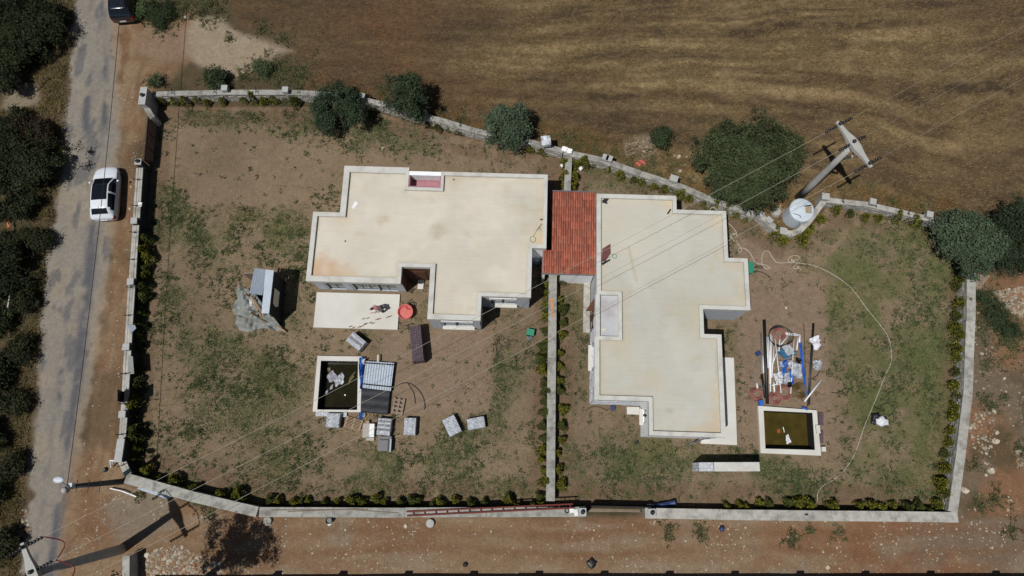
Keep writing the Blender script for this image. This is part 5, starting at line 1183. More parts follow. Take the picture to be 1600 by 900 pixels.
# ================================================================== CARS
def car(name, label, loc, rz, paint, roofglass, L=4.35, suv=False):
    root = thing(name, label, 'car', (0, 0, 0))
    k = L / 4.3; up = 1.16 if suv else 1.0
    if suv:
        ST = [(-2.15, .66, .45, .78, .60, .84), (-2.10, .80, .36, .92, .70, 1.00), (-1.98, .88, .30, .98, .70, 1.22), (-1.72, .91, .27, 1.0, .66, 1.56), (-1.4, .92, .26, 1.0, .66, 1.62), (-.2, .92, .25, .98, .66, 1.66), (.4, .92, .25, .97, .64, 1.60), (1.05, .91, .25, .95, .74, 1.06), (1.35, .90, .26, .92, .78, .98), (1.8, .86, .28, .82, .70, .88), (2.05, .76, .34, .70, .58, .74), (2.15, .58, .45, .60, .48, .60)]
    else:
        ST = [(-2.15, .62, .42, .66, .52, .72), (-2.10, .78, .32, .80, .66, .86), (-1.98, .85, .27, .90, .68, 1.0), (-1.75, .88, .24, .95, .62, 1.24), (-1.42, .90, .23, .95, .59, 1.39), (-.85, .905, .22, .95, .60, 1.45), (-.2, .905, .22, .94, .60, 1.47), (.32, .90, .22, .92, .60, 1.43), (.70, .90, .22, .91, .66, 1.20), (1.05, .895, .22, .89, .74, .98), (1.35, .88, .24, .85, .74, .92), (1.78, .81, .26, .74, .64, .80), (2.03, .66, .32, .64, .48, .68), (2.15, .44, .42, .54, .34, .55)]
    # dense, smooth stations
    S0 = np.array(ST); ss = np.linspace(0, len(ST) - 1, (len(ST) - 1) * 4 + 1)
    def cr(t):
        i = min(int(t), len(S0) - 2); f = t - i; p0 = S0[max(i - 1, 0)]; p1 = S0[i]; p2 = S0[i + 1]; p3 = S0[min(i + 2, len(S0) - 1)]
        m1 = (p2 - p0) * .35; m2 = (p3 - p1) * .35
        return (2 * f ** 3 - 3 * f * f + 1) * p1 + (f ** 3 - 2 * f * f + f) * m1 + (-2 * f ** 3 + 3 * f * f) * p2 + (f ** 3 - f * f) * m2
    st = [cr(t) for t in ss]
    def ringp(q):
        x, w_, zb, zbelt, wr, zr = q
        h = [(0, zb), (w_ * .8, zb), (w_ * .97, zb + .06), (w_, zb + (zbelt - zb) * .5), (w_ * .985, zbelt - .06), (w_ * .95, zbelt)]
        for f in (.33, .66): h.append((w_ * .95 + (wr - w_ * .95) * f + .03 * math.sin(f * 3.14), zbelt + (zr - zbelt) * f))
        h += [(wr, zr), (wr * .9, zr + .025), (wr * .55, zr + .05), (0, zr + .06)]
        full = [(x * k, -a * 1.04, b) for a, b in h] + [(x * k, a * 1.04, b) for a, b in h[-2:0:-1]]
        return full
    RV = [ringp(q) for q in st]; nr = len(RV[0]); V = [p for r in RV for p in r]
    parts = {}
    rx = [q[0] for q in st]; win_i = 5                         # ring index where the belt line starts
    fw = (.32, 1.05) if not suv else (.4, 1.05); rw = (-1.86, -1.54) if not suv else (-1.98, -1.72)
    for i in range(len(st) - 1):
        xm = (rx[i] + rx[i + 1]) / 2
        for j in range(nr):
            jj = j if j < 11 else nr - 1 - j               # mirror index of the face strip
            nm = 'body'
            if jj in (5, 6, 7) and rw[1] - .05 < xm < fw[1] - .12:
                nm = 'side_window'
                if abs(xm + .25) < .06 or xm < rw[1] + .1 and jj == 7 or jj == 7 and False: nm = 'body'
            if jj in (8, 9, 10):
                if fw[0] < xm < fw[1] and (jj > 8 or False): nm = 'windscreen'
                elif roofglass and -.82 < xm < fw[0] and jj > 8: nm = 'sunroof'
                elif rw[0] < xm < rw[1] and jj > 8: nm = 'rear_window'
            if jj in (3, 4) and xm < -1.93: nm = 'tail_light'
            if jj in (4, 5) and 1.62 < xm < 2.0: nm = 'headlight'
            side = 'L' if j >= 11 else 'R'
            kk = (nm, side if nm in ('side_window', 'tail_light', 'headlight') else '')
            parts.setdefault(kk, []).append((i * nr + j, i * nr + (j + 1) % nr, (i + 1) * nr + (j + 1) % nr, (i + 1) * nr + j))
    parts[('body', '')] += [tuple(range(nr - 1, -1, -1)), tuple((len(st) - 1) * nr + q for q in range(nr))]
    mats = {'body': paint, 'side_window': M['carglass'], 'windscreen': M['carglass'], 'sunroof': M['carglass'], 'rear_window': M['carglass'], 'tail_light': M['tail'], 'headlight': M['headl']}
    # one welded shell gives every part the same smooth normals
    base = bpy.data.meshes.new('shell'); allf = [f for fs in parts.values() for f in fs]; base.from_pydata(V, [], allf); base.update()
    import bmesh
    bm = bmesh.new(); bm.from_mesh(base); bmesh.ops.recalc_face_normals(bm, faces=bm.faces); bm.to_mesh(base); bm.free()
    pi = 0; owner = []
    for kk, fs in parts.items(): owner += [kk] * len(fs)
    bpolys = [tuple(p.vertices) for p in base.polygons]
    for kk in parts:
        ff = [bpolys[i] for i in range(len(bpolys)) if owner[i] == kk]; used = sorted({v for f in ff for v in f}); mp = {v: i for i, v in enumerate(used)}
        me = bpy.data.meshes.new(kk[0]); me.from_pydata([V[v] for v in used], [], [tuple(mp[v] for v in f) for f in ff]); me.update(); me.materials.append(mats[kk[0]])
        me.polygons.foreach_set("use_smooth", [True] * len(me.polygons)); link(kk[0], me, root)
    bpy.data.meshes.remove(base)
    for sx in (-1.28, 1.33):
        for sy in (-1, 1):
            wb = Vector((sx * k, sy * .80, .32)); t = MB(); n = 20
            def disc(r0, y0, r1, y1, mb):
                vs = [(wb.x + r * math.cos(6.2832 * q / n), wb.y + sy * y, wb.z + r * math.sin(6.2832 * q / n)) for r, y in ((r0, y0), (r1, y1)) for q in range(n)]
                mb.add(vs, [(q, (q + 1) % n, n + (q + 1) % n, n + q) for q in range(n)])
            disc(.32, -.1, .32, .085, t); disc(.32, .085, .22, .10, t); disc(.22, .1, .20, .06, t); tw = t.build('wheel', M['tyre'], root, True)
            r_ = MB(); disc(.205, .07, .05, .085, r_); disc(.05, .085, .001, .085, r_); r_.build('rim', M['rim'], tw, True)
    for sy in (-1, 1):
        mb = MB(); mb.grid(lambda a, b: ((.78 + .09 * math.cos(a * 6.28) * math.sin(b * 3.14)) * k, sy * (.92 + .22 * b), (1.0 if not suv else 1.08) + .07 * math.sin(a * 6.28) * math.sin(b * 3.14 + .001)), 10, 6); mb.build('wing_mirror', paint, root, True)
    mb = MB(); mb.box((-2.165 * k, 0, .55 if not suv else .6), (.02, .5, .11)); mb.build('number_plate', M['frame_white'], root)
    mb = MB(); mb.tube([(-1.35 * k, 0, (1.43 if not suv else 1.7)), (-1.5 * k, 0, (1.50 if not suv else 1.78))], .015, 5); mb.build('aerial', M['black'], root)
    if suv:
        for sy in (-1, 1): mb = MB(); mb.tube([(-1.5 * k, sy * .6, 1.70), (-.2 * k, sy * .6, 1.74), (.3 * k, sy * .58, 1.68)], .025, 5); mb.build('roof_rail', M['black'], root)
    mb = MB(); mb.box((-1.75 * k, 0, (.96 if not suv else 1.1)), (.12, .3, .02)); 
    root.location = loc; root.rotation_euler = (0, 0, rz)
    return root
c0, c1 = G(165.5, 347), G(171, 268); d = c1 - c0; m_ = (c0 + c1) / 2 + Vector((.22, 0, 0))
car('hatchback_car', 'white hatchback with a black panoramic roof parked at the right side of the road', (m_.x, m_.y, 0.02), math.atan2(d.y, d.x), M['paint_white'], True, L=4.25)
c0 = G(199, 40); c1 = G(202, -48); d = (c1 - c0).normalized(); p = c0 + d * 2.2
car('estate_car', 'black car at the top edge of the road, cut off by the picture', (p.x, p.y, .02), math.atan2(d.y, d.x), M['paint_black'], False, L=4.5, suv=True)

# ================================================================== POLES AND WIRES
def catenary(a, b, sag, n=22):
    a, b = Vector(a), Vector(b); return [a.lerp(b, t) - Vector((0, 0, sag * 4 * t * (1 - t))) for t in np.linspace(0, 1, n)]
def insulator(mb, a, b, n=4, r=.09):
    a, b = Vector(a), Vector(b); d = (b - a); L = d.length; u = d.normalized()
    mb.tube([a, b], .028, 5)
    for k in range(n):
        c = a + d * ((k + .6) / (n + .2)); mb.tube([c - u * .05, c + u * .01, c + u * .05], r, 8, r * .6)
PR = G(1247, 309); HR = 9.0
pole_dir = (G(1600, 60, 9) - G(1340, 205, 9)); pole_dir.z = 0; pole_dir.normalize()       # wires run this way
arm = Vector((-pole_dir.y, pole_dir.x, 0))
def big_pole(label, base, h, lean=(0, 0), offs=(-1.55, 0.12, 1.55), body_r=(.30, .17)):
    root = thing('power_pole', label, 'pole', (base.x, base.y, 0))
    top = Vector((base.x + lean[0], base.y + lean[1], h))
    mb = MB(); m_ = [base + (top - base) * t for t in (0, .33, .66, 1)]; m_[0].z = -.1; mb.tube(m_, body_r[0], 12, body_r[1]); mb.build('mast', M['concrete_pole'], root, True)
    mb = MB(); vs = []; fs = []                       # tapered cross-arm with a thick middle
    secs = [(-1.8, .10, .10), (-.9, .15, .16), (-.3, .26, .24), (.3, .26, .24), (.9, .15, .16), (1.8, .10, .10)]
    for (o_, w_, hh) in secs:
        c = top + arm * o_
        for sy, sz in ((-1, -1), (1, -1), (1, 1), (-1, 1)): vs.append(c + pole_dir * (sy * w_) + Vector((0, 0, sz * hh * .7)))
    for i in range(len(secs) - 1):
        for q in range(4): fs.append((i * 4 + q, i * 4 + (q + 1) % 4, i * 4 + 4 + (q + 1) % 4, i * 4 + 4 + q))
    fs += [(3, 2, 1, 0), (20, 21, 22, 23)]; mb.add(vs, fs); mb.build('cross_arm', M['concrete_pole'], root)
    ends = []
    for o_ in offs:
        e = []
        for s in (-1, 1):
            a = top + arm * o_ + pole_dir * (.14 * s); b = a + pole_dir * (.95 * s) - Vector((0, 0, .05)); im = MB(); insulator(im, a, b, 5, .1); im.build('insulator', M['insul'], root, True); e.append(b)
        pm = MB(); pm.lathe(top + arm * o_, [(.05, .05), (.12, .14), (.12, .3), (.05, .36)], 10); pm.build('pin_insulator', M['insul'], root, True)
        ends.append(e)
    return root, top, ends
rR, tR, eR = big_pole('tall concrete power pole with a white cross arm behind the white tank', PR, HR)
mb = MB(); mb.tube([tR + Vector((0, 0, -1.6)) - pole_dir * .0 + Vector((.1, -.1, 0)), tR + Vector((.35, -.42, -1.1)), tR + Vector((.3, -.2, -.8))], .12, 6, .05); mb.build('bracket', M['concrete_pole'], rR, True)
PL = G(190, 858); HL = 9.0
rL, tL, eL = big_pole('tall concrete power pole at the lower left corner leaning out over the road', PL, HL, lean=(0.1, -.35), body_r=(.34, .2))
for i, l in enumerate(('upper', 'middle', 'lower')):
    k = 2 - i
    mb = MB(); mb.tube(catenary(eL[k][1], eR[k][0], 1.1, 30), .011, 5)
    one(mb, 'power_line', M['wire'], f'{l} of the three pale power lines crossing both gardens between the concrete poles', 'power line')
    mb = MB(); mb.tube(catenary(eR[k][1], eR[k][1] + pole_dir * 42 + Vector((0, 0, -.6)), .8, 16), .0065, 5)
    one(mb, 'power_line', M['wire'], f'{l} of the three thin power lines running out over the stubble field', 'power line')
for i, (a, b) in enumerate(((0, 1), (2, 1))):           # red sleeved jumpers on the corner pole
    s_, e_ = eL[a][1], eL[b][0]; mb = MB(); mb.tube(spline([eL[a][1], (eL[a][1] + eL[b][1]) / 2 + pole_dir * .5 + Vector((0, 0, -.7)), eL[b][1] - Vector((0, 0, .3))], 6), .035, 6)
    mb.build('jumper_cable', M['red_cable'], rL, True)
# street lamp / telephone pole
PB = G(193, 752); root = thing('utility_pole', 'grey utility pole with a white lamp head standing at the roadside wall corner', 'pole', (PB.x, PB.y, 0))
TP = Vector((PB.x - .1, PB.y - .25, 6.1)); mb = MB(); mb.tube([PB - Vector((0, 0, .1)), (PB + TP) / 2, TP], .2, 12, .13); mb.build('mast', mat('dark_pole', S(96, 96, 98), var=.1), root, True)
mb = MB(); mb.tube([TP - Vector((0, 0, .25)), TP + Vector((-.35, .3, .05))], .035, 6); mb.build('lamp_arm', M['rim'], root)
mb = MB(); c = TP + Vector((-.5, .42, .1)); mb.grid(lambda a, b: (c.x + .34 * math.cos(a * 6.2832) * math.sin(b * math.pi), c.y + .2 * math.sin(a * 6.2832) * math.sin(b * math.pi), c.z - .11 * math.cos(b * math.pi)), 14, 8); mb.build('lamp_head', M['tank'], root, True)
mb = MB(); mb.lathe(TP + Vector((-.12, -.18, -.05)), [(.16, -.25), (.17, .12), (.1, .2)], 14); mb.build('transformer_can', M['concrete_pole'], root, True)
for q in range(3): mb = MB(); a = TP + Vector((.25 + .42 * q, .1, -.55 - .5 * q)); mb.tube([a + Vector((0, -.45, 0)), a + Vector((0, .3, 0))], .02, 5); mb.build('step_iron', M['frame_dark'], root)
mb = MB(); mb.box(TP + Vector((.12, .12, -.2)), (.25, .22, .3)); mb.build('junction_box', M['tank'], root)
far = G(181, 40, 5.9); mb = MB(); mb.tube(catenary(TP + Vector((0, .1, 0)), TP + (far - TP) * 1.35, .5, 30), .022, 5); one(mb, 'overhead_cable', M['cable'], 'black overhead cable running along the road above the white car', 'cable')
# thin signal post on the left verge
PV = G(48, 150); root = thing('verge_post', 'thin dark post with three cross irons on the left verge', 'post', (PV.x, PV.y, 0))
tp = Vector((PV.x - .2, PV.y + .2, 4.2)); MB().tube([PV, tp], .05, 7, .03).build('mast', M['frame_dark'], root); MB().lathe(tp, [(.05, 0), (.13, .03), (.1, .12)], 10).build('cap', M['tank'], root)
for q, z in enumerate((.9, 1.8)):
    c = PV.lerp(tp, z / 4.2); mb = MB(); mb.tube([c + Vector((-.35, .2, .0)), c, c + Vector((.4, .25, 0))], .025, 5); mb.build('cross_iron', M['frame_dark'], root)

# ---- white tank behind the curved wall
root = thing('water_tank', 'round white water tank with a square hatch beside the concrete pole', 'tank', G(1240, 340, 0))
c = G(1240, 340, 0); mb = MB(); mb.lathe((c.x, c.y, 0), [(.86, 0), (.88, .05), (.88, 1.45), (.84, 1.55)], 40); mb.build('shell', M['tank'], root, False)
mb = MB(); mb.lathe((c.x, c.y, 1.55), [(.90, 0), (.91, .05), (.80, .10), (.4, .15), (.02, .17)], 40); mb.build('lid', M['tank'], root, True)
mb = MB(); mb.box((c.x + .42, c.y - .02, 1.72), (.42, .5, .05), -.1, 0, .08); h_ = mb.build('hatch', mat('hatch_board', S(168, 152, 124), var=.2), root)
mb = MB(); mb.box((c.x + .38, c.y + .27, 1.76), (.5, .07, .05), -.1 + .25); mb.build('hatch_bar', M['black'], h_)
mb = MB(); mb.tube(spline([(c.x - .7, c.y - .3, 1.66), (c.x - .35, c.y - .42, 1.7), (c.x - .2, c.y - .6, 1.68), (c.x - .15, c.y - .95, 1.2)], 4), .03, 6); mb.build('hose', M['pvc_grey'], root)
mb = MB(); p = G(1212, 333); mb.lathe((p.x, p.y, 0), [(.35, 0), (.38, .05), (.3, .35), (.12, .4)], 14); one(mb, 'stone_heap', M['stone'], 'low heap of stones between the white tank and the largest tree', 'stones')
# wooden panel by the right wall
mb = MB(); a, b, c_, d = G(1523, 428, .5), G(1534, 424, .5), G(1545, 431, .15), G(1525, 458, .05)
mb.add([a, b, c_, d] + [q - Vector((0, 0, .08)) for q in (a, b, c_, d)], [(3, 2, 1, 0), (4, 5, 6, 7), (0, 1, 5, 4), (1, 2, 6, 5), (2, 3, 7, 6), (3, 0, 4, 7)])
root = thing('wooden_panel', 'grey wooden panel with a raised rim leaning outside the top of the right wall', 'panel', (a.x, a.y, 0)); mb.build('board', M['wood_grey'], root)
for (q, r) in ((b, c_), (c_, d), (a, b)): MB().tube([q + Vector((0, 0, .04)), r + Vector((0, 0, .04))], .05, 4).build('batten', M['wood'], root)

# ================================================================== POOLS
def ccwpoly(px, z):
    P = PXP(px, z); ar = sum(P[i][0] * P[(i + 1) % len(P)][1] - P[(i + 1) % len(P)][0] * P[i][1] for i in range(len(P))); return P if ar > 0 else P[::-1]
def pool(label, outer, inner, zr, depth, water, wm):
    o_, i_ = ccwpoly(outer, zr), ccwpoly(inner, zr); c = Vector((sum(p[0] for p in i_) / 4, sum(p[1] for p in i_) / 4, 0)); root = thing('pool', label, 'pool', c)
    # rim as four slabs butted end to end
    for k in range(4):
        q = [o_[k], o_[(k + 1) % 4], i_[(k + 1) % 4], i_[k]]; MB().prism(q, 0, zr + k * .002).build('rim_slab', M['slab'], root)
    ie = inset(i_, [.004] * 4); out = inset(i_, [-.2] * 4); mb = MB(); ring(mb, out, ie, -depth, -.012); mb.build('pool_wall', M['pooltile'], root)
    mb = MB(); ring(mb, inset(i_, [-.01] * 4), inset(i_, [.006] * 4), -.012, zr - .05); mb.build('tile_band', M['pooltile'], root)
    mb = MB().prism(out, -depth - .2, -depth); mb.build('pool_floor', M['pooltile'], root)
    mb = MB(); mb.add([(p[0], p[1], -water) for p in inset(i_, [-.05] * 4)], [(0, 1, 2, 3)]); tag(mb.build('water', wm, root), 'still dark green water')
    return root
p1 = pool('left swimming pool with a cream rim and black green water full of plastic sheets', [(496, 556), (565, 557), (564, 644), (488.5, 643)], [(501.5, 563.5), (559.5, 564.5), (558, 640.5), (495.5, 640)], .25, 1.9, .62, M['water_dark'])
p2 = pool('right swimming pool with a cream rim and olive water', [(1184.5, 634), (1276, 641), (1283, 712), (1188.5, 708)], [(1193, 641.5), (1269.5, 645), (1273.5, 703), (1196, 701)], .25, 1.8, .85, M['water_olive'])
mb = MB(); 
for i in range(12):
    a = G(496 + i * 4.0, 647 + .1 * i, .1); mb.box((a.x, a.y, .1), (.19, .26 + .06 * random.random(), .2), .03)
o = one(mb, 'stone_edging', M['grey_stone'], 'strip of rough grey stone edging below the left pool', 'edging')
mb = MB(); mb.box(G(1285.5, 702, .2), (.26, .32, .42), .03); one(mb, 'concrete_stub', M['slab'], 'square concrete stub at the lower right corner of the right pool', 'block')
mb = MB(); mb.box(G(1276.5, 671, .2), (.26, .55, .42), .03); one(mb, 'concrete_stub', M['slab'], 'square concrete stub half way along the right side of the right pool', 'block')
for (y, l, n) in ((654, 'upper', 1.1), (682, 'lower', 1.3)):
    mb = MB()
    for k in range(4):
        for j in range(2): p = G(1280.5 + j * 3.6, y - 7 + k * 5.0, .06 + .03 * j); mb.box((p.x, p.y, .08), (.15, .21, .14 + .05 * random.random()), .05 + random.gauss(0, .05))
    one(mb, 'paver_heap', M['paver'], f'{l} heap of purple brown pavers along the right side of the right pool', 'pavers')
def rag(name, label, cat, px, z, amp, m, n=10, seed=0, thick=0):
    """a crumpled sheet of this outline (triangle fan refined to a grid by bilinear corners)"""
    P = [G(a, b, z) for a, b in px]; rg = np.random.default_rng(seed); ph = rg.uniform(0, 6.28, 8)
    def fn(a, b):
        p = P[0].lerp(P[1], a).lerp(P[3].lerp(P[2], a), b)
        h = amp * (math.sin(a * 9 + ph[0] + 3 * b) * .5 + math.sin(b * 11 + ph[1]) * .4 + math.sin((a + b) * 17 + ph[2]) * .3 + abs(math.sin(a * 6 - b * 5 + ph[3])) * .6)
        j = .06 * (P[1] - P[0]).length
        return (p.x + j * math.sin(b * 9 + ph[4]) * (.4 + .6 * a), p.y + j * math.sin(a * 9 + ph[5]) * (.4 + .6 * b), z + max(h, 0) + .01)
    mb = MB().grid(fn, n, n); return one(mb, name, m, label, cat)
wz = -.60
rag('plastic_sheet', 'large grey plastic sheet floating in the left pool', 'sheet', [(510, 587), (520, 577.5), (530, 592), (515, 598)], wz, .05, M['tarp'].copy(), 8, 1).data.materials[0] = mat('grey_film', S(150, 148, 156), var=.12, rough=.4)
rag('plastic_sheet', 'crumpled clear plastic film floating next to the grey sheet in the left pool', 'sheet', [(522, 594), (536, 581), (538, 598), (525, 604)], wz, .08, M['film'], 9, 2)
rag('plastic_scrap', 'narrow plastic scrap floating at the left side of the left pool', 'scrap', [(517, 603), (521, 600), (519, 608), (515, 609)], wz, .05, M['film'], 5, 3)
rag('plastic_scrap', 'pale plastic scrap floating in the lower left corner of the plastic litter', 'scrap', [(508, 612), (513, 609), (511, 616), (506, 617)], wz, .05, M['film'], 5, 4)
rag('weed_mat', 'floating brown weed mat in the right half of the left pool', 'weed', [(546, 590), (555, 580), (552, 590), (544, 603)], wz, .04, mat('weed_brown', S(104, 96, 62), var=.4), 7, 5)
rag('plastic_scrap', 'small white scrap floating in the lower half of the left pool', 'scrap', [(538, 616.5), (540, 616), (540, 619), (538, 618)], wz, .03, M['papersheet'], 3, 6)
rag('foam_scrap', 'pale scrap near the upper left corner of the left pool water', 'scrap', [(511, 575), (516, 574), (517, 580), (513, 581)], wz, .04, mat('weed_pale', S(120, 112, 86), var=.4), 5, 7)
rag('plastic_sheet', 'white plastic sheet floating in the right pool', 'sheet', [(1227, 682), (1231, 678), (1236, 691), (1229, 694)], -.83, .08, M['bag'], 7, 8)
rag('leaf_litter', 'orange leaf litter floating in the right pool', 'litter', [(1214, 672), (1218, 670), (1219, 676), (1215, 677)], -.83, .03, mat('orange_leaf', S(170, 84, 44), var=.3), 4, 9)
rag('plastic_scrap', 'thin white scrap in the middle of the right pool', 'scrap', [(1223, 668), (1224, 667), (1226, 675), (1225, 676)], -.83, .03, M['papersheet'], 4, 10)
# blue tarp and bag by the left pool, covered pump pit
rag('tarpaulin', 'long blue tarpaulin crumpled along the right rim of the left pool', 'tarpaulin', [(561, 560), (569, 557), (567, 608), (563, 608)], .27, .14, M['tarp_blue'], 14, 11)
rag('tarpaulin', 'small blue tarpaulin at the lower right corner of the left pool', 'tarpaulin', [(562, 643), (568, 644), (566, 655), (560, 655)], .05, .10, M['tarp_blue'], 6, 12)
rag('plastic_bag', 'white plastic bag on the blue tarpaulin at the top right pool corner', 'bag', [(565, 562), (571, 560), (569, 570), (566, 567)], .42, .1, M['bag'], 6, 13)
rag('plastic_bag', 'grey plastic bag by the small blue tarpaulin', 'bag', [(567, 646), (571, 645), (572, 652), (566, 652)], .05, .14, M['film'], 6, 14)
root = thing('pump_pit_cover', 'black membrane sheet covering the pump pit beside the left pool', 'cover', G(586, 628))
mb = MB(); A, B, C, D = G(564.5, 607, .3), G(609, 610, .3), G(605.5, 647, .3), G(563.5, 643, .3)
def pf(a, b): p = A.lerp(B, a).lerp(D.lerp(C, a), b); return (p.x, p.y, .30 + .012 * math.sin(a * 13 + b * 3) + .01 * math.sin(b * 17))
mb.grid(pf, 14, 14); mb.build('membrane', M['black_sheet'], root)
for q in ((A, B), (B, C), (C, D)): mb = MB(); mb.tube([q[0] - Vector((0, 0, .03)), q[1] - Vector((0, 0, .03))], .05, 5); mb.build('edge_batten', M['wood_dark'], root)
MB().prism([(p.x, p.y) for p in (A, D, C, B)], 0, .26).build('pit_kerb', M['wood_dark'], root)
root = thing('corrugated_sheet', 'shiny corrugated metal sheet held by two dark bars beside the left pool', 'sheet', G(593, 588))
A, B, C, D = G(571.5, 564, .42), G(616, 567, .42), G(610.5, 611, .42), G(566.5, 606, .42); NC = 11
def cf(a, b): p = A.lerp(B, a).lerp(D.lerp(C, a), b); return (p.x, p.y, .42 + .045 * math.sin(a * NC * 6.2832) + .02 * math.sin(b * 3))
mb = MB(); mb.grid(cf, NC * 8, 4); mb.build('sheet', M['tin'], root, True)
for b in (.08, .86): mb = MB(); mb.tube([A.lerp(D, b) + Vector((0, 0, .09)), B.lerp(C, b) + Vector((0, 0, .09))], .035, 5); mb.build('tie_bar', M['black'], root)
MB().prism([(p.x, p.y) for p in (A, D, C, B)][::1], 0, .33).build('support_frame', M['wood_dark'], root)
mb = MB(); mb.box(G(590.5, 560, .4), (.1, .5, .06), .02); one(mb, 'white_strip', M['cream'], 'short white strip sticking out above the corrugated sheet', 'strip')

# ================================================================== PALLETS AND PACKS
def quad_frame(px, z):
    P = [G(a, b, z) for a, b in px]; c = sum(P, Vector()) / 4; u = ((P[1] - P[0]) + (P[2] - P[3])) / 2; v = ((P[3] - P[0]) + (P[2] - P[1])) / 2
    return c, u.length, v.length, math.atan2(u.y, u.x)
def pallet(label, px, z, nb, m, along=True, boards2=0):
    c, L, W, a = quad_frame(px, z); root = thing('pallet', label, 'pallet', (c.x, c.y, 0)); root.rotation_euler = (0, 0, 0)
    ca, sa = math.cos(a), math.sin(a)
    def loc(x, y): return (c.x + x * ca - y * sa, c.y + x * sa + y * ca)
    for k in range(3):
        x = (k - 1) * (L / 2 - .06); p = loc(x, 0); MB().box((*p, z - .07), (.09, W, .09), a).build('bearer', M['wood_dark'] if False else m, root)
    for k in range(nb):
        y = -W / 2 + W * (k + .5) / nb; p = loc(0, y); MB().box((*p, z - .012), (L, W / nb * .5, .022), a + random.gauss(0, .006)).build('board', m, root)
    for k in range(3):
        x = (k - 1) * (L / 2 - .06); p = loc(x, 0); 
        if boards2: MB().box((*p, z + .012), (.13, W, .022), a).build('cross_board', m, root)
    return root
pallet('empty wooden pallet with many narrow slats lying between the wrapped packs', [(542.5, 649.5), (567.5, 657), (562, 674), (536.5, 666.5)], .16, 8, M['wood'])
pallet('grey wooden pallet standing apart below the corrugated sheet, seen through its slots', [(616, 621), (633.5, 623.5), (628, 649.5), (611, 646.5)], .16, 4, M['wood_grey'], boards2=3)
# turn its boards the long way: done through the quad order above
def pack(label, px, z, m, name='wrapped_pack', pal=True, bulge=.05, tiles=0, strips=0, seed=0):
    c, L, W, a = quad_frame(px, z); root = thing(name, label, 'pack', (c.x, c.y, 0)); rg = np.random.default_rng(seed); ph = rg.uniform(0, 6.28, 6); ca, sa = math.cos(a), math.sin(a)
    mb = MB(); zb = .14 if pal else 0; n = 12; vs = []; fs = []
    def pt(x, y, zz): return (c.x + x * ca - y * sa, c.y + x * sa + y * ca, zz)
    def fn(u, v):                              # a cloth over a block: top then sides by squircle radius
        x, y = u * 2 - 1, v * 2 - 1; r = max(abs(x), abs(y)); s = min(1, r / .78); k = s / max(r, 1e-6)
        X, Y = x * k, y * k; t = max(0, (r - .78) / .22)
        wr = .02 * math.sin(9 * x + ph[0]) + .02 * math.sin(11 * y + ph[1]) + .015 * math.sin(19 * (x + y) + ph[2])
        f = 1 + .03 * math.sin(5 * x + 4 * y + ph[3]) * t
        return pt(X * L / 2 * f * (1 - .05 * (1 - t) * (s > .98)), Y * W / 2 * f, zb + (z - zb) * (1 - t) + wr * (1 - t) + .03 * (1 - s))
    mb.grid(fn, 22, 22); mb.build('wrapping', m, root, False)
    if pal:
        for k in range(3): p = pt(0, (k - 1) * (W / 2 - .08), .07); MB().box(p, (L * .96, .1, .14), a).build('pallet_bearer', M['wood'], root)
    for k in range(strips):
        y = -W * .36 + W * .72 * (k + .5) / strips; p = pt(0, y, z + .035); MB().box(p, (L * .86, W * .70 / strips * .78, .03), a + random.gauss(0, .01)).build('tile', M['slate'] if k % 2 else M['film'], root)
    return root
pack('wrapped pack of tiles with a striped grey top below the white terrace', [(549.5, 518), (574, 533), (560, 550), (541.5, 531)], .75, M['film'], strips=3, seed=1)
pack('silver wrapped pack at the lower edge of the left pool', [(511, 645), (530, 645), (532, 669), (508, 667)], .6, M['film'], seed=2)
pack('grey wrapped pack of stacked slats right of the pool pallet', [(592, 652), (613, 654), (609, 681), (586, 679)], .6, M['film'], strips=6, seed=3)
pack('blue white wrapped pack standing alone right of the slatted pack', [(631, 653), (648.5, 652), (651, 681), (630.5, 679)], .6, M['film'], seed=4)
pack('silver wrapped pack turned askew, left of the pair under the garden', [(690, 656), (710, 647), (721, 673), (702, 684)], .65, M['film'], seed=5)
pack('silver wrapped pack lying level, right of the pair under the garden', [(728, 654), (757, 650), (759, 667), (731, 673)], .55, M['film'], seed=6)
root = thing('tile_stack', 'loose stack of beige and white tiles beside the slatted pallet', 'tiles', G(576, 673))
for (px, z, m_) in (([(567, 662), (577, 661), (577, 684), (566, 683)], .35, 'beige_tile'), ([(577.5, 662), (585, 662), (584, 683), (576.5, 683)], .42, 'papersheet'), ([(572, 684), (585, 684), (584, 689), (572, 688)], .18, 'beige_tile'), ([(570, 660), (575, 656.5), (578, 660), (573, 662)], .30, 'wood')):
    c, L, W, a = quad_frame(px, z)
    nl = max(2, int(z / .12))
    for k in range(nl): MB().box((c.x, c.y, z * (k + .5) / nl), (L * (1 - .02 * random.random()), W, z / nl - .008), a + random.gauss(0, .015)).build('tile', M[m_], root)
root = thing('tile_stack', 'stack of flat grey slabs with an L shaped strip on top, lowest of the packs', 'tiles', G(600, 695))
c, L, W, a = quad_frame([(592.5, 682), (612.5, 682), (610, 705), (588.5, 704)], .5)
for k in range(5): MB().box((c.x + random.gauss(0, .01), c.y, .05 + k * .095), (L, W, .088), a + random.gauss(0, .012)).build('slab', M['slate'], root)
c2 = G(606.5, 696, .53); MB().box((c2.x, c2.y, .53), (.09, .72, .03), a).build('strip', M['frame_dark'], root); c2 = G(600, 687, .53); MB().box((c2.x, c2.y, .53), (.6, .08, .03), a).build('strip', M['frame_dark'], root); c2 = G(610, 696, .53); MB().box((c2.x, c2.y, .53), (.10, .85, .025), a).build('strip', M['film'], root)
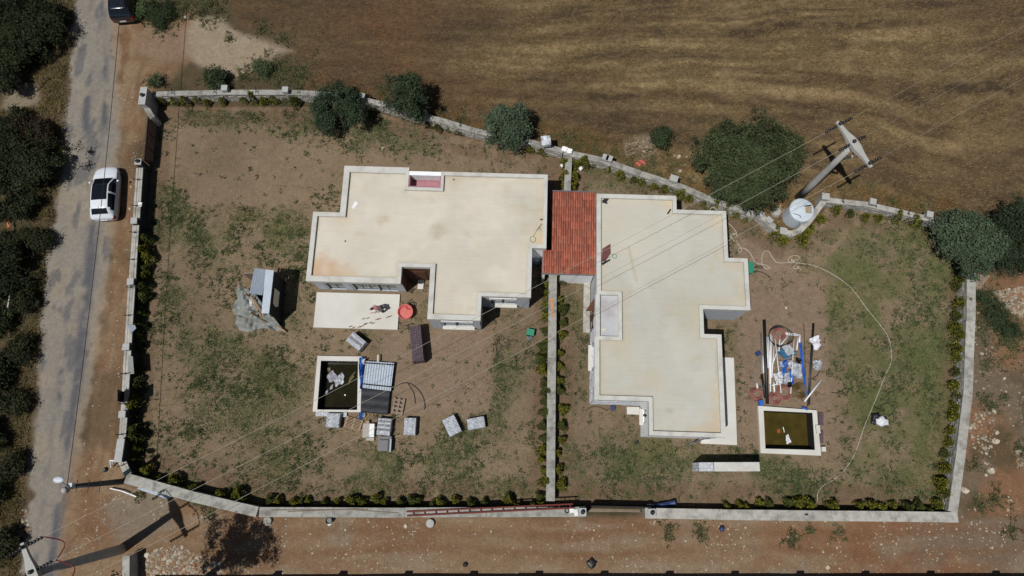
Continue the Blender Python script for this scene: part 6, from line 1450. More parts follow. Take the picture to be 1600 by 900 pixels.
for (p, q, l) in [(((582, 645), (584, 656)), .03, 'thin timber lath standing out below the black pit cover'), (((577, 648), (570, 655)), .03, 'short timber lath by the small blue tarpaulin'), (((617, 683), (627, 680)), .04, 'pale timber offcut between the packs'), (((561, 671), (568, 672)), .05, 'timber offcut at the corner of the slatted pallet')]:
    mb = MB(); mb.tube([G(*p[0], .06), G(*p[1], .05)], q, 5); one(mb, 'timber_lath', M['wood'], l, 'timber')
# dark paver stack
root = thing('paver_stack', 'tall dark block of purple brown pavers right of the pink tub', 'pavers', G(652, 540))
c, L, W, a = quad_frame([(640.5, 509.5), (658, 508), (661, 563), (643.5, 566)], 1.25)
MB().box((c.x, c.y, .58), (L - .06, W - .06, 1.16), a).build('core', M['paver'], root)
mb = MB(); ca, sa = math.cos(a), math.sin(a)
for i in range(5):
    for j in range(14):
        x, y = -L / 2 + L * (i + .5) / 5, -W / 2 + W * (j + .5) / 14
        mb.box((c.x + x * ca - y * sa, c.y + x * sa + y * ca, 1.16 + random.uniform(-.01, .06)), (L / 5 - .012, W / 14 - .012, .16), a + random.gauss(0, .02))
for k in range(8):
    for j in range(14):
        y = -W / 2 + W * (j + .5) / 14
        for s in (-1, 1): x = s * (L / 2 - .01); mb.box((c.x + x * ca - y * sa, c.y + x * sa + y * ca, .08 + k * .142), (.04 + .02 * random.random(), W / 14 - .014, .13), a)
tag(mb.build('paver', M['paver'], root), kind='stuff')
# salmon tub
c = G(633.5, 487.5, .5); root = thing('mixing_tub', 'round salmon pink plastic tub standing beside the white terrace', 'tub', (c.x, c.y, 0))
mb = MB(); n = 32; mb.lathe((c.x, c.y, 0), [(.44, 0), (.53, .58), (.56, .60), (.53, .62), (.50, .56), (.42, .34)], n, cap=False); mb.build('tub', M['tub'], root, True)
mb = MB(); mb.lathe((c.x, c.y, .34), [(.42, 0), (.2, .03), (.01, .04)], n, cap=False); mb.build('mortar', mat('pink_wash', S(206, 118, 110), var=.15), root, True)
mb = MB(); mb.tube(spline([G(632, 479, .66), G(635, 482, .5), G(638, 484, .7)], 4), .03, 6); mb.build('handle', M['tub'], root)
mb = MB(); mb.tube(spline([G(637, 478, .05), G(641, 472.5, .3), G(647, 474, .3), G(648, 479, .1), G(645, 482, .05)], 5), .03, 6); one(mb, 'hose_loop', M['cable'], 'short black hose loop on the soil by the salmon pink tub', 'hose')
# green box with a crate base
c, L, W, a = quad_frame([(823.5, 513), (835, 515), (834, 525), (822.5, 523)], .5); root = thing('green_box', 'green topped plastic crate on the soil near the long dividing wall', 'crate', (c.x, c.y, 0))
mb = MB(); mb.box((c.x, c.y, .24), (L * .9, W * .9, .44), a); mb.build('crate', M['wood_dark'], root); mb = MB(); mb.box((c.x, c.y, .5), (L, W, .06), a); mb.build('lid', M['green_p'], root)
for k in range(4): mb = MB(); p = G(824 + k * 2, 529, .1); mb.box((p.x, p.y, .15), (.04, .3, .03), a); mb.build('rib', M['tin_blue'], root)
mb = MB(); mb.box(G(1171, 419, .45), (.36, .7, .9), .02); mb.box(G(1171, 419, .93), (.40, .74, .05), .02); one(mb, 'meter_cabinet', M['green_p'], 'green meter cabinet against the east step of the grey roofed house', 'cabinet')
mb = MB(); mb.tube(spline([G(1173, 421, .3), G(1180, 418, .05), G(1190, 419, .03), G(1191, 416, .03), G(1180, 416, .05)], 5), .035, 6); mb.tube(spline([G(1174, 426, .05), G(1185, 424, .03), G(1196, 428, .03), G(1204, 434, .03)], 5), .03, 6)
one(mb, 'cable', M['cable'], 'black cables trailing from the green meter cabinet', 'cable')

# ================================================================== SHED AND TARPAULIN
base = [G(395, 440), G(447, 440), G(441, 506), G(404, 503)]
root = thing('shed', 'small makeshift shed with corrugated roof strips and black boarded side', 'shed', G(425, 470))
hz = 2.7
NE, SE = G(427, 423, hz), G(419.5, 490, hz); NW_, SW_ = G(396, 420, 2.35), G(406, 490, 2.5)
EB, ES = G(447, 439.5, 0), G(441, 505.5, 0)
nb = 14                                              # black boards of the east side
for k in range(nb):
    a0, a1 = k / nb + .003, (k + 1) / nb - .003; mb = MB(); q = [EB.lerp(ES, a0), EB.lerp(ES, a1), SE.lerp(SE, 0) if False else NE.lerp(SE, a1), NE.lerp(SE, a0)]
    th = Vector((-.05, 0, 0)); q0 = [p + Vector((random.uniform(-.012, .012), 0, 0)) for p in q]
    mb.add([Vector((p.x, p.y, max(p.z, 0))) for p in q0] + [p + th for p in q0], [(3, 2, 1, 0), (4, 5, 6, 7), (0, 1, 5, 4), (1, 2, 6, 5), (2, 3, 7, 6), (3, 0, 4, 7)]); mb.build('wall_board', M['wood_dark'], root)
R0, R1_, R2_, R3 = G(415, 421, hz + .06), NE + Vector((.05, 0, .06)), SE + Vector((.05, 0, .06)), G(408.5, 489.5, hz + .06)
mb = MB(); mb.add([R0, R1_, R2_, R3] + [p - Vector((0, 0, .08)) for p in (R0, R1_, R2_, R3)], [(3, 2, 1, 0), (4, 5, 6, 7), (0, 1, 5, 4), (1, 2, 6, 5), (2, 3, 7, 6), (3, 0, 4, 7)]); mb.build('roof_sheet', M['tin'], root)
for k in range(6):                                   # sloping strips on the west half
    x0 = 394.5 + k * 3.45; x1 = x0 + 3.2; e = 461 - (5 - k) * .5
    a, b, c_, d = [G(px_, py_, 2.38 + .05 * k + random.uniform(-.02, .02)) for px_, py_ in ((x0 + 3 - .5 * k * .4, 419 + .4 * k), (x1 + 3 - .5 * k * .4, 419.5 + .4 * k), (x1 - 5, e), (x0 - 5, e))]
    mb = MB(); mb.add([a, b, c_, d] + [p - Vector((0, 0, .04)) for p in (a, b, c_, d)], [(3, 2, 1, 0), (4, 5, 6, 7), (0, 1, 5, 4), (1, 2, 6, 5), (2, 3, 7, 6), (3, 0, 4, 7)]); mb.build('roof_strip', M['tin_blue'], root)
mb = MB(); a, b = G(395, 440), G(447, 438); a_ = math.atan2(b.y - a.y, b.x - a.x); m_ = (a + b) / 2; mb.box((m_.x - .1, m_.y, 1.1), ((b - a).length - .3, .06, 2.2), a_); mb.build('back_wall', M['wood_grey'], root)
for p in ((400, 470), (408, 498)): c = G(*p); MB().box((c.x, c.y, 1.1), (.1, .1, 2.2)).build('post', M['wood'], root)
# pale notice board on the black side
u_ = (SE - NE).normalized(); mb = MB()
def sidept(a, b): lo = EB.lerp(ES, a); hi = NE.lerp(SE, a); return lo.lerp(hi, b) + Vector((.03, 0, .02))
mb.add([sidept(.36, .80), sidept(.72, .80), sidept(.76, .62), sidept(.70, .42), sidept(.36, .42)], [(0, 4, 3, 2, 1)]); mb.build('side_panel', M['cream'], root)
# the tarpaulin falling from the shed to the ground
def tf(a, b):
    P0, P1, P2, P3 = G(378, 448, 1.3), G(402, 462, 2.2), G(444, 515, .1), G(377, 518, .1)
    p = P0.lerp(P1, a).lerp(P3.lerp(P2, a), b); z = p.z + .22 * math.sin(a * 7 + b * 4) * math.sin(b * 6 + 1) + .14 * math.sin(a * 15 - b * 9) + .10 * abs(math.sin(a * 21 + b * 13)) + .06 * math.sin(b * 31 - a * 6)
    r = .35 * math.sin(b * 8 + 1) * (1 - a) - .25 * math.sin(a * 9)*b
    return (p.x - abs(r) * .8 * (1 - a) - .35 * math.sin(b * 3.14) * (1 - a), p.y + r * .4, max(z, .03 + .1 * abs(math.sin(a * 9 + b * 7))))
mb = MB().grid(tf, 60, 60); one(mb, 'tarpaulin', M['tarp'], 'grey green tarpaulin sagging from the shed roof down to the soil', 'tarpaulin')
for (p0, p1, z0, z1, l) in (((392, 462), (408, 494), 2.0, 1.2, 'timber plank poking out of the tarpaulin, upper of two'), ((397, 468), (412, 492), 1.9, 1.2, 'timber plank poking out of the tarpaulin, lower of two'), ((424, 504), (446, 518), .4, .25, 'timber rail at the lower corner of the tarpaulin')):
    mb = MB(); a, b = G(*p0, z0), G(*p1, z1); d = b - a; mb.tube([a, b], .07, 4); one(mb, 'timber_plank', M['wood'], l, 'plank')
rag('white_cloth', 'small white cloth at the torn edge of the tarpaulin under the roof strips', 'cloth', [(389, 467), (393, 468), (395, 478), (391, 480)], 1.7, .08, M['bag'], 5, 21)

# ---- white and grey slab block in the right garden
root = thing('stone_clad_block', 'long low white topped block with a grey stone end below the grey roofed house', 'block', G(1138, 730))
R_, _, cc = snap([(1094, 722), (1187, 722.5), (1187, 736), (1094, 737)], 1.5); Rc = R_ if cc else R_[::-1]
cx_, cy_ = sum(p[0] for p in Rc) / 4, sum(p[1] for p in Rc) / 4; root.location = (cx_, cy_, 0)
c, L, W, a = quad_frame([(1094, 722), (1187, 722.5), (1187, 736), (1094, 737)], 1.9)
MB().box((c.x + .46 * math.cos(a), c.y + .46 * math.sin(a), .95), (L - .92, W, 1.9), a).build('body', M['render'], root)
mb = MB(); u = Vector((math.cos(a), math.sin(a), 0)); e0 = c - u * (L / 2 - .46); MB().box((e0.x - .23 * u.x * 0 - .02 * u.x, e0.y - .02 * u.y, .94), (.86, W - .05, 1.88), a).build('stone_end', M['grey_stone'], root)
for k in range(10):
    for j in range(3): p = e0 - u * .46; mb.box((p.x, p.y - W / 2 + W * (j + .5) / 3, .1 + k * .185), (.08 + random.uniform(0, .04), W / 3 - .015, .17), a)
for i in range(4):
    for j in range(3): p = e0 + u * (-.34 + i * .21); mb.box((p.x, p.y - W / 2 + W * (j + .5) / 3, 1.87 + random.uniform(0, .03)), (.2, W / 3 - .015, .06), a)
tag(mb.build('facing_stone', M['grey_stone'], root), kind='stuff')

# ================================================================== HOSES AND CABLES ON THE SOIL
def ground_hose(label, px, r, m, nm='garden_hose', cat='hose', z=.03, sub=6):
    mb = MB(); mb.tube(spline([G(a, b, z) for a, b in px], sub), r, 6); return one(mb, nm, m, label, cat, smooth=True)
ground_hose('white garden hose looping along the grey roofed house to a knot near the green cabinet', [(1136, 348), (1143, 353), (1150, 362), (1151, 368), (1146, 371), (1141, 368), (1145, 365.5), (1150, 365), (1142, 369), (1145, 374), (1151, 379), (1153, 377), (1151, 376), (1153, 381), (1157, 387), (1159, 391), (1156, 394), (1153, 391), (1156, 388), (1162, 388), (1170, 393), (1176, 402), (1181, 411), (1192, 413), (1200, 416), (1203, 419), (1198, 420), (1191, 414), (1191, 400), (1194, 393), (1201, 393), (1206, 401), (1212, 409), (1219, 411)], .02, M['hose'])
ground_hose('long white hose running from the loops across the right garden down to the front wall', [(1219, 411), (1230, 410), (1246, 406), (1249, 402), (1244, 399), (1235, 401), (1231, 407), (1236, 411), (1241, 408), (1236, 405), (1241, 410), (1256, 412), (1275, 416), (1300, 428), (1322, 443), (1336, 457), (1355, 483), (1377, 510), (1389, 530), (1393, 562), (1384, 585), (1368, 625), (1351, 665), (1335, 710), (1317, 737), (1303, 749), (1288, 758), (1279, 768), (1277, 776), (1278, 784)], .019, M['hose'])
ground_hose('small white hose tail below the knot of the long hose', [(1243, 414), (1240, 418), (1243, 420), (1248, 418), (1246, 416), (1251, 422)], .022, M['hose'])
ground_hose('white hose loop hanging at the north edge of the grey roofed house', [(1109, 329), (1111, 325), (1115, 324), (1119, 327), (1119, 330)], .022, M['hose'], z=3.4)
ground_hose('dark curved pipe lying right of the grey pallet, outer arc', [(617, 604), (628, 599), (640, 599), (652, 607), (661, 620), (664, 634), (663, 640)], .035, M['cable'], 'irrigation_pipe', 'pipe')
ground_hose('dark curved pipe lying right of the grey pallet, inner arc', [(636, 598), (642, 606), (647, 616), (649, 630)], .03, M['cable'], 'irrigation_pipe', 'pipe')
ground_hose('dark cable curling on the grass near the green topped crate', [(777, 560), (776, 545), (778, 530), (782, 538), (790, 541), (798, 538)], .03, M['cable'], 'cable', 'cable')
ground_hose('short dark cable among the grass east of the pool pipes', [(1299, 613), (1308, 614), (1315, 611), (1321, 607), (1331, 609), (1335, 617)], .03, M['cable'], 'cable', 'cable')
ground_hose('dark cable arc above the white sack in the right garden', [(1375, 634), (1386, 630), (1397, 637), (1394, 646), (1388, 648)], .025, M['cable'], 'cable', 'cable')
ground_hose('thin dark twigs lying on the soil right of the gate', [(302, 270), (308, 272), (315, 271), (311, 275)], .03, M['cable'], 'twig', 'twig')

# ---- pipe yard in the right garden
def pipe(label, a, b, r, m, z=.08, nm='pipe', r1=None):
    mb = MB(); mb.tube([G(*a, z), G(*b, z)], r, 8, r1); return one(mb, nm, m, label, 'pipe', smooth=True)
pipe('thickest black pipe at the left edge of the pipe pile', (1194, 500), (1199, 631), .12, M['black'], .13)
pipe('second black pipe lying along the thickest one', (1190, 585), (1196, 622), .09, M['black'], .1)
pipe('grey pipe at the far left of the pipe pile', (1189, 520), (1190, 606), .05, M['pvc_grey'], .06)
WP = [((1192, 556), (1193, 583), .05), ((1198, 526), (1200, 575), .05), ((1200.5, 526), (1203, 590), .045), ((1204, 522), (1203, 600), .05), ((1206, 524), (1203.5, 612), .045), ((1209.5, 541), (1206, 590), .04), ((1215, 545), (1206.5, 572), .04), ((1226, 520), (1249, 522.5), .05), ((1228, 522.5), (1249, 524.5), .045), ((1250, 523), (1249, 536), .065), ((1247, 528), (1245, 547), .05), ((1219, 525), (1217, 549), .04), ((1232, 524), (1218, 541), .035)]
WL_ = ['white pipe hard against the thickest black pipe at the left of the pile', 'first white pipe right of the thickest black pipe', 'second white pipe right of the thickest black pipe', 'third white pipe right of the thickest black pipe, touching the top red coil',
       'longest white pipe reaching down towards the pool from the top red coil', 'white pipe slanting steeply in the left half of the pile', 'most tilted white pipe in the left half of the pile', 'upper of two level white pipes right of the top red coil', 'lower of two level white pipes right of the top red coil',
       'short thick white elbow pipe at the upper end of the long blue sheet', 'thin white pipe beside the upper end of the long blue sheet', 'short white pipe hanging down from the top red coil', 'short diagonal white pipe below the two level pipes']
for i, (a, b, r) in enumerate(WP):
    o = pipe(WL_[i], a, b, r, M['pvc'], .07 + .03 * (i % 3)); o['group'] = 'white pipes in the pile'
pipe('long thin white rod slanting across the middle of the pipe pile', (1211, 529), (1220.5, 614), .035, M['pvc'], .32, 'rod')
pipe('long thin white rod standing near the blue sheet in the pipe pile', (1240.5, 530), (1235.5, 615), .035, M['pvc'], .32, 'rod')
pipe('lone white pipe lying askew at the right of the pipe pile', (1283.5, 593.5), (1257, 627.5), .06, M['pvc'], .07)
pipe('short white pipe upright beside the left red coil', (1182.5, 598), (1183.5, 607), .06, M['pvc'], .06)
pipe('short white pipe stub leaning on the middle red coil', (1206, 602), (1222, 599), .04, M['pvc'], .12)
pipe('short upright white pipe between the red coils', (1209, 597), (1210, 613), .06, M['pvc'], .1)
for i, (a, b, r, l) in enumerate((((1270, 505), (1262, 635), .045, 'long dark grey pipe right of the blue sheet, left of two'), ((1272, 505), (1264.5, 633), .04, 'long dark grey pipe right of the blue sheet, right of two'), ((1256, 506), (1259, 600), .02, 'thin dark rod between the blue sheet and the grey pipes'))): pipe(l, a, b, r, M['frame_dark'] if i < 2 else M['cable'], .06, 'pipe' if i < 2 else 'rod')
def coil(label, px, r0, r1, turns, m):
    c = G(*px, 0); root = thing('conduit_coil', label, 'coil', (c.x, c.y, 0)); rg = random.Random(px[0])
    for k in range(turns):
        r = r0 + (r1 - r0) * (k % 5) / 4.0; z = .03 + .05 * (k // 5); ox, oy = rg.gauss(0, .02), rg.gauss(0, .02)
        mb = MB(); mb.tube([(c.x + ox + r * math.cos(t), c.y + oy + r * math.sin(t), z + .015 * math.sin(3 * t)) for t in np.linspace(0, 6.2832, 24, endpoint=False)], .03, 6, closed=True); mb.build('turn', m, root, True)
    return root
coil('red brown conduit coil at the top of the pipe pile', (1217, 521.5), .28, .44, 14, M['coil_red'])
coil('red brown conduit coil lying left of the black pipe', (1181.5, 616), .30, .44, 12, M['coil_red'])
coil('smaller red brown conduit coil next to the pool rim', (1210, 622.5), .22, .42, 14, M['coil_red'])
coil('large loose red brown conduit coil behind the smaller one', (1224, 613), .36, .52, 12, M['coil_red'])
coil('olive brown conduit coil with tangled middle', (1248, 611), .16, .52, 20, M['coil_olive'])
mb = MB(); c = G(1217, 522, .2)
for k in range(4): mb.tube([(c.x + .05 * k + (.72 + .06 * k) * math.cos(t), c.y - .15 + (.78 - .04 * k) * math.sin(t), .2 + .05 * math.sin(2 * t + k)) for t in np.linspace(0, 6.2832, 26, endpoint=False)], .022, 5, closed=True)
one(mb, 'cable_loop', M['cable'], 'large black cable loops lying round the top red coil', 'cable')
ground_hose('thin blue grey cable bowing left of the black pipe', [(1187, 560), (1178, 575), (1175, 590), (1177, 603)], .02, M['pvc_grey'], 'cable', 'cable')
ground_hose('dark cable from the grey sack round to the grey pipes', [(1280, 580), (1277, 586), (1270, 591), (1262, 592)], .025, M['cable'], 'cable', 'cable')
rag('blue_sheet', 'long blue sheet rolled along the right side of the pipe pile', 'sheet', [(1247.5, 536), (1251.5, 536), (1262, 617), (1257, 617)], .12, .1, M['tarp_blue'], 14, 31).data.materials[0] = M['blue']
rag('blue_sheet', 'teal blue sheet spread in the upper part of the pipe pile', 'sheet', [(1211, 551), (1224, 543), (1246, 551), (1228, 562)], .08, .10, mat('teal_sheet', S(58, 104, 134), var=.2, rough=.5), 10, 32)
rag('plastic_film', 'crumpled clear film at the top of the pipe pile', 'film', [(1221, 541), (1234, 538), (1242, 552), (1230, 556)], .22, .12, M['film'], 9, 33)
rag('plastic_film', 'clear film heap in the middle of the pipe pile', 'film', [(1216, 564), (1230, 566), (1227, 575), (1217, 573)], .15, .16, M['film'], 9, 34)
rag('plastic_film', 'clear film heap at the right of the pipe pile', 'film', [(1238, 566), (1252, 570), (1252, 593), (1238, 590)], .15, .18, M['film'], 9, 35)
rag('plastic_film', 'clear film heap low in the pipe pile', 'film', [(1223, 584), (1235, 582), (1236, 600), (1224, 600)], .15, .18, M['film'], 9, 36)
rag('plastic_film', 'white film heap left of the blue strips in the pipe pile', 'film', [(1208, 584), (1222, 580), (1222, 598), (1212, 600)], .15, .18, M['bag'], 9, 37)
rag('blue_strip', 'crumpled blue strip in the pipe pile, left of two', 'strip', [(1222, 566), (1230, 562), (1228, 580), (1221, 593)], .25, .12, M['blue'], 8, 38)
rag('blue_strip', 'crumpled blue strip in the pipe pile, right of two', 'strip', [(1232, 578), (1238, 580), (1240, 598), (1236, 602)], .25, .12, M['blue'], 8, 39)
for i, (px, l) in enumerate((([(1243, 559), (1251, 561), (1250, 570), (1243, 566)], 'black and white bag near the top of the blue sheet'), ([(1231, 562), (1238, 562), (1236, 576), (1231, 574)], 'black and white bag in the centre of the pipe pile'), ([(1212, 588), (1224, 594), (1226, 600), (1214, 598)], 'black and white bag left of the large red coil'), ([(1230, 598), (1237, 597), (1236, 606), (1230, 605)], 'black bag just above the olive coil'))):
    o = rag('plastic_bag', l, 'bag', px, .3, .14, M['steel_black'], 7, 40 + i)
    if i in (1, 2): o.data.materials[0] = mat('piebald_bag', S(214, 216, 220), var=.2, stain=(.01, .01, .012), stain_amt=1.0, stain_scale=3.5)
rag('plastic_sack', 'white plastic sack right of the grey pipes', 'sack', [(1263, 530), (1278, 524), (1283, 540), (1272, 549)], .1, .22, M['bag'], 9, 51)
rag('plastic_sack', 'grey plastic sack below the white one beside the pipes', 'sack', [(1270, 564), (1283, 562), (1282, 578), (1271, 579)], .1, .2, M['film'], 8, 52)
mb = MB(); mb.box(G(1184.5, 552.5, .12), (.3, .3, .24), .5); one(mb, 'blue_box', M['navy'], 'small blue box left of the black pipe', 'box')
mb = MB(); mb.box(G(1188.5, 630, .18), (.26, .4, .34), .1); one(mb, 'blue_canister', M['blue'], 'blue canister at the top left corner of the right pool', 'canister')
rag('blue_sheet', 'small blue sheet at the top right corner of the right pool', 'sheet', [(1252, 635), (1262, 638), (1262, 641), (1253, 639)], .28, .06, M['blue'], 5, 53)
root = thing('rubbish_sacks', 'white rubbish sack beside a black one on the grass of the right garden', 'sacks', G(1372, 656))
def sack(px, z, m, r, seed):
    c = G(*px, 0); ph = seed; mb = MB(); mb.grid(lambda a, b: (c.x + r * (1 + .18 * math.sin(5 * a * 6.2832 + ph) * math.sin(b * 3.14)) * math.cos(a * 6.2832) * math.sin(b * math.pi), c.y + r * .8 * (1 + .15 * math.sin(4 * a * 6.2832 + 2 * ph)) * math.sin(a * 6.2832) * math.sin(b * math.pi), r * .62 * (1 - math.cos(b * math.pi)) * (1 + .1 * math.sin(7 * a * 6.28)) * .9), 24, 14); mb.build('sack', m, root, True)
sack((1374, 658), 0, M['bag'], .42, 1); sack((1367, 652), 0, M['steel_black'], .36, 2); sack((1364, 660), 0, M['steel_black'], .22, 3); sack((1381, 655), 0, M['steel_black'], .2, 4); sack((1380, 660), 0, M['bag'], .3, 5)

# ================================================================== LANE THINGS AND LADDER
A, B = G(632, 801.5, 1.34), G(895, 787.5, 1.42); C, D = G(636, 808.5, 1.34), G(897, 793.5, 1.42)
A, C = G(635, 799.5, 1.34), G(636, 806, 1.34)
root = thing('ladder', 'long red oxide steel ladder lying aslant along the front wall', 'ladder', (A.x, A.y, 1.3))
for a, b in ((A, B), (C, D)): mb = MB(); mb.tube([a, b], .05, 5); mb.build('rail', M['red_steel'], root)
for k in range(15):
    t = .04 + .94 * k / 14; mb = MB(); mb.tube([A.lerp(B, t), C.lerp(D, t)], .032, 5); mb.build('rung', M['red_steel'], root)
mb = MB(); mb.tube([G(424, 797, 1.28), G(575, 796, 1.28)], .03, 5); mb.tube([G(450, 799.5, 1.28), G(560, 795, 1.3)], .025, 5); mb.tube([G(540, 796, 1.29), G(622, 801.5, 1.28)], .02, 5)
one(mb, 'reinforcing_bars', M['wood_grey'], 'thin rusty reinforcing bars lying on the front wall left of the ladder', 'bars')
for (p, r, h, l) in (((672.5, 817.5), .27, .25, 'pale concrete ring with a lid below the left end of the ladder'), ((419, 814), .28, .22, 'grey concrete ring with a lid in the tree shade by the slanting wall')):
    c = G(*p); mb = MB(); mb.lathe((c.x, c.y, 0), [(r, 0), (r, h), (r * .93, h + .02), (r * .5, h + .035), (.01, h + .04)], 24); one(mb, 'concrete_ring', M['coping_grey'] if p[0] < 500 else M['pillar'], l, 'lid')
mb = MB(); c = G(516, 813); mb.lathe((c.x, c.y, 0), [(.16, 0), (.2, .38), (.22, .4), (.2, .42), (.17, .3)], 16); o = one(mb, 'bucket', M['frame_dark'], 'dark bucket with a pale blue rim at the foot of the front wall', 'bucket'); 
mb = MB(); c = G(515, 818); mb.lathe((c.x, c.y, 0), [(.12, 0), (.14, .05), (.02, .07)], 12); one(mb, 'blue_bowl', M['tin'], 'pale blue bowl touching the dark bucket by the front wall', 'bowl')
mb = MB(); c = G(1127, 826); mb.lathe((c.x, c.y, 0), [(.16, 0), (.19, .14), (.13, .32), (.05, .36)], 14); one(mb, 'blue_sack', M['navy'], 'dark blue sack on the lane below the right front wall', 'sack')
mb = MB(); c = G(924, 880); mb.grid(lambda a, b: (c.x + .33 * math.cos(a * 6.28) * math.sin(b * 3.14159) * (1 + .2 * math.sin(a * 31)), c.y + .3 * math.sin(a * 6.28) * math.sin(b * 3.14159) * (1 + .2 * math.cos(a * 25)), .12 * (1 - math.cos(b * 3.14159))), 16, 8); one(mb, 'rubbish_bag', M['steel_black'], 'torn black bag lying at the bottom of the lane', 'bag')
mb = MB(); c = G(727, 882); mb.grid(lambda a, b: (c.x + .17 * math.cos(a * 6.28) * math.sin(b * 3.14159), c.y + .15 * math.sin(a * 6.28) * math.sin(b * 3.14159), .1 * (1 - math.cos(b * 3.14159))), 12, 8); one(mb, 'tyre_scrap', M['tyre'], 'small dark tyre scrap at the bottom of the lane', 'scrap')
mb = MB(); mb.box(G(1260, 804, 1.13), (.22, .1, .05)); one(mb, 'metal_clip', M['frame_dark'], 'tiny dark metal clip on the right front wall', 'clip')
mb = MB(); mb.tube([G(172, 763, .2), G(190, 767, .25)], .05, 6); mb.tube([G(190, 767, .25), G(213, 776, .2)], .05, 6); one(mb, 'white_pipe', M['pvc'], 'bent white pipe lying on the dirt below the utility pole', 'pipe')
mb = MB(); mb.tube([G(187, 720, .9), G(172, 719.5, .95)], .05, 6); mb.tube([G(172, 719.5, .95), G(173.5, 730, .2)], .05, 6); mb.tube([G(176, 720, .95), G(175, 727, .3)], .03, 6); one(mb, 'pipe_stand', M['pvc'], 'white angled pipe stand beside the roadside wall pier', 'pipe')
mb = MB(); mb.lathe(G(165, 734, 0), [(.14, 0), (.17, .1), (.1, .24)], 12); one(mb, 'black_pot', M['frame_dark'], 'small dark pot on the red shoulder above the utility pole', 'pot')
mb = MB(); mb.tube([G(12, 480, 1.0), G(15, 462, 1.2)], .03, 5); one(mb, 'white_stake', M['pvc'], 'thin white stake in the scrub at the left edge', 'stake')
rag('rust_scrap', 'yellow orange scrap in the scrub left of the road', 'scrap', [(11, 350), (15, 342), (16, 365), (13, 368)], .4, .1, M['orange'], 5, 60)

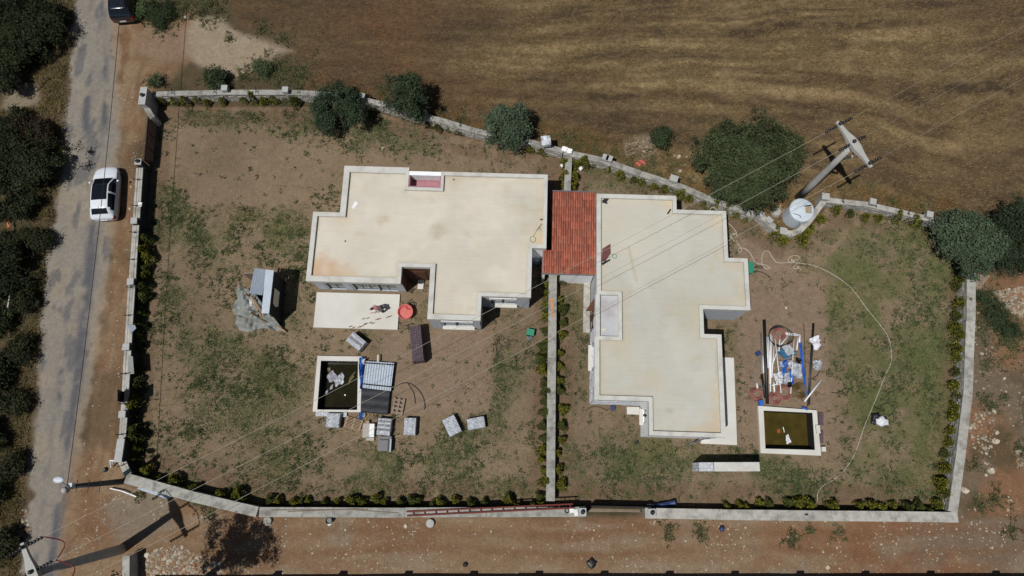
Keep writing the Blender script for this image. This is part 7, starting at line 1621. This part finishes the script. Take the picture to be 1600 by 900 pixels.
# ================================================================== PERSON on the terrace
def skinned(verts, edges, radii, m, name, parent, sub=2):
    me = bpy.data.meshes.new(name); off = parent_base(parent); me.from_pydata([tuple(Vector(v) - off) for v in verts], edges, []); me.update(); o = link(name, me, parent); me.materials.append(m)
    sk = o.modifiers.new("skin", 'SKIN'); sk.use_smooth_shade = True
    for i, r in enumerate(radii): me.skin_vertices[0].data[i].radius = r if isinstance(r, tuple) else (r, r)
    me.skin_vertices[0].data[0].use_root = True
    s2 = o.modifiers.new("sub", 'SUBSURF'); s2.levels = sub; s2.render_levels = sub
    return o
def person(foot, face, z0):
    base = Vector((foot.x, foot.y, z0)); root = thing('person', 'person with black hair, pinkish top and dark trousers bending forward on the white terrace', 'person', base)
    f = Vector((math.cos(face), math.sin(face), 0)); r = Vector((f.y, -f.x, 0))
    def P(a, b, z): q = base + f * a + r * b; return Vector((q.x, q.y, z0 + z))
    # body, one skinned figure: pelvis, spine bent forward, neck, arms, legs, fingers
    V = [P(-.08, 0, .92), P(0, 0, 1.08), P(.14, 0, 1.25), P(.27, 0, 1.38), P(.34, 0, 1.45), P(.42, 0, 1.50)]; E_ = [(0, 1), (1, 2), (2, 3), (3, 4), (4, 5)]; R_ = [(.14, .11), (.13, .10), (.15, .11), (.13, .10), .06, .055]
    for s in (-1, 1):
        i = len(V); V += [P(.24, s * .19, 1.36), P(.38, s * .25, 1.12), P(.58, s * (.16 + .06 * s), .98), P(.64, s * (.14 + .06 * s), .96), P(.69, s * (.13 + .06 * s), .94)]; E_ += [(3, i), (i, i + 1), (i + 1, i + 2), (i + 2, i + 3), (i + 3, i + 4)]; R_ += [.065, .045, .032, .034, .03]
        hb = i + 4
        for k, (dx, dl) in enumerate(((-.028, .062), (-.010, .072), (.010, .068), (.028, .052))):
            j = len(V); c = V[hb]; V += [c + r * dx + f * dl * .55 - Vector((0, 0, .012)), c + r * dx * 1.1 + f * dl * .8 - Vector((0, 0, .05))]; E_ += [(hb, j), (j, j + 1)]; R_ += [.009, .008]
        j = len(V); c = V[hb - 1]; V += [c - r * s * .045 + f * .03, c - r * s * .05 + f * .065 - Vector((0, 0, .02))]; E_ += [(hb - 1, j), (j, j + 1)]; R_ += [.011, .009]
        i = len(V); sp = .12 if s > 0 else -.12; fw = .06 if s > 0 else -.14
        V += [P(-.09, s * .10, .84), P(.0 + fw * .5, s * .11, .48), P(-.05 + fw, s * .12, .09), P(.10 + fw, s * .13, .035)]; E_ += [(0, i), (i, i + 1), (i + 1, i + 2), (i + 2, i + 3)]; R_ += [.095, .06, .042, .038]
    skinned(V, E_, R_, M['skin'], 'body', root)
    # clothing over the same joints
    skinned([V[0] + Vector((0, 0, .06)), V[1], V[2], V[3], P(.24, -.19, 1.36), P(.34, -.235, 1.2), P(.24, .19, 1.36), P(.34, .235, 1.2)], [(0, 1), (1, 2), (2, 3), (3, 4), (4, 5), (3, 6), (6, 7)], [(.16, .13), (.15, .12), (.17, .125), (.145, .115), .082, .07, .082, .07], M['shirt'], 'shirt', root)
    tv = [V[0]]; te = []; tr = [(.155, .125)]
    for s in (-1, 1):
        fw = .06 if s > 0 else -.14; i = len(tv); tv += [P(-.09, s * .10, .84), P(fw * .5, s * .11, .48), P(-.05 + fw, s * .12, .12)]; te += [(0, i), (i, i + 1), (i + 1, i + 2)]; tr += [.11, .078, .062]
    skinned(tv, te, tr, M['trousers'], 'trousers', root)
    hc = P(.49, 0, 1.58)
    def egg(c, rx, ry, rz, n1=16, n2=10, z_lo=0.0, z_hi=1.0):
        mb = MB(); mb.grid(lambda a, b: tuple(c + f * (rx * math.cos(a * 6.2832) * math.sin((z_lo + (z_hi - z_lo) * b) * math.pi)) + r * (ry * math.sin(a * 6.2832) * math.sin((z_lo + (z_hi - z_lo) * b) * math.pi)) + Vector((0, 0, -rz * math.cos((z_lo + (z_hi - z_lo) * b) * math.pi)))), n1, n2); return mb
    head = egg(hc, .10, .078, .125); head.build('head', M['skin'], root, True)
    egg(hc + Vector((0, 0, .022)) - f * .018, .113, .094, .125, z_lo=.40).build('hair', M['hair'], root, True)
    mb = egg(hc + f * .10 - Vector((0, 0, .015)), .022, .014, .028, 8, 6); mb.build('nose', M['skin'], root, True)
    for s in (-1, 1):
        egg(hc + f * .088 + r * s * .032 + Vector((0, 0, .015)), .012, .014, .010, 8, 6).build('eye', M['hair'], root, True); egg(hc + r * s * .078 - Vector((0, 0, .01)), .02, .012, .03, 8, 6).build('ear', M['skin'], root, True)
    egg(hc + f * .088 - Vector((0, 0, .06)), .012, .028, .008, 8, 6).build('mouth', M['pink'], root, True)
    for s in (-1, 1):
        fw = .06 if s > 0 else -.14; egg(P(.05 + fw, s * .125, .045), .14, .05, .05, 14, 8).build('shoe', M['black'], root, True)
    return P(.72, .19, .94), P(.72, -.07, .94), f
h1_, h2_, f_ = person(G(597, 486, .15), math.radians(205), .15)
